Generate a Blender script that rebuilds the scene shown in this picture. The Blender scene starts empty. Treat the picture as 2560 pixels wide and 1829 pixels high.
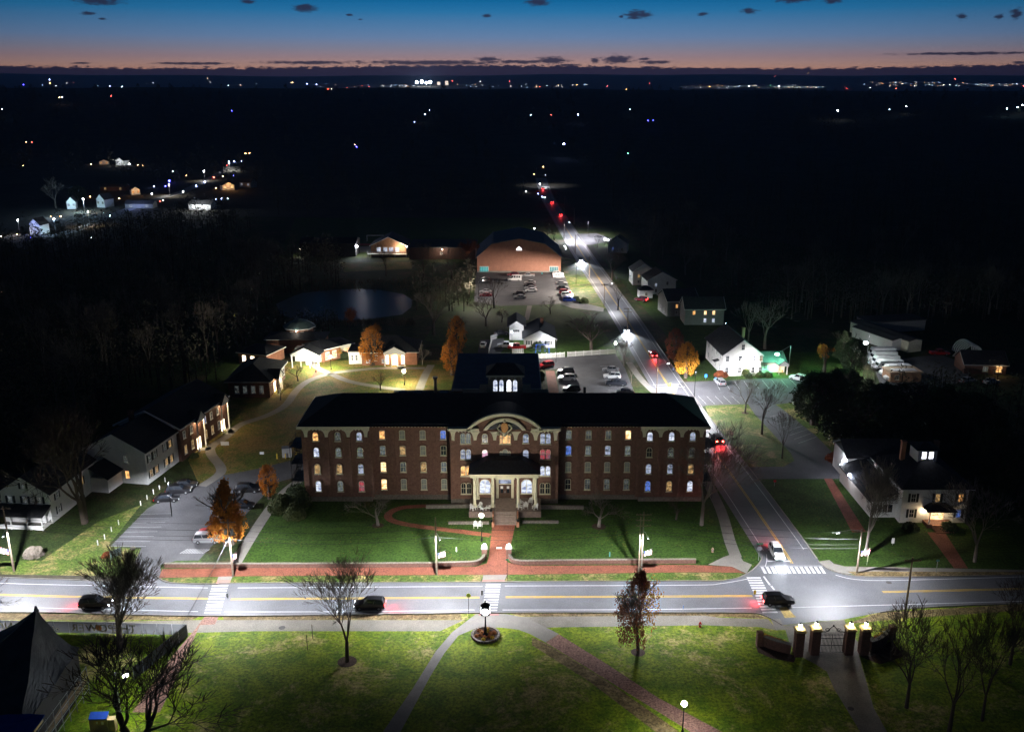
import bpy, bmesh, math, random
from mathutils import Vector, Matrix, noise
from mathutils.geometry import tessellate_polygon
R = math.radians
sc = bpy.context.scene
# ------------------------------------------------------------------ camera
F = 2330.0            # focal length in pixels of the 2560 wide photograph
H = 77.0              # flying height in metres
TH = R(16.78)         # downward pitch
cam_d = bpy.data.cameras.new('camera'); cam = bpy.data.objects.new('camera', cam_d)
sc.collection.objects.link(cam); sc.camera = cam
cam.location = (0, 0, H); cam.rotation_euler = (math.pi/2 - TH, 0, 0)
cam_d.sensor_width = 36.0; cam_d.sensor_fit = 'HORIZONTAL'; cam_d.lens = F/2560*36
cam_d.clip_start = 1.0; cam_d.clip_end = 60000
# ------------------------------------------------------------------ exposure
sc.view_settings.view_transform = 'Standard'
try: sc.view_settings.look = 'None'
except Exception: pass
sc.view_settings.exposure = 1.0; sc.view_settings.gamma = 1.0
sc.render.engine = 'CYCLES'
sc.cycles.use_denoising = True
sc.cycles.max_bounces = 5; sc.cycles.diffuse_bounces = 2; sc.cycles.glossy_bounces = 3
sc.cycles.transparent_max_bounces = 6; sc.cycles.caustics_reflective = False; sc.cycles.caustics_refractive = False
sc.cycles.sample_clamp_indirect = 3.0
LED = (0.93, 0.94, 1.0); WARM = (1.0, 0.72, 0.42); NEUT = (1.0, 0.93, 0.80)

def el_az(px, py):
    d = ray(px, py); d.normalize()
    return math.degrees(math.asin(d.z)), math.degrees(math.atan2(d.x, d.y))
def ray(px, py):
    x = (px-1280)/F; v = (914.5-py)/F
    return Vector((x, math.cos(TH)+v*math.sin(TH), -math.sin(TH)+v*math.cos(TH)))
def P(px, py, z=0.0):
    """photo pixel -> point at height z"""
    d = ray(px, py); t = (z-H)/d.z
    return Vector((d.x*t, d.y*t, z))
def hgt(px, py, ytop):
    """height of something whose foot is seen at (px,py) and whose top at ytop"""
    g = P(px, py); d = ray(px, ytop); t = g.y/d.y
    return H + d.z*t
def sst(a, b, x):
    t = min(1, max(0, (x-a)/(b-a))); return t*t*(3-2*t)
def land(x, y):
    r = math.hypot(x, y)
    if r < 1100: return 0.0
    az = math.degrees(math.atan2(x, y))
    ridge = 64 - az*0.22 + 1.5*math.sin(az*0.55) + 1.0*math.sin(az*1.7+1)
    h = ridge*sst(1100, 3000, r)*(1-0.93*sst(3150, 5200, r))
    hill = 225 + 14*math.sin(az*0.16+0.6) + 8*math.sin(az*0.6) + 3*math.sin(az*2.1)
    return h + (hill-5)*sst(7500, 16500, r)
def Pland(px, py):
    d = ray(px, py); t = 200.0
    while t < 30000:
        p = Vector((0, 0, H)) + d*t
        if p.z <= land(p.x, p.y): return p
        t *= 1.004
    return Vector((0, 0, H)) + d*12000

# ------------------------------------------------------------------ world: dusk sky
w = bpy.data.worlds.new('World'); sc.world = w; w.use_nodes = True
nt = w.node_tree; N = nt.nodes; LK = nt.links; N.clear()
def nd(t, **k):
    n = N.new(t)
    for a, b in k.items(): setattr(n, a, b)
    return n
def mth(op, a, b=None, c=None):
    n = nd('ShaderNodeMath', operation=op)
    for i, v in enumerate((a, b, c)):
        if v is None: continue
        if isinstance(v, (int, float)): n.inputs[i].default_value = v
        else: LK.new(v, n.inputs[i])
    return n.outputs[0]
tc = nd('ShaderNodeTexCoord'); sep = nd('ShaderNodeSeparateXYZ'); LK.new(tc.outputs['Generated'], sep.inputs[0])
el = mth('MULTIPLY', mth('ARCSINE', sep.outputs[2]), 57.2958)
az = mth('MULTIPLY', mth('ARCTAN2', sep.outputs[0], sep.outputs[1]), 57.2958)
ramp = nd('ShaderNodeValToRGB'); LK.new(mth('MULTIPLY_ADD', el, 1/22.0, 2/22.0), ramp.inputs[0])
stops = [(-2, (.2, .09, .06)), (0.6, (.70, .33, .22)), (1.05, (.50, .29, .235)), (1.5, (.33, .225, .245)), (2.0, (.215, .215, .290)), (2.6, (.125, .205, .355)),
         (3.13, (.080, .185, .350)), (4.0, (.020, .150, .330)), (4.65, (.004, .112, .285)), (7, (.003, .060, .160)), (12, (.0045, .018, .048)), (20, (.0045, .009, .021))]
cr = ramp.color_ramp
for i, (e, c) in enumerate(stops):
    q = (e+2)/22.0
    s = cr.elements[i] if i < 2 else cr.elements.new(q)
    s.position = q; s.color = (*c, 1)
# glow sits in the west, straight ahead; the rest of the sky ring is dimmer
azf = mth('MAXIMUM', mth('SUBTRACT', 1.0, mth('MULTIPLY', mth('POWER', mth('ABSOLUTE', mth('MULTIPLY', az, 1/42.0)), 2.0), 0.75)), 0.45)
comb = nd('ShaderNodeCombineXYZ'); LK.new(az, comb.inputs[0]); LK.new(el, comb.inputs[1])
nz = nd('ShaderNodeTexNoise'); nz.inputs['Scale'].default_value = 1.0; nz.inputs['Detail'].default_value = 5; nz.inputs['Roughness'].default_value = 0.62
st = nd('ShaderNodeVectorMath', operation='MULTIPLY'); st.inputs[1].default_value = (2.1, 6.5, 1); LK.new(comb.outputs[0], st.inputs[0]); LK.new(st.outputs[0], nz.inputs['Vector'])
nzc = mth('SUBTRACT', nz.outputs['Fac'], 0.5)
CL = [(250,3,45,8),(218,34,14,4),(256,48,9,2.5),(620,5,16,5),(763,21,26,9),(873,38,7,3),(901,49,5,2),(1219,40,11,4),(480,159,82,3.2),(772,157,108,4),
      (1080,157,190,5.5),(1222,149,28,6),(1345,6,28,8),(1595,37,32,10),(1553,42,6,3),(1756,35,12,4),(1871,28,18,7),(1984,1,35,6),(2080,3,20,6),
      (2406,42,10,7),(2499,42,8,5),(2541,34,12,9),(2425,134,145,3.2),(1381,151,38,9),(1544,149,38,10),(1488,152,11,6),(1640,156,38,4),(1612,148,15,3),
      (2550,157,14,3),(1300,155,75,4),(1420,163,28,3),(200,158,22,2)]
acc = None
for (cx, cy, ww, hh) in CL:
    e0, a0 = el_az(cx, cy); kw = ww*0.0236; kh = hh*0.0236
    vm = nd('ShaderNodeVectorMath', operation='MULTIPLY_ADD'); LK.new(comb.outputs[0], vm.inputs[0])
    vm.inputs[1].default_value = (1/kw, 1/kh, 0); vm.inputs[2].default_value = (-a0/kw, -e0/kh, 0)
    ln = nd('ShaderNodeVectorMath', operation='LENGTH'); LK.new(vm.outputs[0], ln.inputs[0])
    acc = ln.outputs['Value'] if acc is None else mth('MINIMUM', acc, ln.outputs['Value'])
cm = nd('ShaderNodeMapRange', interpolation_type='SMOOTHSTEP'); LK.new(mth('MULTIPLY_ADD', nzc, 2.6, acc), cm.inputs[0])
for i, v in ((1, 1.35), (2, 0.45), (3, 0.0), (4, 0.92)): cm.inputs[i].default_value = v
# low bank of cloud along the horizon
wv = mth('MULTIPLY', mth('SINE', mth('MULTIPLY_ADD', az, 0.17, 1.9)), 0.10)
bt = mth('ADD', mth('ADD', wv, 0.98), mth('MULTIPLY', nzc, 0.55))
bk = nd('ShaderNodeMapRange', interpolation_type='SMOOTHSTEP'); LK.new(mth('SUBTRACT', el, bt), bk.inputs[0])
for i, v in ((1, 0.05), (2, -0.05), (3, 0.0), (4, 0.96)): bk.inputs[i].default_value = v
def mix(f, a, b):
    m = nd('ShaderNodeMix', data_type='RGBA')
    if isinstance(f, (int, float)): m.inputs[0].default_value = f
    else: LK.new(f, m.inputs[0])
    for i, v in ((6, a), (7, b)):
        if isinstance(v, tuple): m.inputs[i].default_value = (*v, 1)
        else: LK.new(v, m.inputs[i])
    return m.outputs[2]
c1 = mix(cm.outputs[0], ramp.outputs[0], (.020, .022, .050))
c2 = mix(bk.outputs[0], c1, (.006, .009, .034))
vs = nd('ShaderNodeVectorMath', operation='SCALE'); LK.new(c2, vs.inputs[0]); LK.new(azf, vs.inputs['Scale'])
bg = nd('ShaderNodeBackground'); LK.new(vs.outputs[0], bg.inputs[0]); bg.inputs[1].default_value = 0.62
ow = nd('ShaderNodeOutputWorld'); LK.new(bg.outputs[0], ow.inputs[0])

# ------------------------------------------------------------------ materials
MT = {}
def mat(name, col, rough=0.8, metal=0.0, var=0.25, scale=3.0, bump=0.0, spec=0.3, col2=None, space='Object', detail=4, thr=None, emit=None, es=0.0, fine=None):
    if name in MT: return MT[name]
    m = bpy.data.materials.new(name); m.use_nodes = True
    t = m.node_tree; n = t.nodes; l = t.links
    b = n['Principled BSDF']; b.inputs['Roughness'].default_value = rough; b.inputs['Metallic'].default_value = metal
    b.inputs['Specular IOR Level'].default_value = spec
    tcn = n.new('ShaderNodeTexCoord')
    if space == 'World':
        g = n.new('ShaderNodeNewGeometry'); vec = g.outputs['Position']
    else: vec = tcn.outputs['Object']
    nz = n.new('ShaderNodeTexNoise'); nz.inputs['Scale'].default_value = scale; nz.inputs['Detail'].default_value = detail
    nz.inputs['Roughness'].default_value = 0.65; l.new(vec, nz.inputs['Vector'])
    rp = n.new('ShaderNodeValToRGB'); l.new(nz.outputs['Fac'], rp.inputs[0])
    a = col2 if col2 else tuple(c*(1-var) for c in col)
    bb = col if col2 else tuple(min(1, c*(1+var)) for c in col)
    lo, hi = thr if thr else (0.3, 0.7)
    rp.color_ramp.elements[0].position = lo; rp.color_ramp.elements[0].color = (*a, 1)
    rp.color_ramp.elements[1].position = hi; rp.color_ramp.elements[1].color = (*bb, 1)
    out = rp.outputs[0]
    if fine:
        n2 = n.new('ShaderNodeTexNoise'); n2.inputs['Scale'].default_value = fine[0]; n2.inputs['Detail'].default_value = 3; l.new(vec, n2.inputs['Vector'])
        mr = n.new('ShaderNodeMapRange'); l.new(n2.outputs['Fac'], mr.inputs[0])
        for i, v in ((1, .3), (2, .7), (3, 1-fine[1]), (4, 1+fine[1])): mr.inputs[i].default_value = v
        sv = n.new('ShaderNodeVectorMath'); sv.operation = 'SCALE'; l.new(out, sv.inputs[0]); l.new(mr.outputs[0], sv.inputs['Scale']); out = sv.outputs[0]
    l.new(out, b.inputs['Base Color'])
    if bump:
        bp = n.new('ShaderNodeBump'); bp.inputs['Strength'].default_value = bump; bp.inputs['Distance'].default_value = 0.05
        l.new(nz.outputs['Fac'], bp.inputs['Height']); l.new(bp.outputs[0], b.inputs['Normal'])
    if emit:
        b.inputs['Emission Color'].default_value = (*emit, 1); b.inputs['Emission Strength'].default_value = es
    MT[name] = m; return m

def grass(name, g1, g2, tan, tanlo, tanhi, tscale=0.09, leaf=0.0, leafcol=(.30, .17, .03)):
    """lawn: two greens, worn tan patches, fine blades, scattered fallen leaves"""
    m = bpy.data.materials.new(name); m.use_nodes = True
    t = m.node_tree; n = t.nodes; l = t.links; b = n['Principled BSDF']; b.inputs['Roughness'].default_value = 0.85; b.inputs['Specular IOR Level'].default_value = 0.15
    g = n.new('ShaderNodeNewGeometry'); pos = g.outputs['Position']
    def nz(s, d=5, r=.65, dist=0.0):
        k = n.new('ShaderNodeTexNoise'); k.inputs['Scale'].default_value = s; k.inputs['Detail'].default_value = d; k.inputs['Roughness'].default_value = r
        k.inputs['Distortion'].default_value = dist; l.new(pos, k.inputs['Vector']); return k.outputs['Fac']
    def mr(v, a, bb, c=0, d=1):
        k = n.new('ShaderNodeMapRange'); k.interpolation_type = 'SMOOTHSTEP'; l.new(v, k.inputs[0])
        for i, x in ((1, a), (2, bb), (3, c), (4, d)): k.inputs[i].default_value = x
        return k.outputs[0]
    def mx(f, a, c):
        k = n.new('ShaderNodeMix'); k.data_type = 'RGBA'; l.new(f, k.inputs[0])
        for i, x in ((6, a), (7, c)):
            if isinstance(x, tuple): k.inputs[i].default_value = (*x, 1)
            else: l.new(x, k.inputs[i])
        return k.outputs[2]
    c = mx(mr(nz(0.35, 6), .35, .65), g2, g1)
    c = mx(mr(nz(tscale, 12, .82, .35), tanlo, tanhi), c, tan)
    fine = mr(nz(2.2, 8, .85), .32, .68, .25, 1.75)
    s = n.new('ShaderNodeVectorMath'); s.operation = 'SCALE'; l.new(c, s.inputs[0]); l.new(fine, s.inputs['Scale']); c = s.outputs[0]
    if leaf:
        vo = n.new('ShaderNodeTexVoronoi'); vo.inputs['Scale'].default_value = 1.9; l.new(pos, vo.inputs['Vector'])
        sp = mr(vo.outputs['Distance'], .16, .10); cl = mr(nz(.13, 3), .62-leaf, .70-leaf)
        mu = n.new('ShaderNodeMath'); mu.operation = 'MULTIPLY'; l.new(sp, mu.inputs[0]); l.new(cl, mu.inputs[1]); c = mx(mu.outputs[0], c, leafcol)
    l.new(c, b.inputs['Base Color'])
    bp = n.new('ShaderNodeBump'); bp.inputs['Strength'].default_value = 0.9; bp.inputs['Distance'].default_value = 0.12
    l.new(nz(7.0, 5, .8), bp.inputs['Height']); l.new(bp.outputs[0], b.inputs['Normal'])
    MT[name] = m; return m

def glow(name, col, s, patt=None, col2=None, dark=0.25, psc=2.0):
    """lit window / lamp surface; patt gives curtains, shelves, furniture behind the glass"""
    if name in MT: return MT[name]
    m = bpy.data.materials.new(name); m.use_nodes = True
    t = m.node_tree; n = t.nodes; l = t.links
    b = n['Principled BSDF']; b.inputs['Base Color'].default_value = (.05, .05, .06, 1); b.inputs['Roughness'].default_value = 0.25
    b.inputs['Emission Strength'].default_value = s; b.inputs['Emission Color'].default_value = (*col, 1)
    if patt:
        tcn = n.new('ShaderNodeTexCoord'); oi = n.new('ShaderNodeObjectInfo')
        ad = n.new('ShaderNodeVectorMath'); ad.operation = 'MULTIPLY_ADD'; l.new(oi.outputs['Random'], ad.inputs[0]); ad.inputs[1].default_value = (37, 11, 53)
        l.new(tcn.outputs['Object'], ad.inputs[2])
        k = n.new('ShaderNodeTexNoise'); k.inputs['Scale'].default_value = psc; k.inputs['Detail'].default_value = 4; k.inputs['Roughness'].default_value = .7
        sq = n.new('ShaderNodeVectorMath'); sq.operation = 'MULTIPLY'; sq.inputs[1].default_value = (.9, 1, 1.9); l.new(ad.outputs[0], sq.inputs[0]); l.new(sq.outputs[0], k.inputs['Vector'])
        r = n.new('ShaderNodeValToRGB'); l.new(k.outputs['Fac'], r.inputs[0])
        c2 = col2 or tuple(c*dark for c in col)
        r.color_ramp.elements[0].position = 0.38; r.color_ramp.elements[0].color = (*c2, 1)
        r.color_ramp.elements[1].position = 0.56; r.color_ramp.elements[1].color = (*col, 1)
        l.new(r.outputs[0], b.inputs['Emission Color'])
    MT[name] = m; return m

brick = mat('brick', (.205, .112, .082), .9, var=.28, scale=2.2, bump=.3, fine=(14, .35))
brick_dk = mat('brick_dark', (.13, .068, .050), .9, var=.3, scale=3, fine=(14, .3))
brick_pl = mat('brick_orange', (.33, .15, .09), .9, var=.2, scale=1.2, fine=(9, .3))
stone = mat('stone', (.17, .15, .125), .9, var=.3, scale=2.5, bump=.5, fine=(8, .3))
cream = mat('cream_trim', (.78, .74, .54), .6, var=.08, scale=1.5)
white = mat('white_paint', (.74, .74, .72), .6, var=.06, scale=1.2, fine=(6, .06))
siding = mat('white_siding', (.80, .80, .77), .65, var=.07, scale=.8, fine=(5, .08))
grey_sd = mat('grey_siding', (.30, .30, .29), .7, var=.1, scale=.8)
roofm = mat('slate_roof', (.028, .030, .036), .75, var=.35, scale=1.6, bump=.4, fine=(9, .35))
roofg = mat('grey_shingle_roof', (.060, .060, .062), .85, var=.3, scale=1.4, bump=.4, fine=(8, .3))
roofn = mat('membrane_roof', (.075, .095, .15), .7, var=.2, scale=.5)
copper = mat('green_metal_roof', (.10, .15, .15), .5, .2, var=.2, scale=1)
bark = mat('bark', (.075, .058, .045), .9, var=.35, scale=2.5)
bark_lt = mat('pale_bark', (.17, .145, .12), .9, var=.3, scale=2.5)
woodp = mat('weathered_pole', (.20, .155, .115), .85, var=.3, scale=3)
tarp_t = None
iron = mat('black_iron', (.012, .012, .014), .45, .5, var=.2, scale=4)
steel = mat('galvanised_steel', (.35, .36, .38), .4, .7, var=.15, scale=4)
wire_m = mat('cable', (.035, .035, .04), .5, var=.1, scale=1)
asph = mat('asphalt', (.122, .126, .138), .6, var=.24, scale=.12, space='World', detail=8, spec=.35, fine=(6, .22), bump=.2)
asph2 = mat('old_asphalt', (.085, .085, .092), .82, var=.25, scale=.2, space='World', detail=9, fine=(5, .25), bump=.2)
conc = mat('concrete', (.22, .207, .185), .85, var=.14, scale=.5, space='World', detail=6, fine=(7, .15))
gravel = mat('worn_gravel_walk', (.20, .185, .155), .9, var=.2, scale=.35, space='World', detail=8, fine=(6, .25))
paver = mat('red_brick_paving', (.20, .068, .042), .88, var=.22, scale=.6, space='World', detail=4, fine=(5, .45))
paver2 = mat('mixed_brick_paving', (.235, .13, .10), .88, var=.25, scale=1.6, space='World', detail=4, fine=(4, .55))
pinkc = mat('red_tactile_pad', (.33, .17, .15), .85, var=.1, scale=1, space='World')
wline = mat('white_road_paint', (.52, .53, .54), .6, var=.14, scale=3, space='World', fine=(9, .15))
yline = mat('yellow_road_paint', (.62, .40, .045), .6, var=.12, scale=3, space='World')
mulch = mat('mulch', (.060, .036, .024), .95, var=.4, scale=4, space='World', bump=.6, fine=(9, .5))
soil = mat('woodland_floor', (.05, .045, .032), .95, var=.4, scale=.03, space='World', detail=9, fine=(1.0, .4))
water = mat('pond_water', (.003, .008, .018), .28, var=.2, scale=.3, space='World', spec=.10, bump=.1)
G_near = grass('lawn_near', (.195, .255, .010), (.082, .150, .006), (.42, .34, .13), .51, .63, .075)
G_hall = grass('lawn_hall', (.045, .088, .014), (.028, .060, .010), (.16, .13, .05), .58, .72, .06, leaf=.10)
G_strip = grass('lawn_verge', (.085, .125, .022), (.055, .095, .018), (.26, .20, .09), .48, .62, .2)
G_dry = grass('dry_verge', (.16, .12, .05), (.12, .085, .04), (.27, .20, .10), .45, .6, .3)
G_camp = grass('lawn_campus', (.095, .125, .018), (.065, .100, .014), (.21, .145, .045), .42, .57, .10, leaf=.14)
leaf_or = mat('orange_leaves', (.62, .24, .025), .8, var=.35, scale=1.6, col2=(.33, .115, .012), thr=(.35, .65))
leaf_yl = mat('golden_leaves', (.72, .35, .035), .8, col2=(.48, .19, .02), scale=1.6, thr=(.35, .65))
leaf_rd = mat('rust_leaves', (.30, .090, .030), .8, col2=(.16, .045, .02), scale=1.6, thr=(.35, .65))
leaf_gr = mat('evergreen_needles', (.060, .080, .030), .85, col2=(.025, .038, .016), scale=.8, thr=(.35, .65))
leaf_bu = mat('shrub_leaves', (.075, .085, .025), .85, col2=(.03, .045, .012), scale=1.6, thr=(.35, .65))
wood_lt = mat('new_plywood', (.58, .42, .20), .75, var=.12, scale=1.5)
blue_tp = mat('blue_tarp', (.02, .08, .42), .6, var=.2, scale=1)
tarp = mat('black_tarp', (.085, .088, .093), .55, var=.35, scale=.5, bump=.8, detail=7)
tarp.node_tree.nodes['Principled BSDF'].inputs['Base Color'].default_value = (.1, .1, .1, 1)
glass_d = mat('dark_glass', (.018, .022, .028), .12, var=.3, scale=1, spec=.6)
curtain = mat('curtained_glass', (.34, .37, .34), .5, var=.28, scale=1.4, detail=2)
shut_m = mat('dark_shutter', (.025, .032, .03), .6, var=.2, scale=2)
door_m = mat('brown_door', (.085, .048, .03), .5, var=.2, scale=2)
KIND = {
 'dark': glass_d, 'curtain': curtain,
 'dim': glow('dim_room', (.16, .18, .17), .22, True, (.01, .01, .01), psc=1.2),
 'gray': glow('grey_curtain_room', (.22, .26, .26), .30, True, (.05, .06, .06), psc=1.1),
 'cool': glow('cool_lit_room', (.60, .68, .92), .34, True, (.06, .09, .14), psc=1.0),
 'coolb': glow('cool_bright_room', (.80, .86, 1.0), .62, True, (.16, .20, .34), psc=1.0),
 'warm': glow('warm_lit_room', (1.0, .50, .16), .85, True, (.14, .04, .012), psc=1.4),
 'warmb': glow('warm_bright_room', (1.0, .66, .34), 1.25, True, (.50, .16, .03), psc=1.5),
 'warmd': glow('warm_dim_room', (.85, .52, .20), .34, True, (.07, .04, .02), psc=1.2),
 'blue': glow('blue_lit_room', (.10, .20, .70), .5, True, (.02, .05, .08), psc=1.0),
 'pink': glow('pink_lit_room', (.75, .45, .62), .7, True, (.30, .07, .12), psc=1.5),
 'red': glow('red_curtain_room', (.42, .04, .05), .55, True, (.10, .09, .12), psc=1.2),
 'glare': glow('glaring_room', (.92, .93, 1.0), 2.4, True, (.5, .5, .6), psc=1.0),
 'wglare': glow('warm_glaring_room', (1.0, .80, .52), 4.5),
}

# ------------------------------------------------------------------ mesh builder
class MB:
    def __init__(s): s.v = []; s.f = []; s.M = Matrix.Identity(4)
    def at(s, loc=(0, 0, 0), rz=0.0, rx=0.0, ry=0.0):
        s.M = Matrix.Translation(loc) @ Matrix.Rotation(rz, 4, 'Z') @ Matrix.Rotation(ry, 4, 'Y') @ Matrix.Rotation(rx, 4, 'X'); return s
    def add(s, vs, fs):
        b = len(s.v); s.v += [tuple(s.M @ Vector(v)) for v in vs]; s.f += [tuple(i+b for i in f) for f in fs]; return s
    def box(s, x0, x1, y0, y1, z0, z1):
        return s.add([(x0, y0, z0), (x1, y0, z0), (x1, y1, z0), (x0, y1, z0), (x0, y0, z1), (x1, y0, z1), (x1, y1, z1), (x0, y1, z1)],
                     [(0, 3, 2, 1), (4, 5, 6, 7), (0, 1, 5, 4), (1, 2, 6, 5), (2, 3, 7, 6), (3, 0, 4, 7)])
    def prism(s, poly, z0, z1, axis='z'):
        """polygon extruded; axis z: poly is (x,y); axis y: poly is (x,z) extruded from y=z0 to z1"""
        n = len(poly)
        if axis == 'z': a = [(p[0], p[1], z0) for p in poly]; b = [(p[0], p[1], z1) for p in poly]
        else: a = [(p[0], z0, p[1]) for p in poly]; b = [(p[0], z1, p[1]) for p in poly]
        tri = tessellate_polygon([[Vector((p[0], p[1], 0)) for p in poly]])
        fs = [tuple(t) for t in tri] + [tuple(i+n for i in reversed(t)) for t in tri]
        fs += [(i, (i+1) % n, (i+1) % n+n, i+n) for i in range(n)]
        return s.add(a+b, fs)
    def tube(s, p, q, r0, r1=None, n=6, cap=True):
        r1 = r0 if r1 is None else r1
        p = Vector(p); q = Vector(q); d = q-p
        if d.length < 1e-6: return s
        d.normalize(); a = d.cross(Vector((0, 0, 1)) if abs(d.z) < .95 else Vector((1, 0, 0))).normalized(); b = d.cross(a)
        vs = []
        for c, r in ((p, r0), (q, r1)):
            for i in range(n):
                t = 2*math.pi*i/n; vs.append(tuple(c + a*math.cos(t)*r + b*math.sin(t)*r))
        fs = [(i, (i+1) % n, (i+1) % n+n, i+n) for i in range(n)]
        if cap: fs += [tuple(range(n-1, -1, -1)), tuple(range(n, 2*n))]
        return s.add(vs, fs)
    def lathe(s, prof, n=12, c=(0, 0)):
        vs = []; fs = []
        for r, z in prof:
            for i in range(n): t = 2*math.pi*i/n; vs.append((c[0]+r*math.cos(t), c[1]+r*math.sin(t), z))
        for k in range(len(prof)-1):
            for i in range(n): fs.append((k*n+i, k*n+(i+1) % n, (k+1)*n+(i+1) % n, (k+1)*n+i))
        fs += [tuple(range(n-1, -1, -1)), tuple(range((len(prof)-1)*n, len(prof)*n))]
        return s.add(vs, fs)
    def ball(s, c, r, n=8, m=6, sz=1.0):
        prof = [(max(.001, r*math.sin(math.pi*k/m)), c[2]-r*sz*math.cos(math.pi*k/m)) for k in range(m+1)]
        return s.lathe(prof, n, (c[0], c[1]))
    def loft(s, secs):
        n = len(secs[0]); vs = [v for q in secs for v in q]; fs = []
        for k in range(len(secs)-1):
            for i in range(n): fs.append((k*n+i, k*n+(i+1) % n, (k+1)*n+(i+1) % n, (k+1)*n+i))
        fs += [tuple(range(n-1, -1, -1)), tuple(range((len(secs)-1)*n, len(secs)*n))]
        return s.add(vs, fs)
    def quad(s, a, b, c, d): return s.add([a, b, c, d], [(0, 1, 2, 3)])
    def mesh(s, name, m):
        me = bpy.data.meshes.new(name); me.from_pydata(s.v, [], s.f); me.update()
        if m: me.materials.append(m)
        return me
    def build(s, name, m, parent=None, loc=None, rz=None, smooth=False):
        me = s.mesh(name, m)
        if smooth:
            me.polygons.foreach_set('use_smooth', [True]*len(me.polygons))
        return put(name, me, parent, loc, rz)
def put(name, me, parent=None, loc=None, rz=None, m=None):
    o = bpy.data.objects.new(name, me); sc.collection.objects.link(o)
    if parent: o.parent = parent
    if loc is not None: o.location = loc
    if rz is not None: o.rotation_euler.z = rz
    if m is not None: o.material_slots[0].link = 'OBJECT'; o.material_slots[0].material = m
    return o
def tag(o, label, cat, group=None, kind=None):
    if label: o['label'] = label
    if cat: o['category'] = cat
    if group: o['group'] = group
    if kind: o['kind'] = kind
    return o
def thing(name, label, cat, loc=(0, 0, 0), rz=0.0, group=None, scale=None):
    o = bpy.data.objects.new(name, None); sc.collection.objects.link(o); o.empty_display_size = .2
    o.location = loc; o.rotation_euler = (0, 0, rz)
    if scale: o.scale = scale
    return tag(o, label, cat, group)
def dup(root, loc=None, rz=None, label=None, group=None):
    r = root.copy(); sc.collection.objects.link(r)
    if loc is not None: r.location = loc
    if rz is not None: r.rotation_euler.z = rz
    if label: r['label'] = label
    if group: r['group'] = group
    for ch in list(root.children):
        c = ch.copy(); sc.collection.objects.link(c); c.parent = r
        for g in list(ch.children):
            d = g.copy(); sc.collection.objects.link(d); d.parent = c
    return r
def lamp(kind, loc, col, W, parent=None, size=.25, rot=None, cone=None, blend=.4, wide=0):
    d = bpy.data.lights.new('light', kind); d.energy = W; d.color = col; 
    if kind in ('POINT', 'SPOT'): d.shadow_soft_size = size
    if kind == 'SPOT': d.spot_size = R(cone or 160); d.spot_blend = blend
    if wide:   # street optics: more light thrown sideways than straight down, so that the ground is lit evenly
        d.use_nodes = True; n = d.node_tree.nodes; l = d.node_tree.links; em = n['Emission']
        tcn = n.new('ShaderNodeTexCoord'); sp = n.new('ShaderNodeSeparateXYZ'); l.new(tcn.outputs['Normal'], sp.inputs[0])
        ab = n.new('ShaderNodeMath'); ab.operation = 'ABSOLUTE'; l.new(sp.outputs[2], ab.inputs[0])
        pw = n.new('ShaderNodeMath'); pw.operation = 'POWER'; l.new(ab.outputs[0], pw.inputs[0]); pw.inputs[1].default_value = -2.6
        mn = n.new('ShaderNodeMath'); mn.operation = 'MINIMUM'; l.new(pw.outputs[0], mn.inputs[0]); mn.inputs[1].default_value = wide
        l.new(mn.outputs[0], em.inputs['Strength'])
    o = bpy.data.objects.new('light', d); sc.collection.objects.link(o); o.location = loc
    if rot: o.rotation_euler = rot
    if parent: o.parent = parent
    return o

# ------------------------------------------------------------------ the ground
def smooth_line(pts, k=6):
    out = []
    n = len(pts)
    for i in range(n-1):
        p0 = pts[max(0, i-1)]; p1 = pts[i]; p2 = pts[i+1]; p3 = pts[min(n-1, i+2)]
        for j in range(k):
            t = j/k
            out.append(0.5*((2*p1)+(p2-p0)*t+(2*p0-5*p1+4*p2-p3)*t*t+(3*p1-p0-3*p2+p3)*t**3))
    out.append(pts[-1]); return out
def to_g(px): return [P(a, b).xy for a, b in px]
LV = {'asphalt': .024, 'lot': .020, 'walk': .030, 'brick': .034, 'pad': .040, 'grass': .008, 'grass2': .012, 'line': .030, 'water': .016, 'mulch': .026}
def sheet(name, px, m, z, group=None, world=False):
    pts = px if world else to_g(px)
    mb = MB(); tri = tessellate_polygon([[Vector((p[0], p[1], 0)) for p in pts]])
    vs = [(p[0], p[1], z) for p in pts]; fs = []
    for t in tri:
        a, b, c = (Vector(vs[i]) for i in t)
        fs.append(tuple(t) if (b-a).cross(c-a).z > 0 else tuple(reversed(t)))
    mb.add(vs, fs); o = mb.build(name, m); o['kind'] = 'structure'
    return o
def ribbon(mb, line, w, z, off=0.0, w2=None):
    """strip of width w following a world polyline"""
    L = []; Rr = []; n = len(line)
    for i, p in enumerate(line):
        d = (line[min(n-1, i+1)] - line[max(0, i-1)]).normalized(); nn = Vector((d.y, -d.x))
        ww = w if w2 is None else w+(w2-w)*i/(n-1)
        L.append(p+nn*(off+ww/2)); Rr.append(p+nn*(off-ww/2))
    vs = [(p.x, p.y, z) for p in L]+[(p.x, p.y, z) for p in Rr]
    mb.add(vs, [(i, i+1, n+i+1, n+i) for i in range(n-1)])
def walk(name, px, w, m, z, w2=None):
    mb = MB(); ribbon(mb, smooth_line(to_g(px)), w, z, 0, w2); o = mb.build(name, m); o['kind'] = 'structure'; return o
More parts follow.
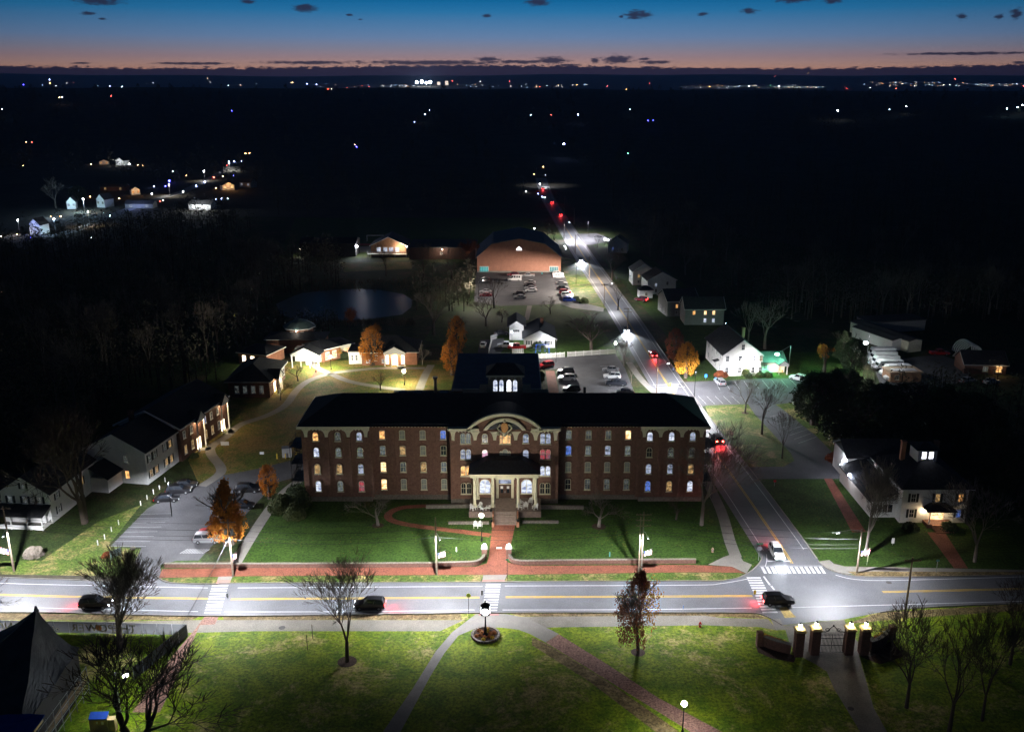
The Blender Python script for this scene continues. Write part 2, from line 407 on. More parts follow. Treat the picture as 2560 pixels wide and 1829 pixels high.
def kerb(mb, line, h=.13, w=.16):
    n = len(line)
    for i in range(n-1):
        a, b = line[i], line[i+1]; d = (b-a)
        if d.length < .01: continue
        d.normalize(); nn = Vector((d.y, -d.x))*w/2
        mb.add([(a.x-nn.x, a.y-nn.y, 0), (b.x-nn.x, b.y-nn.y, 0), (b.x+nn.x, b.y+nn.y, 0), (a.x+nn.x, a.y+nn.y, 0),
                (a.x-nn.x, a.y-nn.y, h), (b.x-nn.x, b.y-nn.y, h), (b.x+nn.x, b.y+nn.y, h), (a.x+nn.x, a.y+nn.y, h)],
               [(4, 5, 6, 7), (0, 1, 5, 4), (2, 3, 7, 6), (1, 2, 6, 5), (3, 0, 4, 7)])

mb = MB(); radii = [2, 40, 80, 120, 200, 320, 500, 800, 1090]
r = 1100.0
while r < 26000: radii.append(r); r *= 1.045
NA = 240
for r in radii:
    for i in range(NA):
        a = 2*math.pi*i/NA; x, y = r*math.sin(a), r*math.cos(a); mb.v.append((x, y, land(x, y) if y > 0 else 0))
for k in range(len(radii)-1):
    for i in range(NA): mb.f.append((k*NA+i, (k+1)*NA+i, (k+1)*NA+(i+1) % NA, k*NA+(i+1) % NA))
mb.f.append(tuple(range(NA)))
ground = mb.build('ground', soil, smooth=True); ground['kind'] = 'structure'

# lawns
sheet('meadow', [(-700, 1432), (3200, 1432), (3000, 820), (1720, 560), (560, 540), (-500, 900)], grass('meadow_grass', (.035, .055, .014), (.020, .034, .010), (.075, .055, .028), .48, .62, .05), .004)
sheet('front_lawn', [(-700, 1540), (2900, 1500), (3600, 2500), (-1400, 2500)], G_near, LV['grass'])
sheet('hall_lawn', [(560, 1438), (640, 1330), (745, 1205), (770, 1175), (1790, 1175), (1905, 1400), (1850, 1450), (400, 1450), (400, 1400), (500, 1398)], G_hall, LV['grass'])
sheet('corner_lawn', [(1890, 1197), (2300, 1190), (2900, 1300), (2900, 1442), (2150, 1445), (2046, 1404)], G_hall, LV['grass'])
sheet('island_lawn', [(1760, 1010), (1880, 1005), (1990, 1151), (1960, 1166), (1865, 1168), (1790, 1080)], G_strip, LV['grass2'])
sheet('drive_lawn', [(352, 1262), (270, 1365), (360, 1372), (345, 1395), (330, 1440), (-300, 1430), (-300, 1405), (105, 1400), (250, 1300)], G_strip, LV['grass'])
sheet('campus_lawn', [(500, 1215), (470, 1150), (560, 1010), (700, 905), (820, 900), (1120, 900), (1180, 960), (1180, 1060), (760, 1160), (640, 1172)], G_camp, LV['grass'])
sheet('field_lawn', [(1150, 765), (1400, 760), (1480, 790), (1560, 900), (1440, 895), (1220, 900), (1060, 850), (1100, 790)], G_hall, LV['grass'])
sheet('verge_lawn', [(1400, 640), (1440, 650), (1520, 770), (1440, 775), (1412, 690)], G_strip, LV['grass'])
sheet('yard_lawn', [(1700, 930), (1760, 880), (2120, 880), (2160, 940), (2080, 960), (1980, 948), (1720, 952)], G_hall, LV['grass'])
sheet('bank_lawn', [(1500, 640), (1660, 830), (1710, 930), (1850, 850), (1700, 700), (1560, 600), (1480, 610)], G_hall, LV['grass'])
sheet('side_lawn', [(1930, 1010), (2000, 1003), (2230, 1170), (2140, 1190), (2085, 1137)], G_strip, LV['grass'])
sheet('playing_field', [(740, 545), (1330, 545), (1340, 610), (700, 628)], G_hall, LV['grass'])
sheet('lodge_lawn', [(850, 655), (1030, 655), (1030, 672), (860, 680)], G_camp, LV['grass'])
sheet('shore_lawn', [(560, 890), (720, 850), (700, 905), (560, 1010), (460, 1010)], G_hall, LV['grass'])

# main street
top_l = [(-500, 1418), (-200, 1432), (0, 1443), (200, 1450), (330, 1456)]
top_m = [(433, 1457), (540, 1460), (573, 1458), (900, 1456), (1200, 1455), (1400, 1453), (1720, 1452), (1809, 1451), (1851, 1442), (1884, 1422), (1901, 1403), (1906, 1390)]
top_r = [(2046, 1403), (2066, 1420), (2094, 1431), (2141, 1440), (2240, 1442), (2560, 1437), (3100, 1424)]
bot_l = [(-500, 1526), (0, 1530), (173, 1532), (347, 1537), (491, 1539), (640, 1539), (900, 1536), (1120, 1533), (1318, 1531), (1545, 1531), (1800, 1531), (1890, 1533), (1924, 1544), (1955, 1562)]
bot_r = [(2111, 1547), (2201, 1530), (2301, 1519), (2560, 1508), (3100, 1492)]
sheet('main_street', top_l + [(360, 1440), (393, 1444)] + top_m + [(1888, 1364), (2001, 1347)] + top_r + bot_r[::-1] + bot_l[::-1], asph, LV['asphalt'])
kb = MB()
for ln in (top_l + [(345, 1452), (352, 1440)], [(393, 1440), (405, 1450)] + top_m, top_r, bot_l, bot_r[1:]): kerb(kb, smooth_line(to_g(ln), 4))
o = kb.build('kerb', conc); o['kind'] = 'structure'
# side road running away to the north west
C2 = [(1352, 445), (1367, 490), (1393, 535), (1418, 575), (1463, 646), (1520, 729), (1562, 791), (1605, 859), (1667, 958), (1738, 1062), (1811, 1162), (1860, 1230), (1907, 1298), (1949, 1359), (1983, 1412)]
c2 = smooth_line(to_g(C2), 8)
mb = MB(); ribbon(mb, c2, 9.6, LV['lot']-.001); o = mb.build('side_road', asph, None); o['kind'] = 'structure'
ln = MB(); ribbon(ln, c2[:-6], .12, LV['line'], 3.55); ribbon(ln, c2[:-6], .12, LV['line'], -3.55)
yl = MB(); ribbon(yl, c2[:-1], .13, LV['line'], .15); ribbon(yl, c2[:-1], .13, LV['line'], -.15)
k2 = MB(); kerb(k2, [p+Vector(((c2[i+1]-p).y, -(c2[i+1]-p).x)).normalized()*-4.75 for i, p in enumerate(c2[:-3])], .12)
o = k2.build('kerb', conc); o['kind'] = 'structure'
def lines(mbx, px, w=.13, off=0): ribbon(mbx, smooth_line(to_g(px), 5), w, LV['line'], off)
for s_ in ([(-400, 1441), (0, 1457), (185, 1462), (520, 1469)], [(594, 1469), (900, 1467), (1206, 1465)], [(1262, 1464), (1720, 1462), (1802, 1458), (1872, 1446)],
           [(-400, 1512), (0, 1517), (182, 1521), (495, 1528)], [(560, 1529), (900, 1528), (1186, 1524)], [(1256, 1524), (1600, 1523), (1879, 1519)],
           [(1973, 1518), (2240, 1511), (2560, 1502), (2900, 1493)], [(2089, 1437), (2141, 1448), (2240, 1450), (2560, 1441), (2900, 1430)]): lines(ln, s_, .16)
lines(ln, [(1918, 1402), (1976, 1402)], .4)
for a, b in (((1909, 1440), (1925, 1462)), ((1928, 1464), (1936, 1474)), ((1940, 1478), (1946, 1485))): lines(ln, [a, b], .3)
lines(ln, [(1916, 1385), (1917, 1400), (1913, 1416)], .14)
lines(ln, [(1898, 1414), (2060, 1414)], .10)
for s_ in ([(-400, 1476), (0, 1486), (185, 1491), (520, 1496)], [(577, 1497), (900, 1495), (1199, 1493)], [(1264, 1492), (1720, 1490), (1881, 1489)], [(2206, 1479), (2560, 1471), (2900, 1460)]):
    lines(yl, s_, .16, .17); lines(yl, s_, .16, -.17)
def zebra(q, n, duty=.6, across=False):
    a, b, c, d = [Vector((*P(*p).xy, LV['line'])) for p in q]      # a-b one end, d-c the other
    for i in range(n):
        t0 = i/n; t1 = (i+duty)/n
        e = [a.lerp(d, t0), b.lerp(c, t0), b.lerp(c, t1), a.lerp(d, t1)]
        ln.add([tuple(v) for v in e], [(0, 3, 2, 1)])
zebra([(530, 1463), (571, 1462), (550, 1536), (509, 1537)], 11, .46)
zebra([(1215, 1459), (1252, 1459), (1242, 1530), (1205, 1530)], 11, .46)
zebra([(1901, 1416), (1910, 1433), (2070, 1433), (2059, 1416)], 13)
zebra([(1866, 1442), (1901, 1442), (1946, 1534), (1908, 1535)], 14)
# crosswalk on the side road by the rear lot
lines(ln, [(1632, 962), (1702, 960)], .3); lines(ln, [(1641, 968), (1712, 967)], .3)
# parking bays
def bays(a, b, c, d, n, w=.11):
    A, B, Cc, D = [P(*p).xy for p in (a, b, c, d)]
    for i in range(n+1):
        t = i/n; ribbon(ln, [A.lerp(B, t), D.lerp(Cc, t)], w, LV['line'])
bays((1745, 1010), (1870, 1008), (1850, 990), (1725, 990), 6, .06); bays((1790, 955), (1975, 948), (1995, 968), (1800, 975), 8, .07)
bays((2040, 1092), (1965, 1030), (1925, 1042), (1996, 1108), 7, .07); bays((276, 1365), (352, 1285), (430, 1283), (365, 1365), 7, .045)
bays((1398, 930), (1400, 975), (1440, 975), (1434, 930), 4); bays((1530, 915), (1560, 975), (1520, 975), (1500, 915), 5)
bays((1300, 700), (1340, 745), (1290, 745), (1270, 700), 8); bays((1395, 690), (1425, 750), (1395, 750), (1375, 690), 9)
bays((470, 1372), (525, 1372), (505, 1383), (450, 1383), 8, .1)
o = ln.build('white_road_marking', wline); o['kind'] = 'structure'
o = yl.build('yellow_road_marking', yline); o['kind'] = 'structure'
sheet('hatched_pad', [(1948, 1519), (1966, 1516), (1990, 1542), (1962, 1544)], mat('tactile_yellow', (.45, .33, .10), .8, space='World', scale=3, var=.4), LV['line']+.004)
# parking lots and drives
sheet('entrance_drive', [(276, 1365), (354, 1368), (344, 1390), (330, 1411), (345, 1428), (358, 1446), (404, 1448), (401, 1412), (440, 1401), (497, 1400), (528, 1366), (562, 1330), (618, 1283), (668, 1228), (700, 1203), (770, 1185), (770, 1140), (640, 1172), (560, 1187), (493, 1212), (430, 1236), (368, 1271)], asph2, LV['lot'])
sheet('farmhouse_lot', [(1690, 985), (1700, 955), (1786, 952), (1884, 947), (1982, 945), (2010, 960), (1998, 1004), (1938, 1011), (1956, 1022), (2043, 1092), (2085, 1135), (2150, 1142), (2230, 1160), (2230, 1196), (1885, 1197), (1862, 1167), (1960, 1166), (1986, 1151), (1977, 1132), (1930, 1081), (1888, 1036), (1870, 1010), (1771, 1013), (1730, 1020)], asph2, LV['lot'])
sheet('rear_lot', [(1347, 896), (1539, 885), (1562, 919), (1590, 990), (1590, 1010), (1398, 1010), (1395, 922), (1347, 925)], asph2, LV['lot'])
sheet('sports_lot', [(1190, 680), (1407, 680), (1438, 751), (1395, 760), (1251, 765), (1185, 754)], asph2, LV['lot'])
sheet('lot_exit', [(1392, 757), (1440, 752), (1510, 770), (1508, 779), (1430, 770)], conc, LV['walk'])
sheet('depot_yard', [(2180, 905), (2350, 885), (2440, 920), (2400, 960), (2260, 985), (2200, 960)], asph2, LV['lot'])
sheet('yard_drive', [(1200, 850), (1260, 845), (1262, 868), (1235, 905), (1190, 905)], asph2, LV['lot'])
sheet('side_street', [(1440, 585), (1490, 583), (1540, 600), (1480, 612), (1462, 612)], asph2, LV['lot']+.002)
sheet('running_track', [(880, 608), (940, 609), (942, 614), (880, 614)], mat('red_track', (.28, .05, .03), .9, space='World', scale=1), LV['lot'])
sheet('lodge_apron', [(885, 616), (935, 616), (930, 628), (890, 632)], conc, LV['walk'])
sheet('pond', [(690, 760), (722, 745), (753, 733), (800, 727), (838, 724), (900, 722), (952, 725), (1008, 735), (1031, 750), (1028, 768), (1005, 786), (923, 797), (860, 801), (810, 801), (739, 799), (702, 785)], water, LV['water'])
# pavements and paths
sheet('brick_pavement', [(406, 1422), (560, 1420), (800, 1419), (1190, 1416), (1225, 1405), (1268, 1405), (1310, 1414), (1720, 1411), (1830, 1416), (1865, 1434), (1846, 1431), (1720, 1430), (1270, 1436), (1200, 1436), (600, 1440), (397, 1444)], paver, LV['brick'])
sheet('verge_lawn', [(397, 1445), (600, 1441), (1208, 1437), (1200, 1454), (900, 1455), (573, 1457), (433, 1456)], G_strip, LV['grass2']+.02)
sheet('verge_lawn', [(1268, 1437), (1720, 1431), (1846, 1432), (1860, 1436), (1849, 1441), (1808, 1450), (1400, 1452), (1262, 1454)], G_strip, LV['grass2']+.02)
sheet('kerb_ramp', [(1208, 1437), (1268, 1436), (1262, 1449), (1206, 1449)], conc, LV['brick']+.004)
sheet('tactile_pad', [(1206, 1449.4), (1262, 1449.4), (1262, 1455), (1204, 1455)], pinkc, LV['brick']+.004)
sheet('kerb_ramp', [(546, 1441), (582, 1440), (577, 1450), (543, 1450)], conc, LV['brick']+.004)
sheet('tactile_pad', [(543, 1450.4), (577, 1450.4), (574, 1459), (540, 1460)], pinkc, LV['brick']+.004)
sheet('corner_pavement', [(1830, 1416), (1858, 1402), (1880, 1411), (1866, 1433)], conc, LV['brick']+.004)
sheet('corner_pavement', [(1770, 1411), (1808, 1392), (1844, 1380), (1858, 1402), (1830, 1416)], conc, LV['walk'])
walk('corner_pavement', [(1640, 985), (1700, 1080), (1760, 1190), (1802, 1275), (1824, 1350), (1840, 1392)], 2.0, conc, LV['walk']-.002)
walk('corner_pavement', [(1572, 905), (1600, 945), (1640, 985)], 1.9, conc, LV['walk']-.002)
sheet('corner_pavement', [(2048, 1403), (2073, 1399), (2085, 1409), (2112, 1415), (2560, 1424), (2900, 1418), (2900, 1430), (2560, 1436), (2240, 1440), (2118, 1434), (2094, 1429), (2066, 1418)], conc, LV['walk'])
sheet('verge_lawn', [(2118, 1428), (2560, 1429), (2560, 1436), (2240, 1441), (2141, 1439)], G_dry, LV['brick'])
sheet('stair_walk', [(1231, 1312), (1288, 1312), (1268, 1405), (1262, 1420), (1214, 1420), (1222, 1390)], paver, LV['brick']+.004)
walk('brick_path', [(1226, 1338), (1150, 1328), (1060, 1317), (1005, 1308), (974, 1297), (973, 1283), (1000, 1270), (1050, 1265), (1180, 1262)], 1.5, paver, LV['brick'])
walk('concrete_path', [(572, 1436), (592, 1402), (628, 1342), (673, 1274), (710, 1231), (747, 1200)], 2.0, conc, LV['walk'])
for nm, px, wd in (('campus_path', [(504, 1215), (548, 1185), (551, 1166), (528, 1135), (530, 1115), (565, 1092), (600, 1062), (666, 1039), (713, 1013), (742, 975), (771, 952), (811, 938), (850, 930), (903, 924), (956, 920), (1062, 920)], 2.1),
                   ('campus_path', [(776, 905), (798, 922), (835, 938), (877, 954), (943, 966), (1010, 975)], 2.1),
                   ('campus_path', [(1078, 912), (1062, 940), (1044, 985)], 2.2), ('campus_path', [(528, 1120), (510, 1122), (498, 1121)], 1.8),
                   ('campus_path', [(1000, 905), (1003, 922)], 2.0), ('campus_path', [(580, 1082), (560, 1064), (545, 1058)], 1.4)):
    walk(nm, px, wd, conc, LV['walk'])
sheet('path_junction', [(790, 922), (815, 930), (802, 945), (778, 945)], paver, LV['walk']-.004)
sheet('rear_patio', [(1364, 927), (1386, 927), (1398, 985), (1372, 985)], paver, LV['brick'])
sheet('lot_path', [(1318, 764), (1330, 764), (1322, 800), (1310, 800)], conc, LV['walk'])
sheet('side_walkway', [(2060, 1196), (2080, 1196), (2165, 1330), (2130, 1330)], paver, LV['walk'])
sheet('front_walkway', [(2318, 1330), (2362, 1330), (2420, 1420), (2385, 1420)], paver, LV['brick'])
# green side of the street
sheet('gravel_walk', [(-500, 1548), (0, 1552), (300, 1553), (491, 1549), (1160, 1549), (1100, 1577), (640, 1577), (470, 1581), (200, 1572), (-500, 1568)], gravel, LV['walk']-.006)
sheet('verge_dry_grass', [(-500, 1527), (0, 1531), (347, 1538), (500, 1540), (480, 1549), (0, 1549), (-500, 1546)], G_dry, LV['grass2'])
sheet('verge_dry_grass', [(556, 1539), (900, 1537), (1150, 1534), (1155, 1548), (560, 1549)], G_dry, LV['grass2'])
sheet('verge_dry_grass', [(1280, 1533), (1545, 1532), (1800, 1532), (1890, 1534), (1915, 1545), (1800, 1541), (1305, 1540)], G_dry, LV['grass2'])
sheet('gravel_walk', [(1290, 1541), (1760, 1538), (1800, 1543), (1920, 1547), (1945, 1575), (1900, 1567), (1760, 1562), (1350, 1568)], gravel, LV['walk']-.006)
sheet('brick_crossing', [(511, 1541), (547, 1541), (537, 1560), (500, 1562), (455, 1660), (400, 1780), (330, 1780), (430, 1640), (490, 1570)], paver2, LV['walk'])
sheet('tactile_pad', [(1198, 1532.5), (1247, 1532.5), (1247, 1538), (1196, 1538)], pinkc, LV['brick'])
sheet('plaza_walk', [(1190, 1534), (1265, 1534), (1318, 1544), (1397, 1584), (1364, 1605), (1325, 1584), (1296, 1573), (1252, 1568), (1215, 1568), (1182, 1573), (1146, 1588), (1111, 1632), (1076, 1689), (1001, 1829), (950, 1930), (890, 1930), (957, 1829), (1032, 1720), (1089, 1628), (1130, 1580)], conc, LV['walk'])
sheet('plaza_brick_path', [(1397, 1584.5), (1523, 1663), (1648, 1745), (1806, 1829), (1900, 1890), (1830, 1890), (1727, 1829), (1516, 1698), (1364, 1605.5)], paver2, LV['walk'])
sheet('worn_grass', [(1330, 1592), (1364, 1607), (1516, 1700), (1700, 1829), (1640, 1829), (1470, 1700), (1330, 1612)], G_dry, LV['grass2'])
sheet('gate_drive', [(1960, 1563), (2111, 1548), (2118, 1575), (2148, 1607), (2148, 1640), (2184, 1768), (2218, 1829), (2240, 1890), (2165, 1890), (2151, 1829), (2084, 1718), (2067, 1678), (2041, 1661), (1991, 1634), (1974, 1607)], gravel, LV['walk'])
sheet('brick_crossing', [(1926, 1546), (1950, 1546), (1965, 1574), (1940, 1574)], conc, LV['brick'])
sheet('side_drive', [(2200, 1530), (2560, 1509), (2900, 1492), (2900, 1505), (2560, 1525), (2260, 1545), (2111, 1560)], G_dry, LV['grass2'])
sheet('mulch_bed', [(1888, 1610), (1905, 1605), (1990, 1640), (1985, 1655), (1930, 1645), (1895, 1630)], mulch, LV['mulch'])
sheet('mulch_bed', [(2150, 1640), (2230, 1600), (2260, 1640), (2200, 1660)], mulch, LV['mulch'])
def disc(name, px, py, r, m, z):
    c = P(px, py); return sheet(name, [(c.x+r*math.cos(a*.2618), c.y+r*math.sin(a*.2618)) for a in range(24)], m, z, world=True)
for px, py, r in ((868, 1653, 1.35), (1595, 1630, 1.0), (945, 1313, 1.1), (1497, 1316, 1.3), (1863, 1032, .9)): disc('mulch_ring', px, py, r, mulch, LV['mulch'])
# ------------------------------------------------------------------ buildings: shared window and door makers
def arch_pts(w, h, seg=8, rise=None):
    """outline (x,z) centred, arched top"""
    r = w/2 if rise is None else rise
    pts = [(-w/2, -h/2), (w/2, -h/2)]
    for i in range(seg+1):
        t = math.pi*i/seg; pts.append((w/2*math.cos(t), h/2-r+r*math.sin(t)))
    return pts
def ring(mb, outer, inner, y0, y1):
    n = len(outer); vs = [(p[0], y0, p[1]) for p in outer]+[(p[0], y0, p[1]) for p in inner]+[(p[0], y1, p[1]) for p in outer]+[(p[0], y1, p[1]) for p in inner]
    fs = []
    for i in range(n):
        j = (i+1) % n
        fs += [(i, j, n+j, n+i), (i, 2*n+i, 2*n+j, j), (n+i, n+j, 3*n+j, 3*n+i)]
    mb.add(vs, fs)
WM = {}
def win_meshes(w, h, style):
    k = (round(w, 2), round(h, 2), style)
    if k in WM: return WM[k]
    fr = MB(); pn = MB(); sl = MB(); t = .09
    def unit(cx, w, h, rise, cz=0):
        o = [(x+cx, z+cz) for x, z in arch_pts(w, h, 8 if rise > .01 else 1, rise)]
        sx = (w-2*t)/w; sz = (h-2*t)/h
        i = [((x-cx)*sx+cx, (z-cz)*sz+cz) for x, z in o]
        ring(fr, o, i, -.10, .0)
        pn.add([(x, -.035, z) for x, z in i], [tuple(range(len(i)))])
        fr.box(cx-w/2+t, cx+w/2-t, -.075, -.036, cz-.03-.0, cz+.035); fr.box(cx-.02, cx+.02, -.065, -.0365, cz-h/2+t, cz+h/2-t-.0)
    if style == 'rect': unit(0, w, h, .001)
    elif style == 'arch': unit(0, w, h, w/2)
    elif style == 'seg': unit(0, w, h, w*.16)
    elif style == 'pair': unit(-w*.25-.02, w*.5-.02, h, w*.24); unit(w*.25+.02, w*.5-.02, h, w*.24)
    elif style == 'triple': unit(0, w*.5, h, w*.24); unit(-w*.38, w*.22, h*.8, w*.1, -h*.1); unit(w*.38, w*.22, h*.8, w*.1, -h*.1)
    sl.box(-w/2-.1, w/2+.1, -.17, -.001, -h/2-.14, -h/2-.001)
    WM[k] = (fr.mesh('window', cream), pn.mesh('pane', glass_d), sl.mesh('sill', cream)); return WM[k]
SH = {}
def window(parent, x, y, z, w, h, style='rect', kind='dark', ang=0.0, frame=None, shut=False, sill=True):
    f, p, s = win_meshes(w, h, style)
    o = put('window', f, parent, (x, y, z), ang, frame if frame else cream)
    put('pane', p, o, (0, 0, 0), None, KIND[kind])
    if sill: put('sill', s, o, (0, 0, 0), None, frame if frame else cream)
    if shut:
        k = round(h, 2)
        if k not in SH: SH[k] = MB().box(-.2, .2, -.06, -.002, -k/2, k/2).mesh('shutter', shut_m)
        for sg in (-1, 1): put('shutter', SH[k], o, (sg*(w/2+.27), 0, 0))
    return o
def face(wd, dp, f, u, off=0.0):
    return {'f': (u, -dp/2-off, 0.0), 'b': (u, dp/2+off, math.pi), 'l': (-wd/2-off, u, -math.pi/2), 'r': (wd/2+off, u, math.pi/2)}[f]
def house(name, label, cat, loc, rz, w, d, h, roof='gx', rh=2.5, wall=siding, rf=roofm, over=.45, wins=(), group=None, trim=None, frame=None, base=0.0, parent=None):
    t = parent or thing(name, label, cat, loc, rz, group)
    wl = MB(); wl.box(-w/2, w/2, -d/2, d/2, base-.05, h)
    rm = MB(); th = .22
    if roof == 'gx':      # ridge along x, gables left and right
        for sx in (-1, 1):
            x0 = sx*w/2; x1 = sx*(w/2-.25)
            wl.add([(x0, -d/2, h), (x0, d/2, h), (x0, 0, h+rh), (x1, -d/2, h), (x1, d/2, h), (x1, 0, h+rh)], [(0, 1, 2), (3, 5, 4), (0, 2, 5, 3), (1, 4, 5, 2)])
        e = rh/(d/2)*over
        for s_ in (-1, 1):
            rm.loft([[(-w/2-over, s_*(d/2+over), h-e), (-w/2-over, 0, h+rh), (-w/2-over, 0, h+rh+th), (-w/2-over, s_*(d/2+over), h-e+th)],
                     [(w/2+over, s_*(d/2+over), h-e), (w/2+over, 0, h+rh), (w/2+over, 0, h+rh+th), (w/2+over, s_*(d/2+over), h-e+th)]])
    elif roof == 'gy':    # gable faces the front
        for sy in (-1, 1):
            y0 = sy*d/2; y1 = sy*(d/2-.25)
            wl.add([(-w/2, y0, h), (w/2, y0, h), (0, y0, h+rh), (-w/2, y1, h), (w/2, y1, h), (0, y1, h+rh)], [(0, 1, 2), (3, 5, 4), (0, 2, 5, 3), (1, 4, 5, 2)])
        e = rh/(w/2)*over
        for s_ in (-1, 1):
            rm.loft([[(s_*(w/2+over), -d/2-over, h-e), (0, -d/2-over, h+rh), (0, -d/2-over, h+rh+th), (s_*(w/2+over), -d/2-over, h-e+th)],
                     [(s_*(w/2+over), d/2+over, h-e), (0, d/2+over, h+rh), (0, d/2+over, h+rh+th), (s_*(w/2+over), d/2+over, h-e+th)]])
    elif roof == 'hip':
        a, b = w/2+over, d/2+over; k = max(0, (a-b)) if w > d else 0; k2 = max(0, (b-a)) if d > w else 0
        vs = [(-a, -b, h+.002), (a, -b, h+.002), (a, b, h+.002), (-a, b, h+.002), (-a, -b, h+th), (a, -b, h+th), (a, b, h+th), (-a, b, h+th), (-k, -k2, h+rh+th), (k, k2, h+rh+th)]
        if k2: rm.add(vs, [(3, 2, 1, 0), (0, 1, 5, 4), (1, 2, 6, 5), (2, 3, 7, 6), (3, 0, 4, 7), (4, 5, 8), (5, 6, 9, 8), (6, 7, 9), (7, 4, 8, 9)])
        else: rm.add(vs, [(3, 2, 1, 0), (0, 1, 5, 4), (1, 2, 6, 5), (2, 3, 7, 6), (3, 0, 4, 7), (4, 5, 9, 8), (5, 6, 9), (6, 7, 8, 9), (7, 4, 8)])
    elif roof == 'flat':
        rm.box(-w/2-over, w/2+over, -d/2-over, d/2+over, h+.002, h+.3)
    wl.build('wall', wall, t); rm.build('roof', rf, t)
    if trim:
        tm = MB()
        if roof in ('hip', 'flat'):
            a, b = w/2+over+.04, d/2+over+.04
            for q in ((-a, a, -b, -b+.12), (-a, a, b-.12, b), (-a, -a+.12, -b+.12, b-.12), (a-.12, a, -b+.12, b-.12)): tm.box(*q, h-.12, h-.001+.0)
        elif roof == 'gx':
            for sx in (-1, 1):
                for s_ in (-1, 1):
                    x = sx*(w/2+over+.03); e = rh/(d/2)*over
                    tm.tube((x, s_*(d/2+over), h-e+.05), (x, 0, h+rh+.05), .13, n=4)
            for s_ in (-1, 1): tm.box(-w/2-over, w/2+over, s_*(d/2+over)-.05, s_*(d/2+over)+.05, h-rh/(d/2)*over-.16, h-rh/(d/2)*over+.1)
        else:
            for sy in (-1, 1):
                for s_ in (-1, 1):
                    e = rh/(w/2)*over; y = sy*(d/2+over+.03)
                    tm.tube((s_*(w/2+over), y, h-e+.05), (0, y, h+rh+.05), .13, n=4)
        tm.build('trim', trim, t)
    for wn in wins:
        f, u, z, ww, hh, kd = wn[:6]; sh = len(wn) > 6 and wn[6]; stl = wn[7] if len(wn) > 7 else 'rect'
        x, y, a = face(w, d, f, u); window(t, x, y, z, ww, hh, stl, kd, a, frame, sh)
    return t
def door(parent, x, y, z, w=1.0, h=2.2, ang=0.0, m=None, frame=None):
    fr = MB(); fr.box(-w/2-.14, -w/2, -.14, -.001, -.02, h+.15); fr.box(w/2, w/2+.14, -.14, -.001, -.02, h+.15); fr.box(-w/2, w/2, -.14, -.001, h, h+.15)
    fr.box(-w/2, w/2, -.06, -.001, 0, h)
    o = put('door', fr.mesh('door', m or door_m), parent, (x, y, z), ang)
    MB().box(w/2-.14, w/2-.08, -.11, -.061, h*.45, h*.5).build('handle', steel, o)
    return o
def steps(parent, x0, x1, y0, z0, y1, z1, n, m, name='steps'):
    mb = MB()
    for i in range(n):
        a = i/n; b = (i+1)/n
        mb.box(x0, x1, y0+(y1-y0)*a, y1, z0+(z1-z0)*a+.001*i, z0+(z1-z0)*b)
    return mb.build(name, m, parent)
def chimney(t, x, y, z0, z1, s=.8, m=brick_dk):
    mb = MB(); mb.box(x-s/2, x+s/2, y-s/2, y+s/2, z0, z1); mb.box(x-s/2-.08, x+s/2+.08, y-s/2-.08, y+s/2+.08, z1+.001, z1+.18); return mb.build('chimney', m, t)

# ------------------------------------------------------------------ the big brick hall
WY = 165.0      # front plane of the wings (world y)
hall = thing('brick_hall', 'long four storey brick hall with black hipped roof, arched centre gable and columned porch', 'building', (-1.65, WY, 0))
X0 = -1.65
def lx(x): return x-X0
SEGS = [('pav', -39.9, -26.9, 0.0, 15.0), ('rec', -26.9, -11.75, 0.9, 15.3), ('ctr', -11.75, 8.85, -1.0, 15.0), ('rec', 8.85, 24.35, 0.9, 15.3), ('pav', 24.35, 36.6, 0.0, 15.0)]
for kind_, a, b, dy, top in SEGS:
    mb = MB(); mb.box(lx(a)+(.003 if kind_ == 'rec' else 0), lx(b)-(.003 if kind_ == 'rec' else 0), dy, 16.4, -.1, top); mb.build('wall', brick, hall)
    mb = MB(); mb.box(lx(a)+.02, lx(b)-.02, dy-.13, dy-.001, -.05, .95); mb.build('stone_base', stone, hall)
cols = {'L': [-37.2, -33.0, -28.9], 'l': [-24.7, -20.9, -17.0, -13.1], 'C': [-8.75, -5.1, -1.3, 2.6, 6.3], 'r': [10.8, 14.55, 18.3, 22.1], 'R': [26.1, 30.2, 34.2]}
rows = [13.35, 10.15, 6.75, 3.15]
# pilasters and recessed panels
class Pil:
    def box(s, *a): MB().box(*a).build('pilaster', brick, hall)
pil = Pil()
for key, dy in (('L', 0), ('l', .9), ('r', .9), ('R', 0)):
    c = cols[key]; sp = (c[-1]-c[0])/(len(c)-1)
    for i in range(len(c)+1):
        x = c[0]-sp/2+i*sp
        if key in 'lr' and i in (0, len(c)): continue
        pil.box(lx(x)-.38, lx(x)+.38, dy-.16, dy-.001, .96, 14.35 if key in 'lr' else 13.1)
    if key in 'lr': pil.box(lx(c[0])-sp/2+.05, lx(c[-1])+sp/2-.05, dy-.2, dy-.0015, 14.36, 15.29)
for x in (-11.35, -6.9, -3.3, .75, 4.4, 8.45): pil.box(lx(x)-.32, lx(x)+.32, -1.16, -1.001, 8.2, 13.0)
for x in (-11.35, 8.45): pil.box(lx(x)-.32, lx(x)+.32, -1.16, -1.001, .96, 8.19)
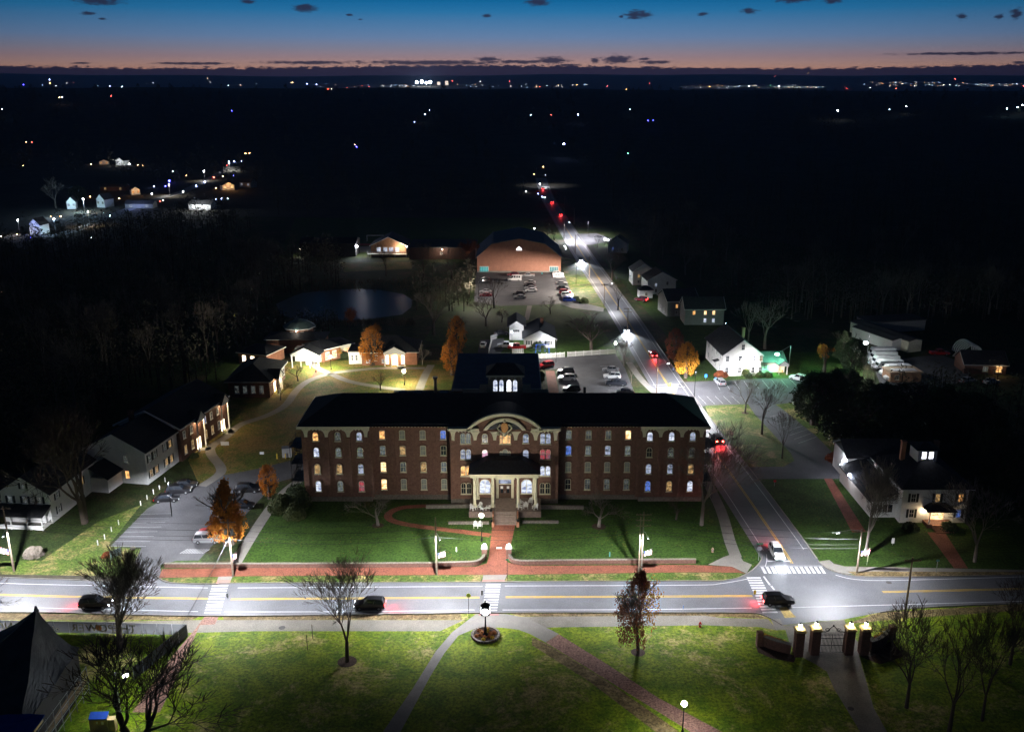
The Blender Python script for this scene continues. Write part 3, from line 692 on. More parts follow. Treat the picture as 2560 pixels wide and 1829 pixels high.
# hood arches of darker brick over windows
HM = {}
def hood_at(wo, w, h, rise):
    key_ = (w, h, rise)
    if key_ not in HM: HM[key_] = hood_mesh(0, 0, 0, w, h, rise)
    put('hood', HM[key_], wo)
def hood_mesh(x, y, z, w, h, rise):
    hood = MB()
    o = [(x+(w/2+.26)*math.cos(math.pi*i/8), z+h/2-rise+(rise+.26)*math.sin(math.pi*i/8)) for i in range(9)]
    n_ = [(x+(w/2+.03)*math.cos(math.pi*i/8), z+h/2-rise+(rise+.03)*math.sin(math.pi*i/8)) for i in range(9)]
    for i in range(8): hood.add([(o[i][0], y-.1, o[i][1]), (o[i+1][0], y-.1, o[i+1][1]), (n_[i+1][0], y-.1, n_[i+1][1]), (n_[i][0], y-.1, n_[i][1]),
                                 (o[i][0], y-.0015, o[i][1]), (o[i+1][0], y-.0015, o[i+1][1])], [(0, 3, 2, 1), (0, 1, 5, 4)])
    return hood.mesh('hood', brick_dk)
LIT = {
 'L': [['warm', 'dim', 'cool'], ['coolb', 'gray', 'gray'], ['warmd', 'warmd', 'cool'], ['coolb', 'gray', 'red']],
 'l': [['warm', 'curtain', 'curtain', 'blue'], ['gray', 'warmd', 'curtain', 'dark'], ['warmb', 'dim', 'warmd', 'gray'], ['warmb', 'curtain', 'curtain', 'curtain']],
 'r': [['gray', 'dim', 'dim', 'warmb'], ['blue', 'gray', 'cool', 'gray'], ['curtain', 'curtain', 'curtain', 'curtain'], ['dark', 'dim', 'dim', 'dim']],
 'R': [['coolb', 'coolb', 'cool'], ['dark', 'dim', 'dim'], ['cool', 'cool', 'warmd'], ['blue', 'warmd', 'coolb']],
}
for key, sty, dy in (('L', 'arch', 0), ('l', 'seg', .9), ('r', 'seg', .9), ('R', 'arch', 0)):
    for rI, z in enumerate(rows):
        hh = [1.85, 2.0, 2.1, 2.25][rI]
        for cI, x in enumerate(cols[key]):
            hood_at(window(hall, lx(x), dy, z, 1.12, hh, sty, LIT[key][rI][cI]), 1.12, hh, .56 if sty == 'arch' else .18)
CW = [[('pair', 'gray'), ('arch', 'dim'), ('triple', 'warm'), ('arch', 'cool'), ('pair', 'cool')],
      [('pair', 'cool'), ('arch', 'pink'), ('triple', 'curtain'), ('arch', 'cool'), ('pair', 'red')],
      [('pair', 'warm'), None, None, None, ('pair', 'coolb')],
      [('pair', 'dark'), None, None, None, ('pair', 'dark')]]
for rI, z in enumerate(rows):
    for cI, x in enumerate(cols['C']):
        q = CW[rI][cI]
        if not q: continue
        ww = {'pair': 2.0, 'arch': 1.15, 'triple': 2.1}[q[0]]; hh = [2.2, 2.1, 2.1, 2.35][rI] if q[0] != 'arch' else 1.95
        hood_at(window(hall, lx(x), -1.0, z, ww, hh, q[0], q[1]), ww, hh, .55)
# cream cornices, arcaded frieze panels
cor = MB()
for kind_, a, b, dy, top in SEGS:
    e = .75 if kind_ != 'ctr' else .7
    a0 = lx(a)-(.7 if a < -39 else 0); b0 = lx(b)+(.7 if b > 36 else 0)
    if kind_ == 'ctr':
        for u, v in ((a0-.3, lx(-6.2)), (lx(3.6), b0+.3)): cor.box(u, v, dy-.75, dy+.4, top+.002, top+.5)
        cor.box(lx(-12.05), lx(-11.76), -.99, .9, top+.001, top+.49); cor.box(lx(8.86), lx(9.15), -.99, .9, top+.001, top+.49)
    else: cor.box(a0+.004, b0-.004, dy-e, dy+.4, top+.002, top+.55)
cor.box(lx(-40.6), lx(-39.92), .42, 17.1, 15.0, 15.5); cor.box(lx(36.62), lx(37.3), .42, 17.1, 15.0, 15.5)
cor.build('cornice', cream, hall)
dn = MB()
for kind_, a, b, dy, top in SEGS:
    x = lx(a)+.4
    while x < lx(b)-.3:
        if not (kind_ == 'ctr' and lx(-6) < x < lx(3.4)): dn.box(x, x+.22, dy-.5, dy-.002, top-.28, top-.001)
        x += .62
dn.build('dentils', cream, hall)
def spandrel(cx, half, y, z0=13.25, z1=14.7, rad=.55, r_arch=1.45):
    """cream panel with two concave lower corners, between two arches"""
    pts = [(cx-half, z1), (cx-half+.02, z1-.12)]
    for i in range(7):
        t = math.pi/2*i/6; pts.append((cx-half+.1+(half-.38)*math.sin(t)**1.3*1.0, z1-.15-(z1-z0-.2)*(1-math.cos(t))))
    pts += [(cx-.3, z0), (cx+.3, z0)]
    for i in range(6, -1, -1):
        t = math.pi/2*i/6; pts.append((cx+half-.1-(half-.38)*math.sin(t)**1.3, z1-.15-(z1-z0-.2)*(1-math.cos(t))))
    pts += [(cx+half-.02, z1-.12), (cx+half, z1)]
    return MB().prism(pts, y-.14, y-.003, axis='y')
for key, dy in (('L', 0), ('R', 0)):
    c = cols[key]; sp = (c[-1]-c[0])/2
    for i in range(len(c)+1):
        x = c[0]-sp/2+i*sp; e = .62 if 0 < i < len(c) else .5
        xx = min(max(x, SEGS[0][1]+.9 if key == 'L' else SEGS[4][1]+.7), (SEGS[0][2] if key == 'L' else SEGS[4][2])-.75)
        spandrel(lx(xx), 1.05 if 0 < i < len(c) else .72, dy).build('frieze_panel', cream, hall)
for x, hf in ((-11.1, .6), (-6.95, 1.0), (-3.25, .95), (.7, .95), (4.45, 1.0), (8.2, .6)): spandrel(lx(x), hf, -1.0, 12.9, 14.7).build('frieze_panel', cream, hall)
# roof
rm = MB(); a, b, y0, y1, ze, zr = lx(-40.5), lx(37.3), -.7, 17.0, 15.52, 19.3
def hiproof(mb, a, b, y0, y1, ze, zr, ins):
    ym = (y0+y1)/2
    mb.add([(a, y0, ze), (b, y0, ze), (b, y1, ze), (a, y1, ze), (a+ins, ym, zr), (b-ins, ym, zr)], [(3, 2, 1, 0), (0, 1, 5, 4), (1, 2, 5), (2, 3, 4, 5), (3, 0, 4)])
hiproof(rm, a, b, y0, y1, ze, zr, 7.2); rm.build('roof', roofm, hall)
rm = MB(); rm.box(lx(-26.8), lx(-11.9), -.2, 3, 15.87, 15.98); rm.box(lx(9.2), lx(24.2), -.2, 3, 15.87, 15.98); rm.build('roof_edge', roofm, hall)
# centre arched gable: brick tympanum, cream arch moulding, barrel roof behind
gx = lx(-1.4); gz = 15.1; GW, GH = 7.0, 3.3
def seg_arc(w, hgt_, n=20, cx=gx, z=gz):
    Rr = (w*w+hgt_*hgt_)/(2*hgt_); th = math.asin(w/Rr)
    return [(cx+Rr*math.sin(-th+2*th*i/n), z+Rr*math.cos(-th+2*th*i/n)-(Rr-hgt_)) for i in range(n+1)]
MB().prism(seg_arc(GW-.3, GH-.3)[::-1], -1.0, 1.2, axis='y').build('gable_wall', brick, hall)
def arcband(w0, h0, w1, h1, y0, y1, z=gz, name='gable_arch', m=cream, n=24):
    mb = MB(); o = seg_arc(w0, h0, n, gx, z); i_ = seg_arc(w1, h1, n, gx, z); k = n+1
    vs = [(p[0], y0, p[1]) for p in o]+[(p[0], y0, p[1]) for p in i_]+[(p[0], y1, p[1]) for p in o]+[(p[0], y1, p[1]) for p in i_]; fs = []
    for q in range(n): fs += [(q, k+q, k+q+1, q+1), (q, q+1, 2*k+q+1, 2*k+q), (k+q, 3*k+q, 3*k+q+1, k+q+1), (2*k+q, 2*k+q+1, 3*k+q+1, 3*k+q)]
    fs += [(0, 2*k, 3*k, k), (k-1, 2*k-1, 4*k-1, 3*k-1)]
    mb.add(vs, fs); return mb.build(name, m, hall)
arcband(GW+.35, GH+.15, GW-.35, GH-.42, -1.75, -1.002)
arcband(4.0, 2.35, 3.3, 1.75, -1.5, -1.003, name='inner_arch')
mb = MB(); o = seg_arc(GW+.1, GH-.02); k = len(o)
mb.add([(p[0], -1.0, p[1]) for p in o]+[(p[0], 9.0, p[1]+.0) for p in o], [(i, i+1, k+i+1, k+i) for i in range(k-1)]); mb.build('barrel_roof', roofm, hall)
mb = MB().prism([(x, z) for x, z in seg_arc(3.2, 1.65, 16, gx, 15.15)][::-1], -1.06, -1.004, axis='y'); mb.build('lunette_window', glass_d, hall)
# carved crest over the centre: shield, crown and scrolls
cr_ = MB(); cr_.prism([(gx-.62, 16.5), (gx-.68, 15.6), (gx-.35, 14.95), (gx, 14.7), (gx+.35, 14.95), (gx+.68, 15.6), (gx+.62, 16.5), (gx, 16.75)], -1.85, -1.5, axis='y')
o = cr_.build('crest', mat('bronze_crest', (.34, .17, .06), .35, .6, scale=4), hall)
s_ = MB()
for sg in (-1, 1):
    p = [(gx+sg*(.75+.55*math.sin(t*.55)), -1.55, 16.3-t*.24) for t in range(9)]
    for i in range(8): s_.tube(p[i], p[i+1], .17-.008*i, .16-.008*i, 6)
    s_.ball((gx+sg*1.15, -1.5, 14.35), .24)
s_.build('crest_scrolls', cream, o); s_ = MB(); s_.lathe([(.28, 13.9), (.5, 14.3), (.42, 14.75), (.1, 14.8)], 10, (gx, -1.4)); s_.build('crest_bracket', cream, o); MB().ball((gx, -1.6, 16.9), .3).build('crest_finial', cream, o)
# cupola tower
ct = MB(); cx = lx(-1.35); cy = 13.0; ct.box(cx-5.2, cx+5.2, cy-3.4, cy+3.4, 17.6, 18.4)
ct.box(cx-3.4, cx+3.4, cy-2.7, cy+2.7, 18.4, 21.9)
ct.build('cupola', mat('tan_cupola', (.36, .31, .22), .7), hall)
ct = MB(); ct.box(cx-3.75, cx+3.75, cy-3.1, cy+3.1, 21.92, 22.35)
for i in range(6): ct.box(cx-3.2+i*1.25, cx-2.95+i*1.25, cy-3.0, cy-2.71, 21.4, 21.9)
ct.build('cupola_cornice', cream, hall)
ct = MB(); hiproof(ct, cx-3.9, cx+3.9, cy-3.2, cy+3.2, 22.36, 24.0, 2.2); ct.build('cupola_roof', roofm, hall)
for i, x in enumerate((-1.95, -.75, .75, 1.95)): window(hall, cx+x*1.0, cy-2.7, 20.1, 1.0, 2.5, 'arch', 'glare' if i == 2 else 'coolb')
o = MB().box(cx-.2, cx+.2, 7.2, 7.5, 18.25, 18.5).build('flood_lamp', iron, hall); lamp('SPOT', (cx, 7.0, 18.7), (1, .9, .72), 420, hall, .1, (R(100), 0, 0), 150, .5)  # roof flood with no known fixture, added to brighten the dark cupola walls
ct = MB(); hiproof(ct, cx-9, cx+9, 6, 22, 15.5, 18.2, 6); ct.build('rear_roof', roofm, hall)
# rear wing with grey flat roof, low link and chimney
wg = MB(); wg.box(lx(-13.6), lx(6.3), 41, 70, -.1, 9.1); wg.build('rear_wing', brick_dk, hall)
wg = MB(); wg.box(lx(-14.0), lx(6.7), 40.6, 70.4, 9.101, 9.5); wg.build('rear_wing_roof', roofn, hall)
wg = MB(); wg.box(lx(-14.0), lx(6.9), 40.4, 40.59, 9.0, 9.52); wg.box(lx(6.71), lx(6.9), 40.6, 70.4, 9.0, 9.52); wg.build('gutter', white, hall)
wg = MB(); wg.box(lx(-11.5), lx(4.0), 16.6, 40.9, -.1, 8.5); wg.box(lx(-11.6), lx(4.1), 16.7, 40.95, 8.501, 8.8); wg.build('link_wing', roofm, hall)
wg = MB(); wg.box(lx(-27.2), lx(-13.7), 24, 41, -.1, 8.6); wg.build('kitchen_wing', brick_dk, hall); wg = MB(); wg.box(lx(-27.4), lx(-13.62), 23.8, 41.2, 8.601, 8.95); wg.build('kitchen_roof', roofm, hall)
for x in (-25.2, -21.6, -15.6): MB().box(lx(x)-.9, lx(x)+.9, 37.5, 39.5, 8.951, 9.3).build('skylight', glass_d, hall)
wg = MB(); wg.tube((lx(-17.6), 38.6, 8.9), (lx(-17.6), 38.6, 12.6), .36, n=12); wg.tube((lx(-17.6), 38.6, 12.61), (lx(-17.6), 38.6, 13.0), .62, n=12); wg.build('flue', steel, hall)
# wall lamp / service cowls on the roof
mb = MB(); mb.box(lx(-29.5), lx(-28.9), 12, 12.6, 17.2, 18.0); mb.build('roof_vent', iron, hall); MB().box(lx(14.2), lx(14.7), 11, 11.5, 17.9, 19.5).build('roof_vent', iron, hall)
# porch
PX0, PX1 = -8.0, 5.2
pr = MB(); pr.box(lx(-7.75), lx(4.95), -5.6, -1.02, 7.3, 8.0); pr.box(lx(PX0), lx(PX1), -6.1, -1.02, 8.001, 8.2); pr.build('porch_beam', cream, hall)
pr = MB(); a, b = lx(PX0-.1), lx(PX1+.1); pr.add([(a, -6.2, 8.21), (b, -6.2, 8.21), (b, -1.03, 8.21), (a, -1.03, 8.21), (a+3.2, -3.0, 9.7), (b-3.2, -3.0, 9.7), (b-3.2, -1.03, 9.9), (a+3.2, -1.03, 9.9)],
    [(0, 1, 5, 4), (1, 2, 6, 5), (3, 0, 4, 7), (4, 5, 6, 7), (3, 2, 1, 0), (2, 3, 7, 6)]); pr.build('porch_roof', roofm, hall)
pr = MB()
for i in range(21): pr.box(lx(-7.6)+i*.61, lx(-7.6)+i*.61+.3, -5.75, -5.605, 7.62, 7.82)
pr.build('porch_dentils', cream, hall)
for x, y in ((-7.0, -5.1), (-3.6, -5.1), (1.15, -5.1), (4.45, -5.1), (-6.6, -1.6), (4.2, -1.6)):
    c_ = MB(); c_.box(-.42, .42, -.42, .42, 0, .35); c_.lathe([(.34, .351), (.30, .6), (.29, 3), (.25, 5.75), (.33, 5.8), (.33, 5.95)], 14); c_.box(-.40, .40, -.40, .40, 5.951, 6.08)
    c_.build('column', cream, hall, (lx(x), y, 1.21))
pf = MB(); pf.box(lx(-8.0), lx(-3.62), -7.2, -1.14, -.1, 1.2); pf.box(lx(1.2), lx(5.4), -7.2, -1.14, -.1, 1.2); pf.box(lx(-3.6), lx(1.18), -7.0, -1.14, -.1, 1.203)
pf.build('porch_floor', mat('brown_decking', (.17, .125, .105), .8, scale=2), hall)
steps(hall, lx(-3.35), lx(.85), -10.3, 0, -7.001, 1.2, 8, mat('step_stone', (.24, .185, .16), .85, scale=3))
pf = MB()
for x in (-3.62, .88): pf.box(lx(x), lx(x)+.32, -8.4, -7.21, -.05, 1.35); pf.box(lx(x), lx(x)+.32, -10.5, -8.41, -.05, .75); pf.box(lx(x)-.08, lx(x)+.42, -11.2, -10.51, -.05, .95)
pf.build('stair_wall', brick_pl, hall)
for x in (-3.3, .8):
    r_ = MB(); pts = [(lx(x), -10.6, 1.0), (lx(x), -7.1, 2.15), (lx(x), -1.6, 2.15)]
    for i in range(2): r_.tube(pts[i], pts[i+1], .035)
    for k in range(9): yy = -10.5+k*.95; zz = 1.0+min(1, (yy+10.6)/3.5)*1.15; r_.tube((lx(x), yy, max(.1, zz-.95)), (lx(x), yy, zz), .025, n=4)
    r_.build('handrail', iron, hall)
# doorway
dx = lx(-1.35)
d_ = MB(); d_.box(dx-1.7, dx-1.2, -1.3, -1.001, 1.2, 5.1); d_.box(dx+1.2, dx+1.7, -1.3, -1.001, 1.2, 5.1); d_.box(dx-1.85, dx+1.85, -1.4, -1.001, 5.101, 5.55); d_.box(dx-1.2, dx+1.2, -1.15, -1.001, 4.02, 4.12)
d_.build('door_surround', cream, hall)
for s2 in (-1, 1):
    o = MB().box(-.58, .58, -.1, -.001, 0, 2.8).build('door', door_m, hall, (dx+s2*.59, -1.0, 1.21))
    MB().box(-.24, .24, -.13, -.101, 1.9, 2.4).build('notice', white, o); MB().box(-.25, .25, -.125, -.1015, 1.0, 1.8).build('pane', glass_d, o)
    MB().box(-s2*.5-.03, -s2*.5+.03, -.19, -.102, 1.05, 1.4).build('handle', steel, o)
MB().box(dx-1.18, dx+1.18, -1.08, -1.002, 4.13, 5.09).build('transom', KIND['cool'], hall)
for x in (-5.15, 2.8):
    window(hall, lx(x), -1.0, 3.55, 2.15, 3.0, 'arch', 'coolb'); MB().box(lx(x)-.06, lx(x)+.06, -1.13, -1.101, 2.1, 5.0).build('mullion', cream, hall)
for x in (-5.15, -1.35, 2.8):
    o = MB().box(lx(x)-.5, lx(x)+.5, -4.2, -3.8, 7.16, 7.298).build('ceiling_light', glow('porch_light', (1, .93, .8), 4), hall)
    lamp('POINT', (lx(x), -4.0, 6.9), NEUT, 38, o, .15)
# fire escapes on both end walls
for sx, xx in ((-1, -39.95), (1, 36.65)):
    f_ = MB(); x0, x1 = (lx(xx)-2.6, lx(xx)-.02) if sx < 0 else (lx(xx)+.02, lx(xx)+2.2)
    for z in (3.6, 7.2, 10.6):
        f_.box(x0, x1, 1.2, 6.5, z, z+.08)
        for yy in (1.2, 6.5): f_.tube((x0, yy, z+1.0), (x1, yy, z+1.0), .04, n=4)
        f_.tube((x0 if sx < 0 else x1, 1.2, z+1.0), (x0 if sx < 0 else x1, 6.5, z+1.0), .04, n=4); f_.tube((x0 if sx < 0 else x1, 1.2, z+.5), (x0 if sx < 0 else x1, 6.5, z+.5), .03, n=4)
        for k in range(12): f_.tube((x0 if sx < 0 else x1, 1.2+k*.48, z), (x0 if sx < 0 else x1, 1.2+k*.48, z+1.0), .02, n=3)
        for k in range(6): f_.tube((x0+(x1-x0)*k/5, 1.2, z), (x0+(x1-x0)*k/5, 1.2, z+1.0), .02, n=3)
        for k in range(9): f_.box(x0+.4, x0+1.3, 2.2+k*.4, 2.5+k*.4, z-3.3+k*.38, z-3.24+k*.38)
        for q in (x0+.4, x0+1.3): f_.tube((q, 2.2, z-3.4), (q, 5.6, z+.0), .05, n=4)
    for q in (x0, x1):
        for yy in (1.2, 6.5): f_.tube((q, yy, 0), (q, yy, 11.6), .06, n=4)
    f_.build('fire_escape', iron, hall)
o = MB().box(lx(-39.9)-.3, lx(-39.9)-.02, 3.0, 3.3, 2.6, 2.9).build('wall_lamp', glow('cool_lamp', (.8, .88, 1), 22), hall)
lamp('POINT', (lx(-39.9)-.6, 3.1, 2.5), LED, 90, o, .1)
# terrace walls in front of the porch, garden wall along the pavement
def wall_line(name, label, px, h, th, m, capm=None):
    t = thing(name, label, 'wall', (0, 0, 0)); line = smooth_line(to_g(px), 5) if len(px) > 2 else to_g(px); t.location = (line[0].x, line[0].y, 0)
    mb = MB(); mb.M = Matrix.Translation((-line[0].x, -line[0].y, 0)); kerb(mb, line, h, th); mb.build('wall', m, t)
    mb = MB(); mb.M = Matrix.Translation((-line[0].x, -line[0].y, h+.003)); kerb(mb, line, .09, th+.12); mb.build('coping', capm or stone, t)
    return t
wall_line('garden_wall', 'low brick garden wall left of the brick walk, curving in to the left lamp pier', [(412, 1418), (700, 1418), (1000, 1417), (1150, 1414), (1193, 1411), (1208, 1400), (1211, 1388)], .75, .35, brick_dk)
wall_line('garden_wall', 'low brick garden wall right of the brick walk, running to the corner pavement', [(1272, 1388), (1276, 1400), (1290, 1409), (1330, 1411), (1450, 1409), (1739, 1407)], .75, .35, brick_dk)
wall_line('terrace_wall', 'upper stone terrace wall on the lawn left of the porch', [(1065, 1270), (1184, 1268)], .6, .4, stone)
wall_line('terrace_wall', 'upper stone terrace wall on the lawn right of the porch', [(1348, 1271), (1459, 1272)], .6, .4, stone)
wall_line('terrace_wall', 'short lower stone wall left of the steps beneath the bright lamp', [(1121, 1309), (1222, 1309)], .4, .35, stone)
wall_line('terrace_wall', 'short lower stone wall right of the steps', [(1306, 1307), (1396, 1307)], .4, .35, stone)
for px, side in ((1211, 'left'), (1272, 'right')):
    g = P(px, 1391); t = thing('lamp_pier', 'brick pier with glowing lantern at the %s side of the brick walk' % side, 'lamp pier', g)
    m_ = MB(); m_.box(-.45, .45, -.45, .45, 0, 1.6); m_.build('pier', brick_dk, t); MB().box(-.55, .55, -.55, .55, 1.602, 1.75).build('cap', stone, t)
    o = MB().ball((0, 0, 2.12), .32, 10, 6).build('lamp_globe', glow('pier_globe', (.80, .87, 1), 60), t)
    MB().lathe([(.12, 1.751), (.1, 1.82)], 8).build('lamp_base', iron, t); MB().lathe([(.2, 2.44), (.05, 2.6)], 8).build('finial', iron, t)
# ------------------------------------------------------------------ the other buildings
def rot_of(p, q):
    """angle of the wall line p->q seen as the front"""
    return math.atan2(q.y-p.y, q.x-p.x)
def from_front(p, q, depth):
    """house placement from the two feet of its front wall: centre, rotation, width"""
    w_ = (q-p).length; a = rot_of(p, q); n_ = Vector((-math.sin(a), math.cos(a), 0)); c = (p+q)/2+n_*depth/2
    return (c.x, c.y, 0), a, w_
def portico(t, x, y, ang, w, dp, h, rh, ncol, kind='wglare', pm=white, wallm=None, rf=roofm, lampW=400, col=WARM, solid=False):
    """small gabled entrance porch facing local -y before turning by ang"""

    mb = MB(); mb.box(-w/2, w/2, -dp, -dp+.3, h-.5, h); mb.add([(-w/2-.2, -dp-.1, h+.001), (w/2+.2, -dp-.1, h+.001), (0, -dp-.1, h+rh), (-w/2-.2, -dp+.1, h+.001), (w/2+.2, -dp+.1, h+.001), (0, -dp+.1, h+rh)], [(0, 1, 2), (3, 5, 4), (0, 3, 4, 1), (1, 4, 5, 2), (2, 5, 3, 0)])
    mb.box(-w/2, w/2, -dp+.301, -.002, h-.2, h-.01)
    o = mb.build('portico', pm, t, (x, y, 0), ang)
    cm_ = MB()
    for i in range(ncol): xx = -w/2+.25+(w-.5)*i/max(1, ncol-1); cm_.lathe([(.22, 0), (.17, .2), (.15, h-.7), (.22, h-.501)], 10, (xx, -dp+.2))
    cm_.build('column', pm, o)
    r_ = MB(); e = .3
    for s2 in (-1, 1):
        r_.loft([[(s2*(w/2+e), yy, h-.08), (0, yy, h+rh+.05), (0, yy, h+rh+.2), (s2*(w/2+e), yy, h+.1)] for yy in (-dp-.3, 1.5)])
    r_.build('portico_roof', rf, o)
    MB().box(-.75, .75, -.07, -.003, .1, 2.6).build('glazed_door', KIND[kind], o)
    MB().box(-.2, .2, -dp/2-.2, -dp/2+.2, h-.34, h-.201).build('ceiling_lamp', glow('warm_lamp', (1, .8, .55), 20), o)
    lamp('POINT', (0, -dp*.55, h-.6), col, lampW, o, .2)
    return o
# 1. domed campus building with gabled portico
p, q = P(590, 914), P(833, 905)
c, a, w_ = (P(612, 905).x, 0, 0), 0, 0
t = thing('campus_building', 'white trimmed campus building with glowing gabled portico and green octagonal roof', 'building', P(735, 880))
W1 = lambda px, py: P(px, py)-P(735, 880)
def wingbox(px0, py0, px1, py1, dp, h, rh, wins, roof='gx', wallm=brick_pl, rf=roofm):
    p_, q_ = W1(px0, py0), W1(px1, py1); a_ = rot_of(p_, q_); L_ = (q_-p_).length
    n_ = Vector((-math.sin(a_), math.cos(a_), 0)); cc = (p_+q_)/2+n_*dp/2

    wl = MB().at(cc, a_); wl.box(-L_/2, L_/2, -dp/2, dp/2, -.05, h)
    r_ = MB().at(cc, a_); hiproof(r_, -L_/2-.5, L_/2+.5, -dp/2-.6, dp/2+.6, h+.3, h+.3+rh, min(dp/2, L_/2-.5)); tr = MB().at(cc, a_); tr.box(-L_/2-.5, L_/2+.5, -dp/2-.6, dp/2+.6, h+.001, h+.298)
    o = wl.build('wing', wallm, t); r_.build('roof', rf, o); tr.build('eaves', white, o)
    for (u, z, ww, hh, kd) in wins:
        pos = Matrix.Translation(cc) @ Matrix.Rotation(a_, 4, 'Z') @ Vector((u*L_, -dp/2, z)); window(o, pos.x, pos.y, pos.z, ww, hh, 'rect', kd, a_, white)
    return o, cc, a_, L_
wingbox(598, 908, 668, 916, 9, 3.2, 1.8, [(-.3, 1.7, 1.3, 1.9, 'wglare'), (0, 1.7, 1.3, 1.9, 'wglare'), (.3, 1.7, 1.3, 1.9, 'warmb')])
wingbox(808, 906, 852, 895, 9, 3.6, 1.6, [(-.25, 1.8, 1.4, 2.2, 'warmb'), (.15, 1.8, 1.4, 2.2, 'warmb')])
wingbox(853, 894, 883, 888, 8, 3.6, .5, [(0, 1.7, 2.2, 2.2, 'warmb')], wallm=white)
MB().at(W1(737, 890)+Vector((0, 6, 0))).box(-9, 8, -3, 5, -.05, 4.2).build('main_block', brick_pl, t)
mb = MB().at(W1(737, 890)+Vector((0, 6, 0))); mb.box(-9.5, 8.5, -3.5, 5.5, 4.201, 4.45); mb.build('eaves', white, t)
mb = MB().at(W1(737, 890)+Vector((0, 6, 0)), 0); hiproof(mb, -9.7, 8.7, -3.7, 5.7, 4.46, 5.7, 4.5); mb.build('roof', roofm, t)
portico(t, W1(772, 912).x, W1(772, 912).y, -.10, 8.2, 3.2, 3.9, 2.0, 4, 'glare', lampW=1500, col=(1, .9, .75))
mb = MB().at(W1(772, 905)+Vector((0, 2.2, 0)), -.10); mb.box(-4, 4, -1.6, 1.5, 0, 3.9); mb.build('entrance_wall', white, t)
og = W1(752, 866); mb = MB().lathe([(4.2, 0), (4.2, 6.2)], 8, (og.x, og.y)); mb.build('octagon_hall', brick_pl, t)
mb = MB().lathe([(4.9, 6.201), (4.9, 6.6)], 8, (og.x, og.y)); mb.build('octagon_eaves', white, t)
mb = MB().lathe([(5.1, 6.601), (2.6, 8.1), (.2, 8.9)], 8, (og.x, og.y)); mb.build('octagon_roof', copper, t)
o = MB().box(og.x-.15, og.x+.15, og.y-4.6, og.y-4.3, 6.0, 6.3).build('wall_lamp', glow('warm_lamp', (1, .8, .55), 20), t); lamp('POINT', (og.x, og.y-5.6, 6.9), NEUT, 60, t, .15)  # lamp box and point light added here to whiten the octagon eaves
for k, u in enumerate((-1.6, 0, 1.6)): window(t, og.x+u, og.y-3.9, 5.2, 1.1, .9, 'rect', 'coolb' if k != 2 else 'dim', 0, white)
# 2. brick campus building with gabled entrance, right of the path junction
b2 = P(905, 913), P(1043, 912); loc, a, w_ = from_front(b2[0], b2[1], 12)
t = house('campus_building', 'single storey brick campus building with glowing white gabled entrance and dark roof', 'building', loc, a, w_, 12, 3.9, 'hip', 3.2, brick_pl, roofm, .6,
    [('f', -w_/2+1.9, 1.3, 1.3, 1.0, 'cool'), ('f', -w_/2+6.4, 1.3, 1.3, 1.0, 'cool'), ('f', -w_/2+4, 2.2, 1.0, 1.6, 'dim')], trim=white, frame=white)
portico(t, w_/2-6.3, -6, 0, 6.2, 1.2, 4.0, 1.7, 4, 'wglare', lampW=700)
mb = MB(); [mb.box(w_/2-6.3+s*2.2-.4, w_/2-6.3+s*2.2+.4, -6.08, -6.002, .4, 2.9) for s in (-1, 1)]; mb.build('side_light', KIND['wglare'], t)
mb = MB(); mb.box(-w_/2-3.9, -w_/2-.02, -4.5, 3, 0, 3.6); mb.build('link', white, t)
MB().box(-w_/2-4.1, -w_/2-.01, -4.8, 3.3, 3.601, 3.9).build('link_roof', roofm, t)
for u in (-2.9, -1.7): window(t, -w_/2+u, -4.5, 1.9, .7, 1.8, 'rect', 'dim', 0, white)
# 3. brick hall with hipped roof at the left of the curved path
loc, a, w_ = from_front(P(577, 989), P(679, 989), 14)
t = house('campus_building', 'small brick hall with hipped roof and amber lit side entrance left of the path', 'building', loc, 0, w_, 17, 4.4, 'hip', 3.0, brick_dk, roofm, .7,
    [('f', u, 2.2, 1.1, 2.0, 'dim') for u in (-w_/2+2.2, -w_/2+4.3, -w_/2+6.4, -w_/2+8.5)]+[('r', 4.5, 2.4, 1.4, 2.0, 'gray'), ('r', 6.6, 2.4, 1.4, 2.0, 'gray')], trim=white, frame=white)
portico(t, w_/2, -3.2, math.pi/2, 4.6, 1.6, 4.2, 1.8, 4, 'wglare', lampW=420, rf=roofm)
# 4. long dormitory running up the left edge of the campus
A, B, Cc = P(371, 1212), P(447, 1150), P(540, 1060)
p0 = P(371, 1211); p1 = P(448, 1153)
d0 = (p1-p0).normalized(); L1 = (p1-p0).length; a = math.atan2(d0.y, d0.x)
t = thing('dormitory', 'long two storey white clapboard dormitory with brick rear section, amber windows and glowing doorways', 'building', (p0+p1)/2+Vector((-d0.y, d0.x, 0))*6.5, a)
wn = []
for k, u in enumerate((-.38, -.22, .10, .26)):
    wn += [('f', u*L1, 5.2, 1.0, 1.7, 'dim' if k < 3 else 'warmd', True), ('f', u*L1, 1.9, 1.0, 1.7, 'warmd', True)]
house('dormitory', '', '', None, 0, L1, 13, 7.0, 'gx', 3.4, siding, roofm, .5, wn+[('l', -2.2, 1.9, 1.0, 1.8, 'warm'), ('l', -2.2, 5.2, 1.0, 1.8, 'dim')], parent=t, trim=white, frame=white)
L2 = 22.0; o2 = L1/2+L2/2+.05
mb = MB(); mb.box(o2-L2/2, o2+L2/2, -7.2, 7.0, -.05, 7.4); bw = mb.build('brick_wing', brick_dk, t)
mb = MB()
for s2 in (-1, 1): mb.loft([[(xx, s2*7.7, 7.3), (xx, 0, 11.0), (xx, 0, 11.2), (xx, s2*7.7, 7.5)] for xx in (o2-L2/2-.4, o2+L2/2+.4)])
mb.build('roof', roofm, bw)
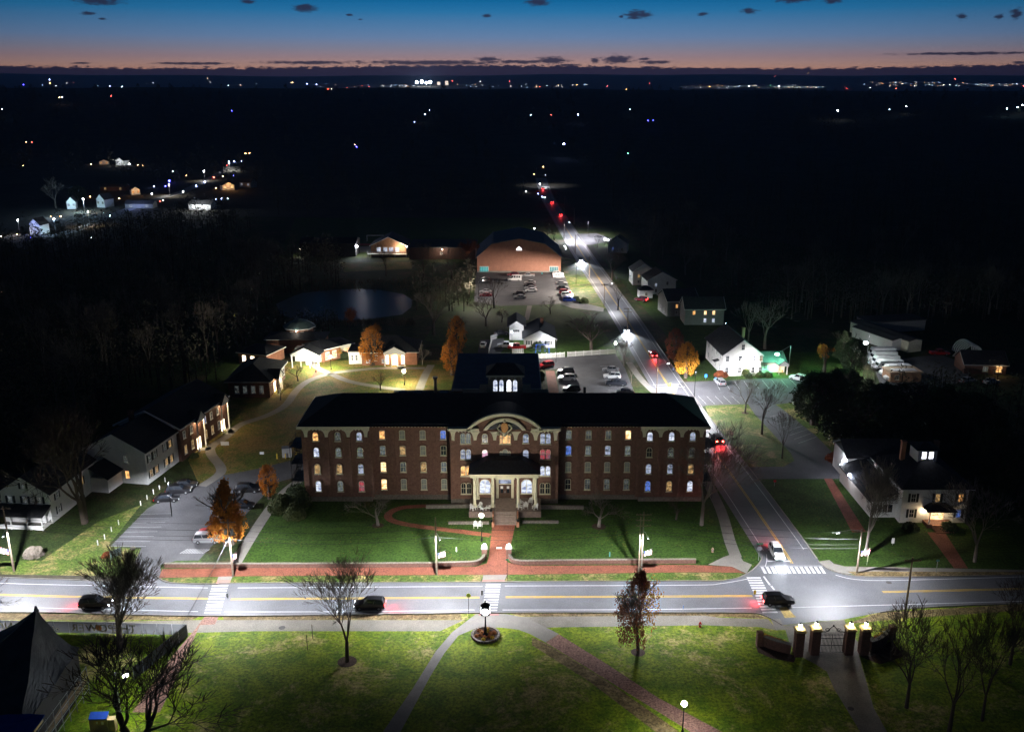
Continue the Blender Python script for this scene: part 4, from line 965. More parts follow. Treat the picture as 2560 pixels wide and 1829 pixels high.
mb = MB(); mb.add([(o2-L2/2-.01, -7.2, 7.4), (o2-L2/2-.01, 7.0, 7.4), (o2-L2/2-.01, 0, 10.9), (o2-L2/2+.3, -7.2, 7.4), (o2-L2/2+.3, 7, 7.4), (o2-L2/2+.3, 0, 10.9)], [(0, 2, 1), (3, 4, 5), (0, 3, 5, 2), (1, 2, 5, 4)])
mb.add([(o2+L2/2, -7.2, 7.4), (o2+L2/2, 7.0, 7.4), (o2+L2/2, 0, 10.9)], [(0, 1, 2)])
for s2 in (-1, 1): mb.tube((o2-L2/2-.45, s2*7.7, 7.4), (o2-L2/2-.45, 0, 11.1), .2, n=4)
mb.box(o2-L2/2-.45, o2+L2/2+.45, -7.85, -7.7, 7.2, 7.5); mb.build('gable_trim', white, bw)
for k in range(7):
    u = o2-L2/2+1.8+k*3.05
    if k in (2, 6): continue
    window(bw, u, -7.2, 5.5, 1.0, 1.7, 'rect', 'blue' if k in (3,) else 'dim', 0, white); window(bw, u, -7.2, 2.1, 1.0, 1.9, 'rect', 'warmd' if k < 5 else 'dim', 0, white)
for u in (o2-L2/2+7.6, o2-L2/2+19.0): portico(bw, u, -7.2, 0, 3.6, 1.0, 7.0, 1.9, 2, 'wglare', lampW=330, rf=roofm)
mb = MB(); mb.box(-L1/2-5.0, -L1/2-.02, -1, 6.0, 0, 3.0); sh_ = mb.build('shed', siding, t)
mb = MB(); [mb.loft([[(xx, 2.5+s2*3.9, 2.9), (xx, 2.5, 5.0), (xx, 2.5, 5.2), (xx, 2.5+s2*3.9, 3.1)] for xx in (-L1/2-5.4, -L1/2)]) for s2 in (-1, 1)]; mb.build('roof', roofm, sh_)
chimney(t, 4, 2, 8, 11.6, .9, brick_dk)
# 5. white farmhouse with porch at the lower left
p0, p1 = P(132, 1308), P(196, 1256); d0 = (p1-p0).normalized(); a = math.atan2(d0.y, d0.x)-math.pi/2+R(90)
L1 = 16; aa = math.atan2(d0.y, d0.x)
t = house('farmhouse', 'white gabled farmhouse with dark shutters and screened front porch beside the utility pole', 'house', p0+d0*8+Vector((-d0.y, d0.x, 0))*4.6, aa, 16, 9.2, 6.0, 'gx', 3.0, siding, roofg, .5,
    [('f', -5.5, 4.6, .9, 1.5, 'dim', True), ('f', -5.5, 1.8, .9, 1.5, 'dim', True), ('f', 3, 3.6, .9, 1.6, 'warmd', True), ('l', -2.8, 4.6, .9, 1.4, 'dim', True), ('l', 0, 4.6, .9, 1.4, 'dim', True), ('l', 2.8, 4.6, .9, 1.4, 'gray', True), ('l', 0, 7.3, .8, 1.2, 'dim', True, 'arch')], trim=white, frame=white)
mb = MB(); mb.loft([[(-8.02, yy, 3.6), (-11.2, yy, 2.6), (-11.2, yy, 2.72), (-8.02, yy, 3.8)] for yy in (-4.8, 4.8)]); mb.build('porch_roof', roofg, t)
mb = MB(); [mb.box(-10.9, -10.7, yy-.1, yy+.1, 0, 2.6) for yy in (-4.4, -1.5, 1.5, 4.4)]; mb.box(-10.9, -10.75, -4.4, 4.4, .1, .9); mb.box(-10.9, -8.02, -4.5, -4.35, .1, .9); mb.build('porch_frame', white, t)
MB().box(-10.7, -8.03, -4.3, 4.3, 0, .1).build('porch_floor', conc, t)
t = house('house', 'dark low white house cut by the left picture edge beyond the farmhouse', 'house', P(-10, 1255), .1, 14, 8, 3.2, 'gx', 2.4, grey_sd, roofm, .4, [('f', 3, 1.8, 1, 1.2, 'dim')])
# 6. field house with gambrel brick front
fp, fq = P(1193, 681), P(1402, 681); fw = fq.x-fp.x
t = thing('field_house', 'large windowless brick gymnasium with low gambrel roof and white vent above its car park', 'building', ((fp.x+fq.x)/2, fp.y, 0))
hw = fw/2; out = [(-hw, -.05), (hw, -.05), (hw, 6.6), (hw*.62, 12.2), (0, 14.4), (-hw*.65, 12.2), (-hw, 6.6)]
MB().prism(out, 0, 32, axis='y').build('wall', mat('tan_brick', (.40, .20, .14), .9, scale=.6, var=.12, fine=(3, .12)), t)
mb = MB(); o3 = [(-hw-.5, 6.5), (-hw*.65, 12.45), (0, 14.7), (hw*.62, 12.45), (hw+.5, 6.5)]; n3 = [(x, z-.3) for x, z in o3]
for i in range(4): mb.loft([[(o3[i][0], yy, o3[i][1]), (o3[i+1][0], yy, o3[i+1][1]), (n3[i+1][0], yy, n3[i+1][1]+.02), (n3[i][0], yy, n3[i][1]+.02)] for yy in (-.4, 32.5)])
mb.build('roof', roofn, t)
mb = MB(); [mb.tube((o3[i][0], -.5, o3[i][1]-.1), (o3[i+1][0], -.5, o3[i+1][1]-.1), .14, n=4) for i in range(4)]; mb.box(-hw, hw, -.12, -.002, -.02, .7); mb.build('trim', conc, t)
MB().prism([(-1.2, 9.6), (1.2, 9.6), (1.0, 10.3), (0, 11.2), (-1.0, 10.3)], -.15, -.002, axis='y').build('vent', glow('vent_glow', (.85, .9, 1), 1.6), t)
for s2 in (-1, 1):
    o = MB().box(s2*(hw-3.0)-1.9, s2*(hw-3.0)+1.9, -.12, -.003, .25, 2.7).build('window', white, t)
    mb = MB(); [mb.box(s2*(hw-3.0)-1.75+i*.72, s2*(hw-3.0)-1.75+i*.72+.62, -.15, -.121, .4, 2.5) for i in range(5)]; mb.build('pane', glow('teal_glass', (.03, .22, .22), .8), o)
MB().tube((-hw*.62, 1, 12), (-hw*.62, 1, 17.5), .12, n=6).build('mast', steel, t)
# 7. pool lodge with deck, connecting wing, and dark shed
loc, a, w_ = from_front(P(929, 640), P(1017, 640), 14)
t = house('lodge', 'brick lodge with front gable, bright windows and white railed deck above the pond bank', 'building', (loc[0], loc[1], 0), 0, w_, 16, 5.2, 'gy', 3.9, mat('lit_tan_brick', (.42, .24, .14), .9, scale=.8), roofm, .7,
    [('f', u, 3.3, 1.9, 2.0, 'coolb') for u in (-4.6, -1.6, 1.2, 4.0)], trim=white, frame=white)
mb = MB(); mb.box(-w_/2-1.5, w_/2+.3, -10.5, -8.02, 1.3, 1.5)
for k in range(22): mb.box(-w_/2-1.45+k*.8, -w_/2-1.35+k*.8, -10.5, -10.4, 1.5, 2.5)
mb.box(-w_/2-1.5, w_/2+.3, -10.5, -10.4, 2.45, 2.58); [mb.box(x, x+.2, -10.4, -10.2, -.05, 1.3) for x in (-w_/2-1.3, -3, 3, w_/2)]; mb.build('deck', white, t)
o = MB().box(w_/2+.01, w_/2+.3, -7.9, -7.5, 4.4, 4.8).build('wall_lamp', glow('cool_lamp', (.8, .88, 1), 22), t); lamp('POINT', (w_/2-2.5, -10.2, 4.6), (1, .8, .62), 750, t, .2)
loc, a, w_ = from_front(P(1019, 652), P(1190, 652), 26)
t = house('gym_annex', 'low dark brick annex joining the lodge to the gymnasium', 'building', (loc[0], loc[1]+2, 0), 0, w_-1, 22, 5.4, 'flat', 1, brick_dk, roofm, .5, [('f', w_/2-16, 3, 1.2, 1.2, 'dim')], trim=conc)
o = MB().box(-.2, .2, -11.3, -11.01, 4.4, 4.7).build('wall_lamp', glow('warm_lamp', (1, .8, .55), 20), t); lamp('POINT', (0, -14, 4.6), NEUT, 420, t, .2)  # invented wall light, put in to lift the dim annex front
loc, a, w_ = from_front(P(752, 641), P(890, 641), 12)
t = house('equipment_barn', 'black windowless barn with a glaring white lamp on its right end', 'building', loc, 0, w_, 13, 6.2, 'gx', 1.8, mat('dark_boards', (.03, .028, .028), .9), roofm, .4, [])
o = MB().box(w_/2+.01, w_/2+.9, -6.2, -5.5, 4.3, 5.0).build('wall_lamp', glow('glare_lamp', (.75, .8, 1), 60), t); lamp('POINT', (w_/2+1.8, -5, 4.4), LED, 1600, t, .2)
o = MB().box(-w_/2-.4, -w_/2-.01, -5.4, -5.1, 3.3, 3.6).build('wall_lamp', glow('warm_lamp', (1, .8, .55), 20), t); lamp('POINT', (-w_/2-1.5, -5, 3), NEUT, 260, t, .2)
# 8. white ranch house with broad gable behind the hall
loc, a, w_ = from_front(P(1312, 868), P(1385, 868), 14)
t = house('ranch_house', 'white ranch house with broad gable and blue shutters beyond the picket fence', 'house', loc, 0, 9.4, 15, 3.0, 'gy', 2.4, white, roofm, .6, [('f', -3.2, 1.6, .9, 1.3, 'gray', True), ('f', .9, 1.6, 1.0, 1.3, 'cool', True), ('f', 2.8, 1.6, 1.0, 1.3, 'gray', True)], trim=white, frame=white)
mb = MB(); mb.box(-9.2, -4.72, 1.5, 12, 0, 4.8); g_ = mb.build('garage_wing', white, t)
mb = MB(); [mb.loft([[(-6.95+s2*3.0, yy, 4.3), (-6.95, yy, 6.3), (-6.95, yy, 6.5), (-6.95+s2*3.0, yy, 4.5)] for yy in (.6, 12.5)]) for s2 in (-1, 1)]; mb.build('roof', roofm, g_)
mb = MB(); mb.add([(-9.2, 1.49, 4.8), (-4.7, 1.49, 4.8), (-6.95, 1.49, 6.3)], [(0, 1, 2)]); mb.build('gable', white, g_)
mb = MB(); [mb.box(-8.2+k*.55, -8.2+k*.55+.45, 1.40, 1.498, 2.7, 3.3) for k in range(4)]; mb.build('window', glass_d, g_)
chimney(t, 1.0, 3, 4.5, 6.6, .9, brick_pl)
for x, y, z, W_ in ((-8.4, -2.6, 3.6, 700), (2.5, -4.5-7.5+3, 3.2, 120)):
    o = MB().box(x-.15, x+.15, y-.15, y+.15, z, z+.3).build('flood_lamp', glow('glare_lamp', (.75, .8, 1), 60), t); MB().tube((x, y, 0), (x, y, z), .05).build('lamp_stem', iron, o); lamp('POINT', (x, y-.6, z+.1), LED, W_, t, .15)
# 9. white farmhouse with gable front and annex, right of the side road
p0, p1 = P(1795, 934), P(1893, 934)
t = house('colonial_house', 'tall white clapboard house with floodlit gable end and low porch annex facing the car park', 'house', ((p0.x+p1.x)/2, p0.y+7, 0), .06, p1.x-p0.x-.4, 18, 6.2, 'gy', 4.0, siding, roofg, .5,
    [('f', u, z, .95, 1.7, k_) for (u, z, k_) in ((-4.2, 5.0, 'gray'), (-.6, 5.0, 'dark'), (3.1, 5.0, 'cool'), (5.2, 5.0, 'warmd'), (-4.2, 1.7, 'gray'), (-.6, 1.7, 'gray'), (3.1, 1.7, 'dark'), (5.2, 1.7, 'dark'), (0, 8.2, 'dark'))]
    +[('l', u, z, .9, 1.6, 'dim') for u in (-6, -2, 2, 6) for z in (1.8, 5.0)], trim=white, frame=white)
hwid = (p1.x-p0.x)/2
mb = MB(); mb.box(hwid, hwid+7.5, -6.5, 1, 0, 3.1); an = mb.build('annex', siding, t)
mb = MB(); [mb.loft([[(xx, -2.75+s2*4.3, 3.0), (xx, -2.75, 5.0), (xx, -2.75, 5.2), (xx, -2.75+s2*4.3, 3.2)] for xx in (hwid+.02, hwid+8)]) for s2 in (-1, 1)]; mb.build('roof', roofg, an)
window(an, hwid+2, -6.5, 1.8, .95, 1.5, 'rect', 'dim', 0, white)
portico(an, hwid+6.4, -6.5, 0, 2.8, 2.2, 2.9, 1.1, 2, 'warmb', lampW=160, rf=roofg)
chimney(t, 3.2, 2, 8, 10.8, .8, brick_pl)
mb = MB(); mb.loft([[(-hwid-1.5, yy, 3.2), (-hwid-.0, yy, 3.6), (-hwid-.0, yy, 3.7), (-hwid-1.5, yy, 3.3)] for yy in (-6, -4)]); mb.build('door_hood', roofg, t)
o = MB().box(1.1, 1.5, -9.5, -9.05, 4.9, 5.3).build('flood_lamp', glow('glare_lamp', (.75, .8, 1), 60), t)
lamp('SPOT', (1.3, -9.8, 5.2), (1, .95, .82), 2300, t, .15, (R(52), 0, 0), 150, .5); lamp('POINT', (1.3, -11.2, 5.4), (1, 1, .95), 300, t, .2)
# 10. Victorian house with belvedere on the right
p0, p1 = P(2248, 1306), P(2411, 1306); vw = p1.x-p0.x
t = house('belvedere_house', 'square white house with lit belvedere on its dark hipped roof and glowing front door', 'house', ((p0.x+p1.x)/2, p0.y+7, 0), 0, vw, 14, 6.9, 'hip', 3.7, siding, roofm, .7,
    [('f', u, z, .95, 1.7, k_, True) for (u, z, k_) in ((-4.0, 5.0, 'dark'), (.4, 5.0, 'warmd'), (4.6, 5.0, 'warm'), (-4.0, 1.9, 'dark'), (4.6, 1.9, 'blue'))]+[('l', u, z, .95, 1.7, 'dark', True) for u in (-4, 0, 4) for z in (5.0,)], trim=white, frame=white)
MB().box(-1.75, 1.75, -1.8, 1.8, 9.4, 12.3).build('belvedere', white, t)
mb = MB(); hiproof(mb, -2.3, 2.3, -2.4, 2.4, 12.31, 13.2, 2.2); mb.build('belvedere_roof', roofm, t)
for u in (-.65, .65): window(t, u, -1.8, 11.2, 1.0, 1.5, 'rect', 'glare', 0, white)
for u in (-3.2, 3.0): chimney(t, u, 1.5, 9.0, 12.6, .8, brick_pl)
mb = MB(); mb.box(-1.8, 3.0, -9.2, -7.02, 0, .7); mb.build('porch_base', brick_dk, t); steps(t, -1.0, 2.2, -11.2, 0, -9.21, .7, 4, brick_pl)
mb = MB(); [mb.lathe([(.14, .7), (.11, 3.2)], 8, (u, -9.0)) for u in (-1.5, 2.7)]; mb.build('porch_column', white, t)
mb = MB(); mb.add([(-2.2, -9.5, 3.2), (3.4, -9.5, 3.2), (3.4, -7.01, 3.2), (-2.2, -7.01, 3.2), (-.8, -8.0, 4.0), (2.0, -8.0, 4.0), (2.0, -7.01, 4.1), (-.8, -7.01, 4.1)], [(0, 1, 5, 4), (1, 2, 6, 5), (3, 0, 4, 7), (4, 5, 6, 7), (3, 2, 1, 0)]); mb.build('porch_roof', roofm, t)
MB().box(-.7, 1.9, -7.1, -7.003, .7, 2.95).build('glazed_door', KIND['warmb'], t)
for u in (-1.6, 1.3): o = MB().ball((u, -7.3, 2.5), .16, 8, 6).build('porch_lamp', glow('warm_lamp', (1, .8, .55), 20), t)
lamp('POINT', (.6, -8.2, 2.6), WARM, 130, t, .15); lamp('POINT', (-2.1, -7.6, 2.5), WARM, 30, t, .1)
mb = MB(); mb.box(-vw/2-4.6, -vw/2-.02, -4.8, 12, 0, 3.3); sw = mb.build('side_wing', siding, t)
mb = MB(); mb.loft([[(-vw/2-5.1, yy, 3.2), (-vw/2-.02, yy, 5.0), (-vw/2-.02, yy, 5.2), (-vw/2-5.1, yy, 3.4)] for yy in (-5.3, 12.5)]); mb.build('roof', roofm, sw)
mb = MB(); [mb.box(-vw/2-4.3+k*.95, -vw/2-4.3+k*.95+.8, -4.86, -4.802, 1.1, 2.6) for k in range(4)]; mb.build('window', glass_d, sw)
mb = MB(); mb.box(-vw/2-3.4, 2, 12.1, 20, 0, 5.2); rw = mb.build('rear_wing', siding, t)
mb = MB(); [mb.loft([[(xx, 16+s2*4.6, 5.0), (xx, 16, 7.4), (xx, 16, 7.6), (xx, 16+s2*4.6, 5.2)] for xx in (-vw/2-3.9, 2.4)]) for s2 in (-1, 1)]; mb.build('roof', roofg, rw)
for (xx, yy) in ((-vw/2-3.8, 13), (-vw/2-5.0, 6.0)):
    o = MB().ball((xx, yy, 3.9), .3, 8, 6).build('wall_lamp', glow('glare_lamp', (.75, .8, 1), 60), t); lamp('POINT', (xx-.8, yy-.6, 3.9), LED, 110, t, .15)
# 11. houses right of the side road
for i, (px, py, w0, d0_, h0, rf_, rz, wl_, kk, lab) in enumerate((
    (1608, 712, 9, 9, 5.5, 'gy', .05, siding, 'warmd', 'farthest small white gabled house right of the side road'),
    (1650, 735, 11, 10, 5.5, 'gy', .1, siding, 'cool', 'pale gabled house with one lit upstairs window right of the side road'),
    (1700, 790, 11, 11, 5.5, 'gx', .15, grey_sd, 'warm', 'dark house with a single amber window among trees right of the side road'),
    (1760, 812, 13, 9, 5.6, 'gx', 0, grey_sd, 'warm', 'dark house with five lit windows behind the rust tree'),
    (1548, 632, 9, 9, 4.5, 'gy', -.2, siding, 'blue', 'small white gabled cottage with blue light by the far side street'))):
    ws = [('f', -2.2, 3.6 if h0 > 5 else 2, .9, 1.3, kk), ('f', 2.2, 1.7, .9, 1.3, 'dim'), ('f', 2.2, 4.2 if h0 > 5 else 1.7001, .9, 1.3, 'dark'), ('f', -2.2, 1.4, .9, 1.3, 'dark'), ('l', -2, 1.7, .9, 1.3, 'dark'), ('l', 2, 1.7, .9, 1.3, 'dark')]
    if i == 3: ws = [('f', u, z, 1.0, 1.4, k2) for u, z, k2 in ((-3.6, 4.2, 'warm'), (.2, 4.2, 'warmb'), (3.0, 4.2, 'warmb'), (.2, 1.6, 'coolb'), (3.0, 1.6, 'coolb'))]
    house('house', lab, 'house', P(px, py)+Vector((0, d0_/2, 0)), rz, w0, d0_, h0, rf_, 3.0, wl_, roofg, .4, ws, trim=white, frame=white)
t = house('porch_cottage', 'small white cottage porch below the pale gabled house', 'house', P(1612, 742), .1, 5, 4, 3, 'hip', 1.2, white, roofm, .3, [('f', 0, 1.5, 1, 1.2, 'dim')])
# 12. depot sheds, cabin
t = house('storage_shed', 'white metal storage shed behind the row of white buses', 'shed', P(2212, 870)+Vector((0, 6, 0)), .35, 5, 18, 3.2, 'gy', .5, white, roofg, .1, [])
t = house('storage_shed', 'longer cream metal storage shed right of the white one', 'shed', P(2238, 872)+Vector((0, 9, 0)), .35, 5, 26, 3.4, 'gy', .5, mat('cream_metal', (.60, .58, .46), .6), roofg, .1, [])
t = house('cabin', 'small brick cabin with amber lit end wall beyond the depot yard', 'house', P(2465, 935)+Vector((0, 4, 0)), -.1, 11, 8, 3.0, 'gx', 2.6, brick_dk, roofm, .5, [('f', 3.6, 1.5, 1.6, 1.8, 'warm'), ('f', 0, 1.5, 1.4, 1.4, 'dim')], trim=grey_sd)
lamp('POINT', (3.5, -5.5, 2.6), WARM, 35, t, .2)
t = house('timber_hut', 'low tan timber hut in front of the buses', 'shed', P(2262, 955)+Vector((0, 2.5, 0)), .05, 8.5, 5, 2.6, 'flat', 1, mat('tan_boards', (.36, .22, .13), .8), mat('tan_roof', (.42, .32, .22), .8), .3, [('f', -2.5, 1.4, 1.2, 1.2, 'dark')])
t = thing('hoop_tunnel', 'white hooped frame of a tunnel shelter in the dark yard right of the buses', 'frame', P(2405, 875))
mb = MB()
for k in range(7):
    pts = [(3*math.cos(math.pi*i/8), -k*1.1, 3.4*math.sin(math.pi*i/8)) for i in range(9)]
    for i in range(8): mb.tube(pts[i], pts[i+1], .16, n=4)
mb.build('hoop', white, t); MB().box(-.08, .08, -7, .2, 3.3, 3.45).build('ridge_bar', white, t)
t = house('outbuilding', 'dark outbuilding with pale roof edge behind the depot', 'building', P(2225, 822), .2, 20, 8, 3.5, 'flat', 1, grey_sd, roofg, .3, [])
# 13. covered structure, scaffold, banner fence at the lower left
apx = P(90, 1522, 12.0)
t = thing('covered_house', 'steep roof shrouded in black netting at the lower left, with torn creased sheets', 'building', (apx.x, apx.y, 0))
cs = [P(199, 1617, 6.4), P(40, 1850, 6.4), P(-330, 1850, 6.4), P(-120, 1610, 6.4)]
cs = [v-Vector((apx.x, apx.y, 0)) for v in cs]
mb = MB(); NS = 14
def jit(v, k): 
    n3_ = noise.noise(v*.3)*.5+noise.noise(v*.9)*.12; return v+Vector((0, 0, n3_*k))
for i in range(4):
    A_, B_ = cs[i], cs[(i+1) % 4]; grid = []
    for r_ in range(NS+1):
        row = [Vector((0, 0, 12)).lerp(A_.lerp(B_, c_/NS), r_/NS) for c_ in range(NS+1)]
        grid.append([jit(v-Vector((0, 0, 1.2*math.sin(math.pi*r_/NS))), min(1, r_/3)) for v in row])
    b0 = len(mb.v)
    for row in grid: mb.v += [tuple(v) for v in row]
    for r_ in range(NS):
        for c_ in range(NS): k = b0+r_*(NS+1)+c_; mb.f.append((k, k+1, k+NS+2, k+NS+1))
mb.build('roof_cover', tarp, t)
mb = MB(); mb.prism([(v.x*.93, v.y*.93) for v in cs][::-1], -.05, 6.0); mb.build('wall', mat('dark_boards', (.03, .028, .028), .9), t)
MB().lathe([(.35, 11.7), (.12, 12.5)], 8).build('finial', tarp, t)
b_ = P(12, 1822, 7.3)
mb = MB(); g0 = []
for i in range(9):
    for j in range(9): xx, yy = -3.5+i*.85, -3+j*.7; g0.append((xx, yy, .3*noise.noise(Vector((xx, yy, 3)))))
mb.add(g0, [(i*9+j, (i+1)*9+j, (i+1)*9+j+1, i*9+j+1) for i in range(8) for j in range(8)])
MBo = mb.mesh('tarpaulin', blue_tp); o = put('tarpaulin', MBo, None, b_); tag(o, 'bright blue tarpaulin sheet in the lower left corner', 'tarpaulin')
md = o.modifiers.new('thickness', 'SOLIDIFY'); md.thickness = .04
if True:
    pd = MB(); pd.box(-3.3, 3.1, -2.8, 2.4, -.75, -.42); pt_ = tag(put('pallet_stack', pd.mesh('pallet_stack', wood_lt), None, b_), 'stacked boards under the blue tarpaulin', 'boards')
# scaffold rails
s0, s1 = P(195, 1735, 0), P(75, 1900, 0); dd = (s1-s0); L_ = dd.length
t = thing('scaffold', 'grey metal scaffold with rails and plank decks beside the netted roof', 'scaffold', s0, math.atan2(dd.y, dd.x))
fr = MB()
for k in range(8):
    for yy in (0, 1.6): fr.tube((L_*k/7, yy, 0), (L_*k/7, yy, 4.4), .05, n=5)
    fr.tube((L_*k/7, 0, 2), (L_*k/7, 1.6, 2), .04, n=4)
for yy in (0, 1.6):
    for z in (1.0, 2.0, 3.0, 4.2): fr.tube((0, yy, z), (L_, yy, z), .045, n=5)
fr.build('frame', steel, t); MB().box(0, L_, .1, 1.5, 2.05, 2.12).build('deck', mat('plank', (.26, .19, .12), .85), t)
# banner fence
f0, f1 = P(-260, 1574), P(470, 1589); f2 = P(335, 1700)
ban = mat('charcoal_banner', (.13, .135, .145), .7, var=.15, scale=.6)
def see_through(m, f):
    n = m.node_tree.nodes; l = m.node_tree.links; b = n['Principled BSDF']; tr = n.new('ShaderNodeBsdfTranslucent'); mx = n.new('ShaderNodeMixShader'); mx.inputs[0].default_value = f
    src = b.inputs['Base Color'].links[0].from_socket; l.new(src, tr.inputs[0]); l.new(b.outputs[0], mx.inputs[1]); l.new(tr.outputs[0], mx.inputs[2]); l.new(mx.outputs[0], n['Material Output'].inputs[0])
see_through(ban, .6)
t = thing('banner_fence', 'charcoal banner on site fencing along the street, its large cream words seen from behind', 'banner', (f0.x, f0.y, 0), math.atan2(f1.y-f0.y, f1.x-f0.x))
LF = (f1-f0).length; fh = 2.0
MB().quad((0, 0, .15), (LF, 0, .15), (LF, 0, fh), (0, 0, fh)).build('banner', ban, t)
mb = MB(); [mb.tube((LF*k/20, -.12, 0), (LF*k/20, -.12, fh+.1), .035, n=5) for k in range(21)]; mb.tube((0, -.12, fh+.05), (LF, -.12, fh+.05), .03, n=5); mb.build('fence_post', steel, t)
letm = mat('cream_lettering', (.75, .68, .46), .7, var=.05); see_through(letm, .6)
def text(s, size, parent, loc, rot, m, depth=.02, name='lettering', sx=1):
    cu = bpy.data.curves.new('lettering', 'FONT'); cu.body = s; cu.size = size; cu.extrude = depth; cu.align_x = 'LEFT'; cu.space_character = 1.08
    tmp = bpy.data.objects.new('lettering', cu); sc.collection.objects.link(tmp)
    bpy.context.view_layer.update(); me = bpy.data.meshes.new_from_object(tmp.evaluated_get(bpy.context.evaluated_depsgraph_get()))
    bpy.data.objects.remove(tmp); me.materials.clear(); me.materials.append(m)
    o = bpy.data.objects.new(name, me); sc.collection.objects.link(o); o.parent = parent; o.location = loc; o.rotation_euler = rot; o.scale = (sx, 1, 1); return o
def fu(px):   # distance along the fence from the photo column
    d = ray(px, 1580); n_ = Vector((-(f1-f0).y, (f1-f0).x, 0)); tt = (f0-Vector((0, 0, 0))).xy.dot(n_.xy)/d.xy.dot(n_.xy); return (Vector((d.x*tt, d.y*tt, 0))-Vector((f0.x, f0.y, 0))).length
# the words face the street, so from this side they read reversed
for wd, px, sz in (('THE', 342, 1.75), ('POWER', 287, 1.75), ('of', 150, 1.1), ('ANC', 57, 1.75)):
    text(wd, sz, t, (fu(px), 0, .45), (math.pi/2, 0, math.pi), letm, .05)
MB().lathe([(.0, 0), (.5, .001), (.48, .07), (0, .075)], 6).build('leaf_emblem', mat('orange_emblem', (.55, .22, .06), .6, scale=5), t, (fu(249), -.03, 1.1)).rotation_euler = (math.pi/2, 0, 0)
t = thing('banner_fence', 'dark screened fence panel returning from the banner corner towards the lawn', 'fence', (f1.x, f1.y, 0), math.atan2(f2.y-f1.y, f2.x-f1.x))
L_ = (f2-f1).length; MB().box(.06, L_, -.03, .03, .1, 2.0).build('screen', mat('dark_mesh_screen', (.035, .038, .045), .6, var=.5, scale=2), t)
mb = MB(); [mb.tube((.1+(L_-.1)*k/6, .06, 0), (.1+(L_-.1)*k/6, .06, 2.1), .035, n=5) for k in range(7)]; mb.build('fence_post', steel, t)
# plywood booth
g = P(250, 1830); t = thing('plywood_booth', 'small plywood booth with blue roof and pinned notices under the forked tree', 'booth', g, .05)
MB().box(-1.15, 1.05, 0, .7, 0, 2.05).build('wall', wood_lt, t); mb = MB(); mb.loft([[(xx, -.2, 2.02), (xx, .75, 2.42), (xx, .75, 2.5), (xx, -.2, 2.12)] for xx in (-1.1, 1.1)]); mb.build('roof', blue_tp, t)
MB().box(.3, .6, -.03, -.002, 1.2, 1.6).build('notice', white, t); MB().box(-.3, -.1, -.03, -.002, 1.3, 1.6).build('notice', white, t)
MB().box(1.06, 1.9, .1, .9, 0, 1.7).build('side_box', wood_lt, t)
# gate: four brick piers with lanterns, wrought iron leaves and curved planter walls
GZ = {}
for i, px in enumerate((1994, 2034, 2119, 2157)):
    g = P(px, 1632 if i in (1, 2, 3) else 1636); GZ[i] = g; pos = ('leftmost', 'second', 'third', 'rightmost')[i]
    t = thing('gate_pier', 'brick gate pier with stone cap and flaming bright lantern, %s of the four' % pos, 'gate pier', g, 0, 'brick gate piers')
    MB().box(-.58, .58, -.58, .58, 0, 3.9).build('pier', brick_dk, t)
    mb = MB(); mb.box(-.72, .72, -.72, .72, 3.902, 4.1); mb.box(-.6, .6, -.6, .6, 4.101, 4.25); mb.build('cap', mat('ochre_cap', (.45, .36, .16), .8), t)
    o = MB().lathe([(.14, 4.32), (.24, 4.85), (.1, 4.95)], 6).build('lantern_glass', glow('lantern_glow', (1, .86, .62), 45), t)
    mb = MB(); mb.lathe([(.18, 4.251), (.12, 4.319)], 6); mb.lathe([(.26, 4.951), (.03, 5.25)], 6); mb.build('lantern_frame', iron, t)
gc = (GZ[1]+GZ[2])/2; gw = (GZ[2]-GZ[1]).x-1.3
t = thing('iron_gate', 'black wrought iron double gate with scrolled overthrow between the two middle piers', 'gate', gc)
for s2 in (-1, 1):
    mb = MB(); x0, x1 = (-gw/2, -.05) if s2 < 0 else (.05, gw/2)
    for z in (.2, 1.3, 2.4, 3.0): mb.tube((x0, 0, z), (x1, 0, z), .05, n=4)
    k = x0
    while k <= x1+.01: mb.tube((k, 0, .15), (k, 0, 3.15), .03, n=4); k += (x1-x0)/9
    mb.build('gate_leaf', iron, t)
mb = MB()
for s2 in (-1, 1):
    pts = [(s2*(gw/2-.0-u*gw/2), 0, 3.3+1.0*u**1.6+.12*math.sin(u*9)) for u in [k/10 for k in range(11)]]
    for i in range(10): mb.tube(pts[i], pts[i+1], .055, n=4)
    pts = [(s2*(.75+.35*math.cos(k*.7)*(1-k*.06)), 0, 3.75+.35*math.sin(k*.7)*(1-k*.06)) for k in range(10)]
    for i in range(9): mb.tube(pts[i], pts[i+1], .04, n=4)
mb.tube((-gw/2, 0, 3.3), (gw/2, 0, 3.3), .05, n=4); mb.ball((0, 0, 4.45), .15); mb.build('overthrow', iron, t)
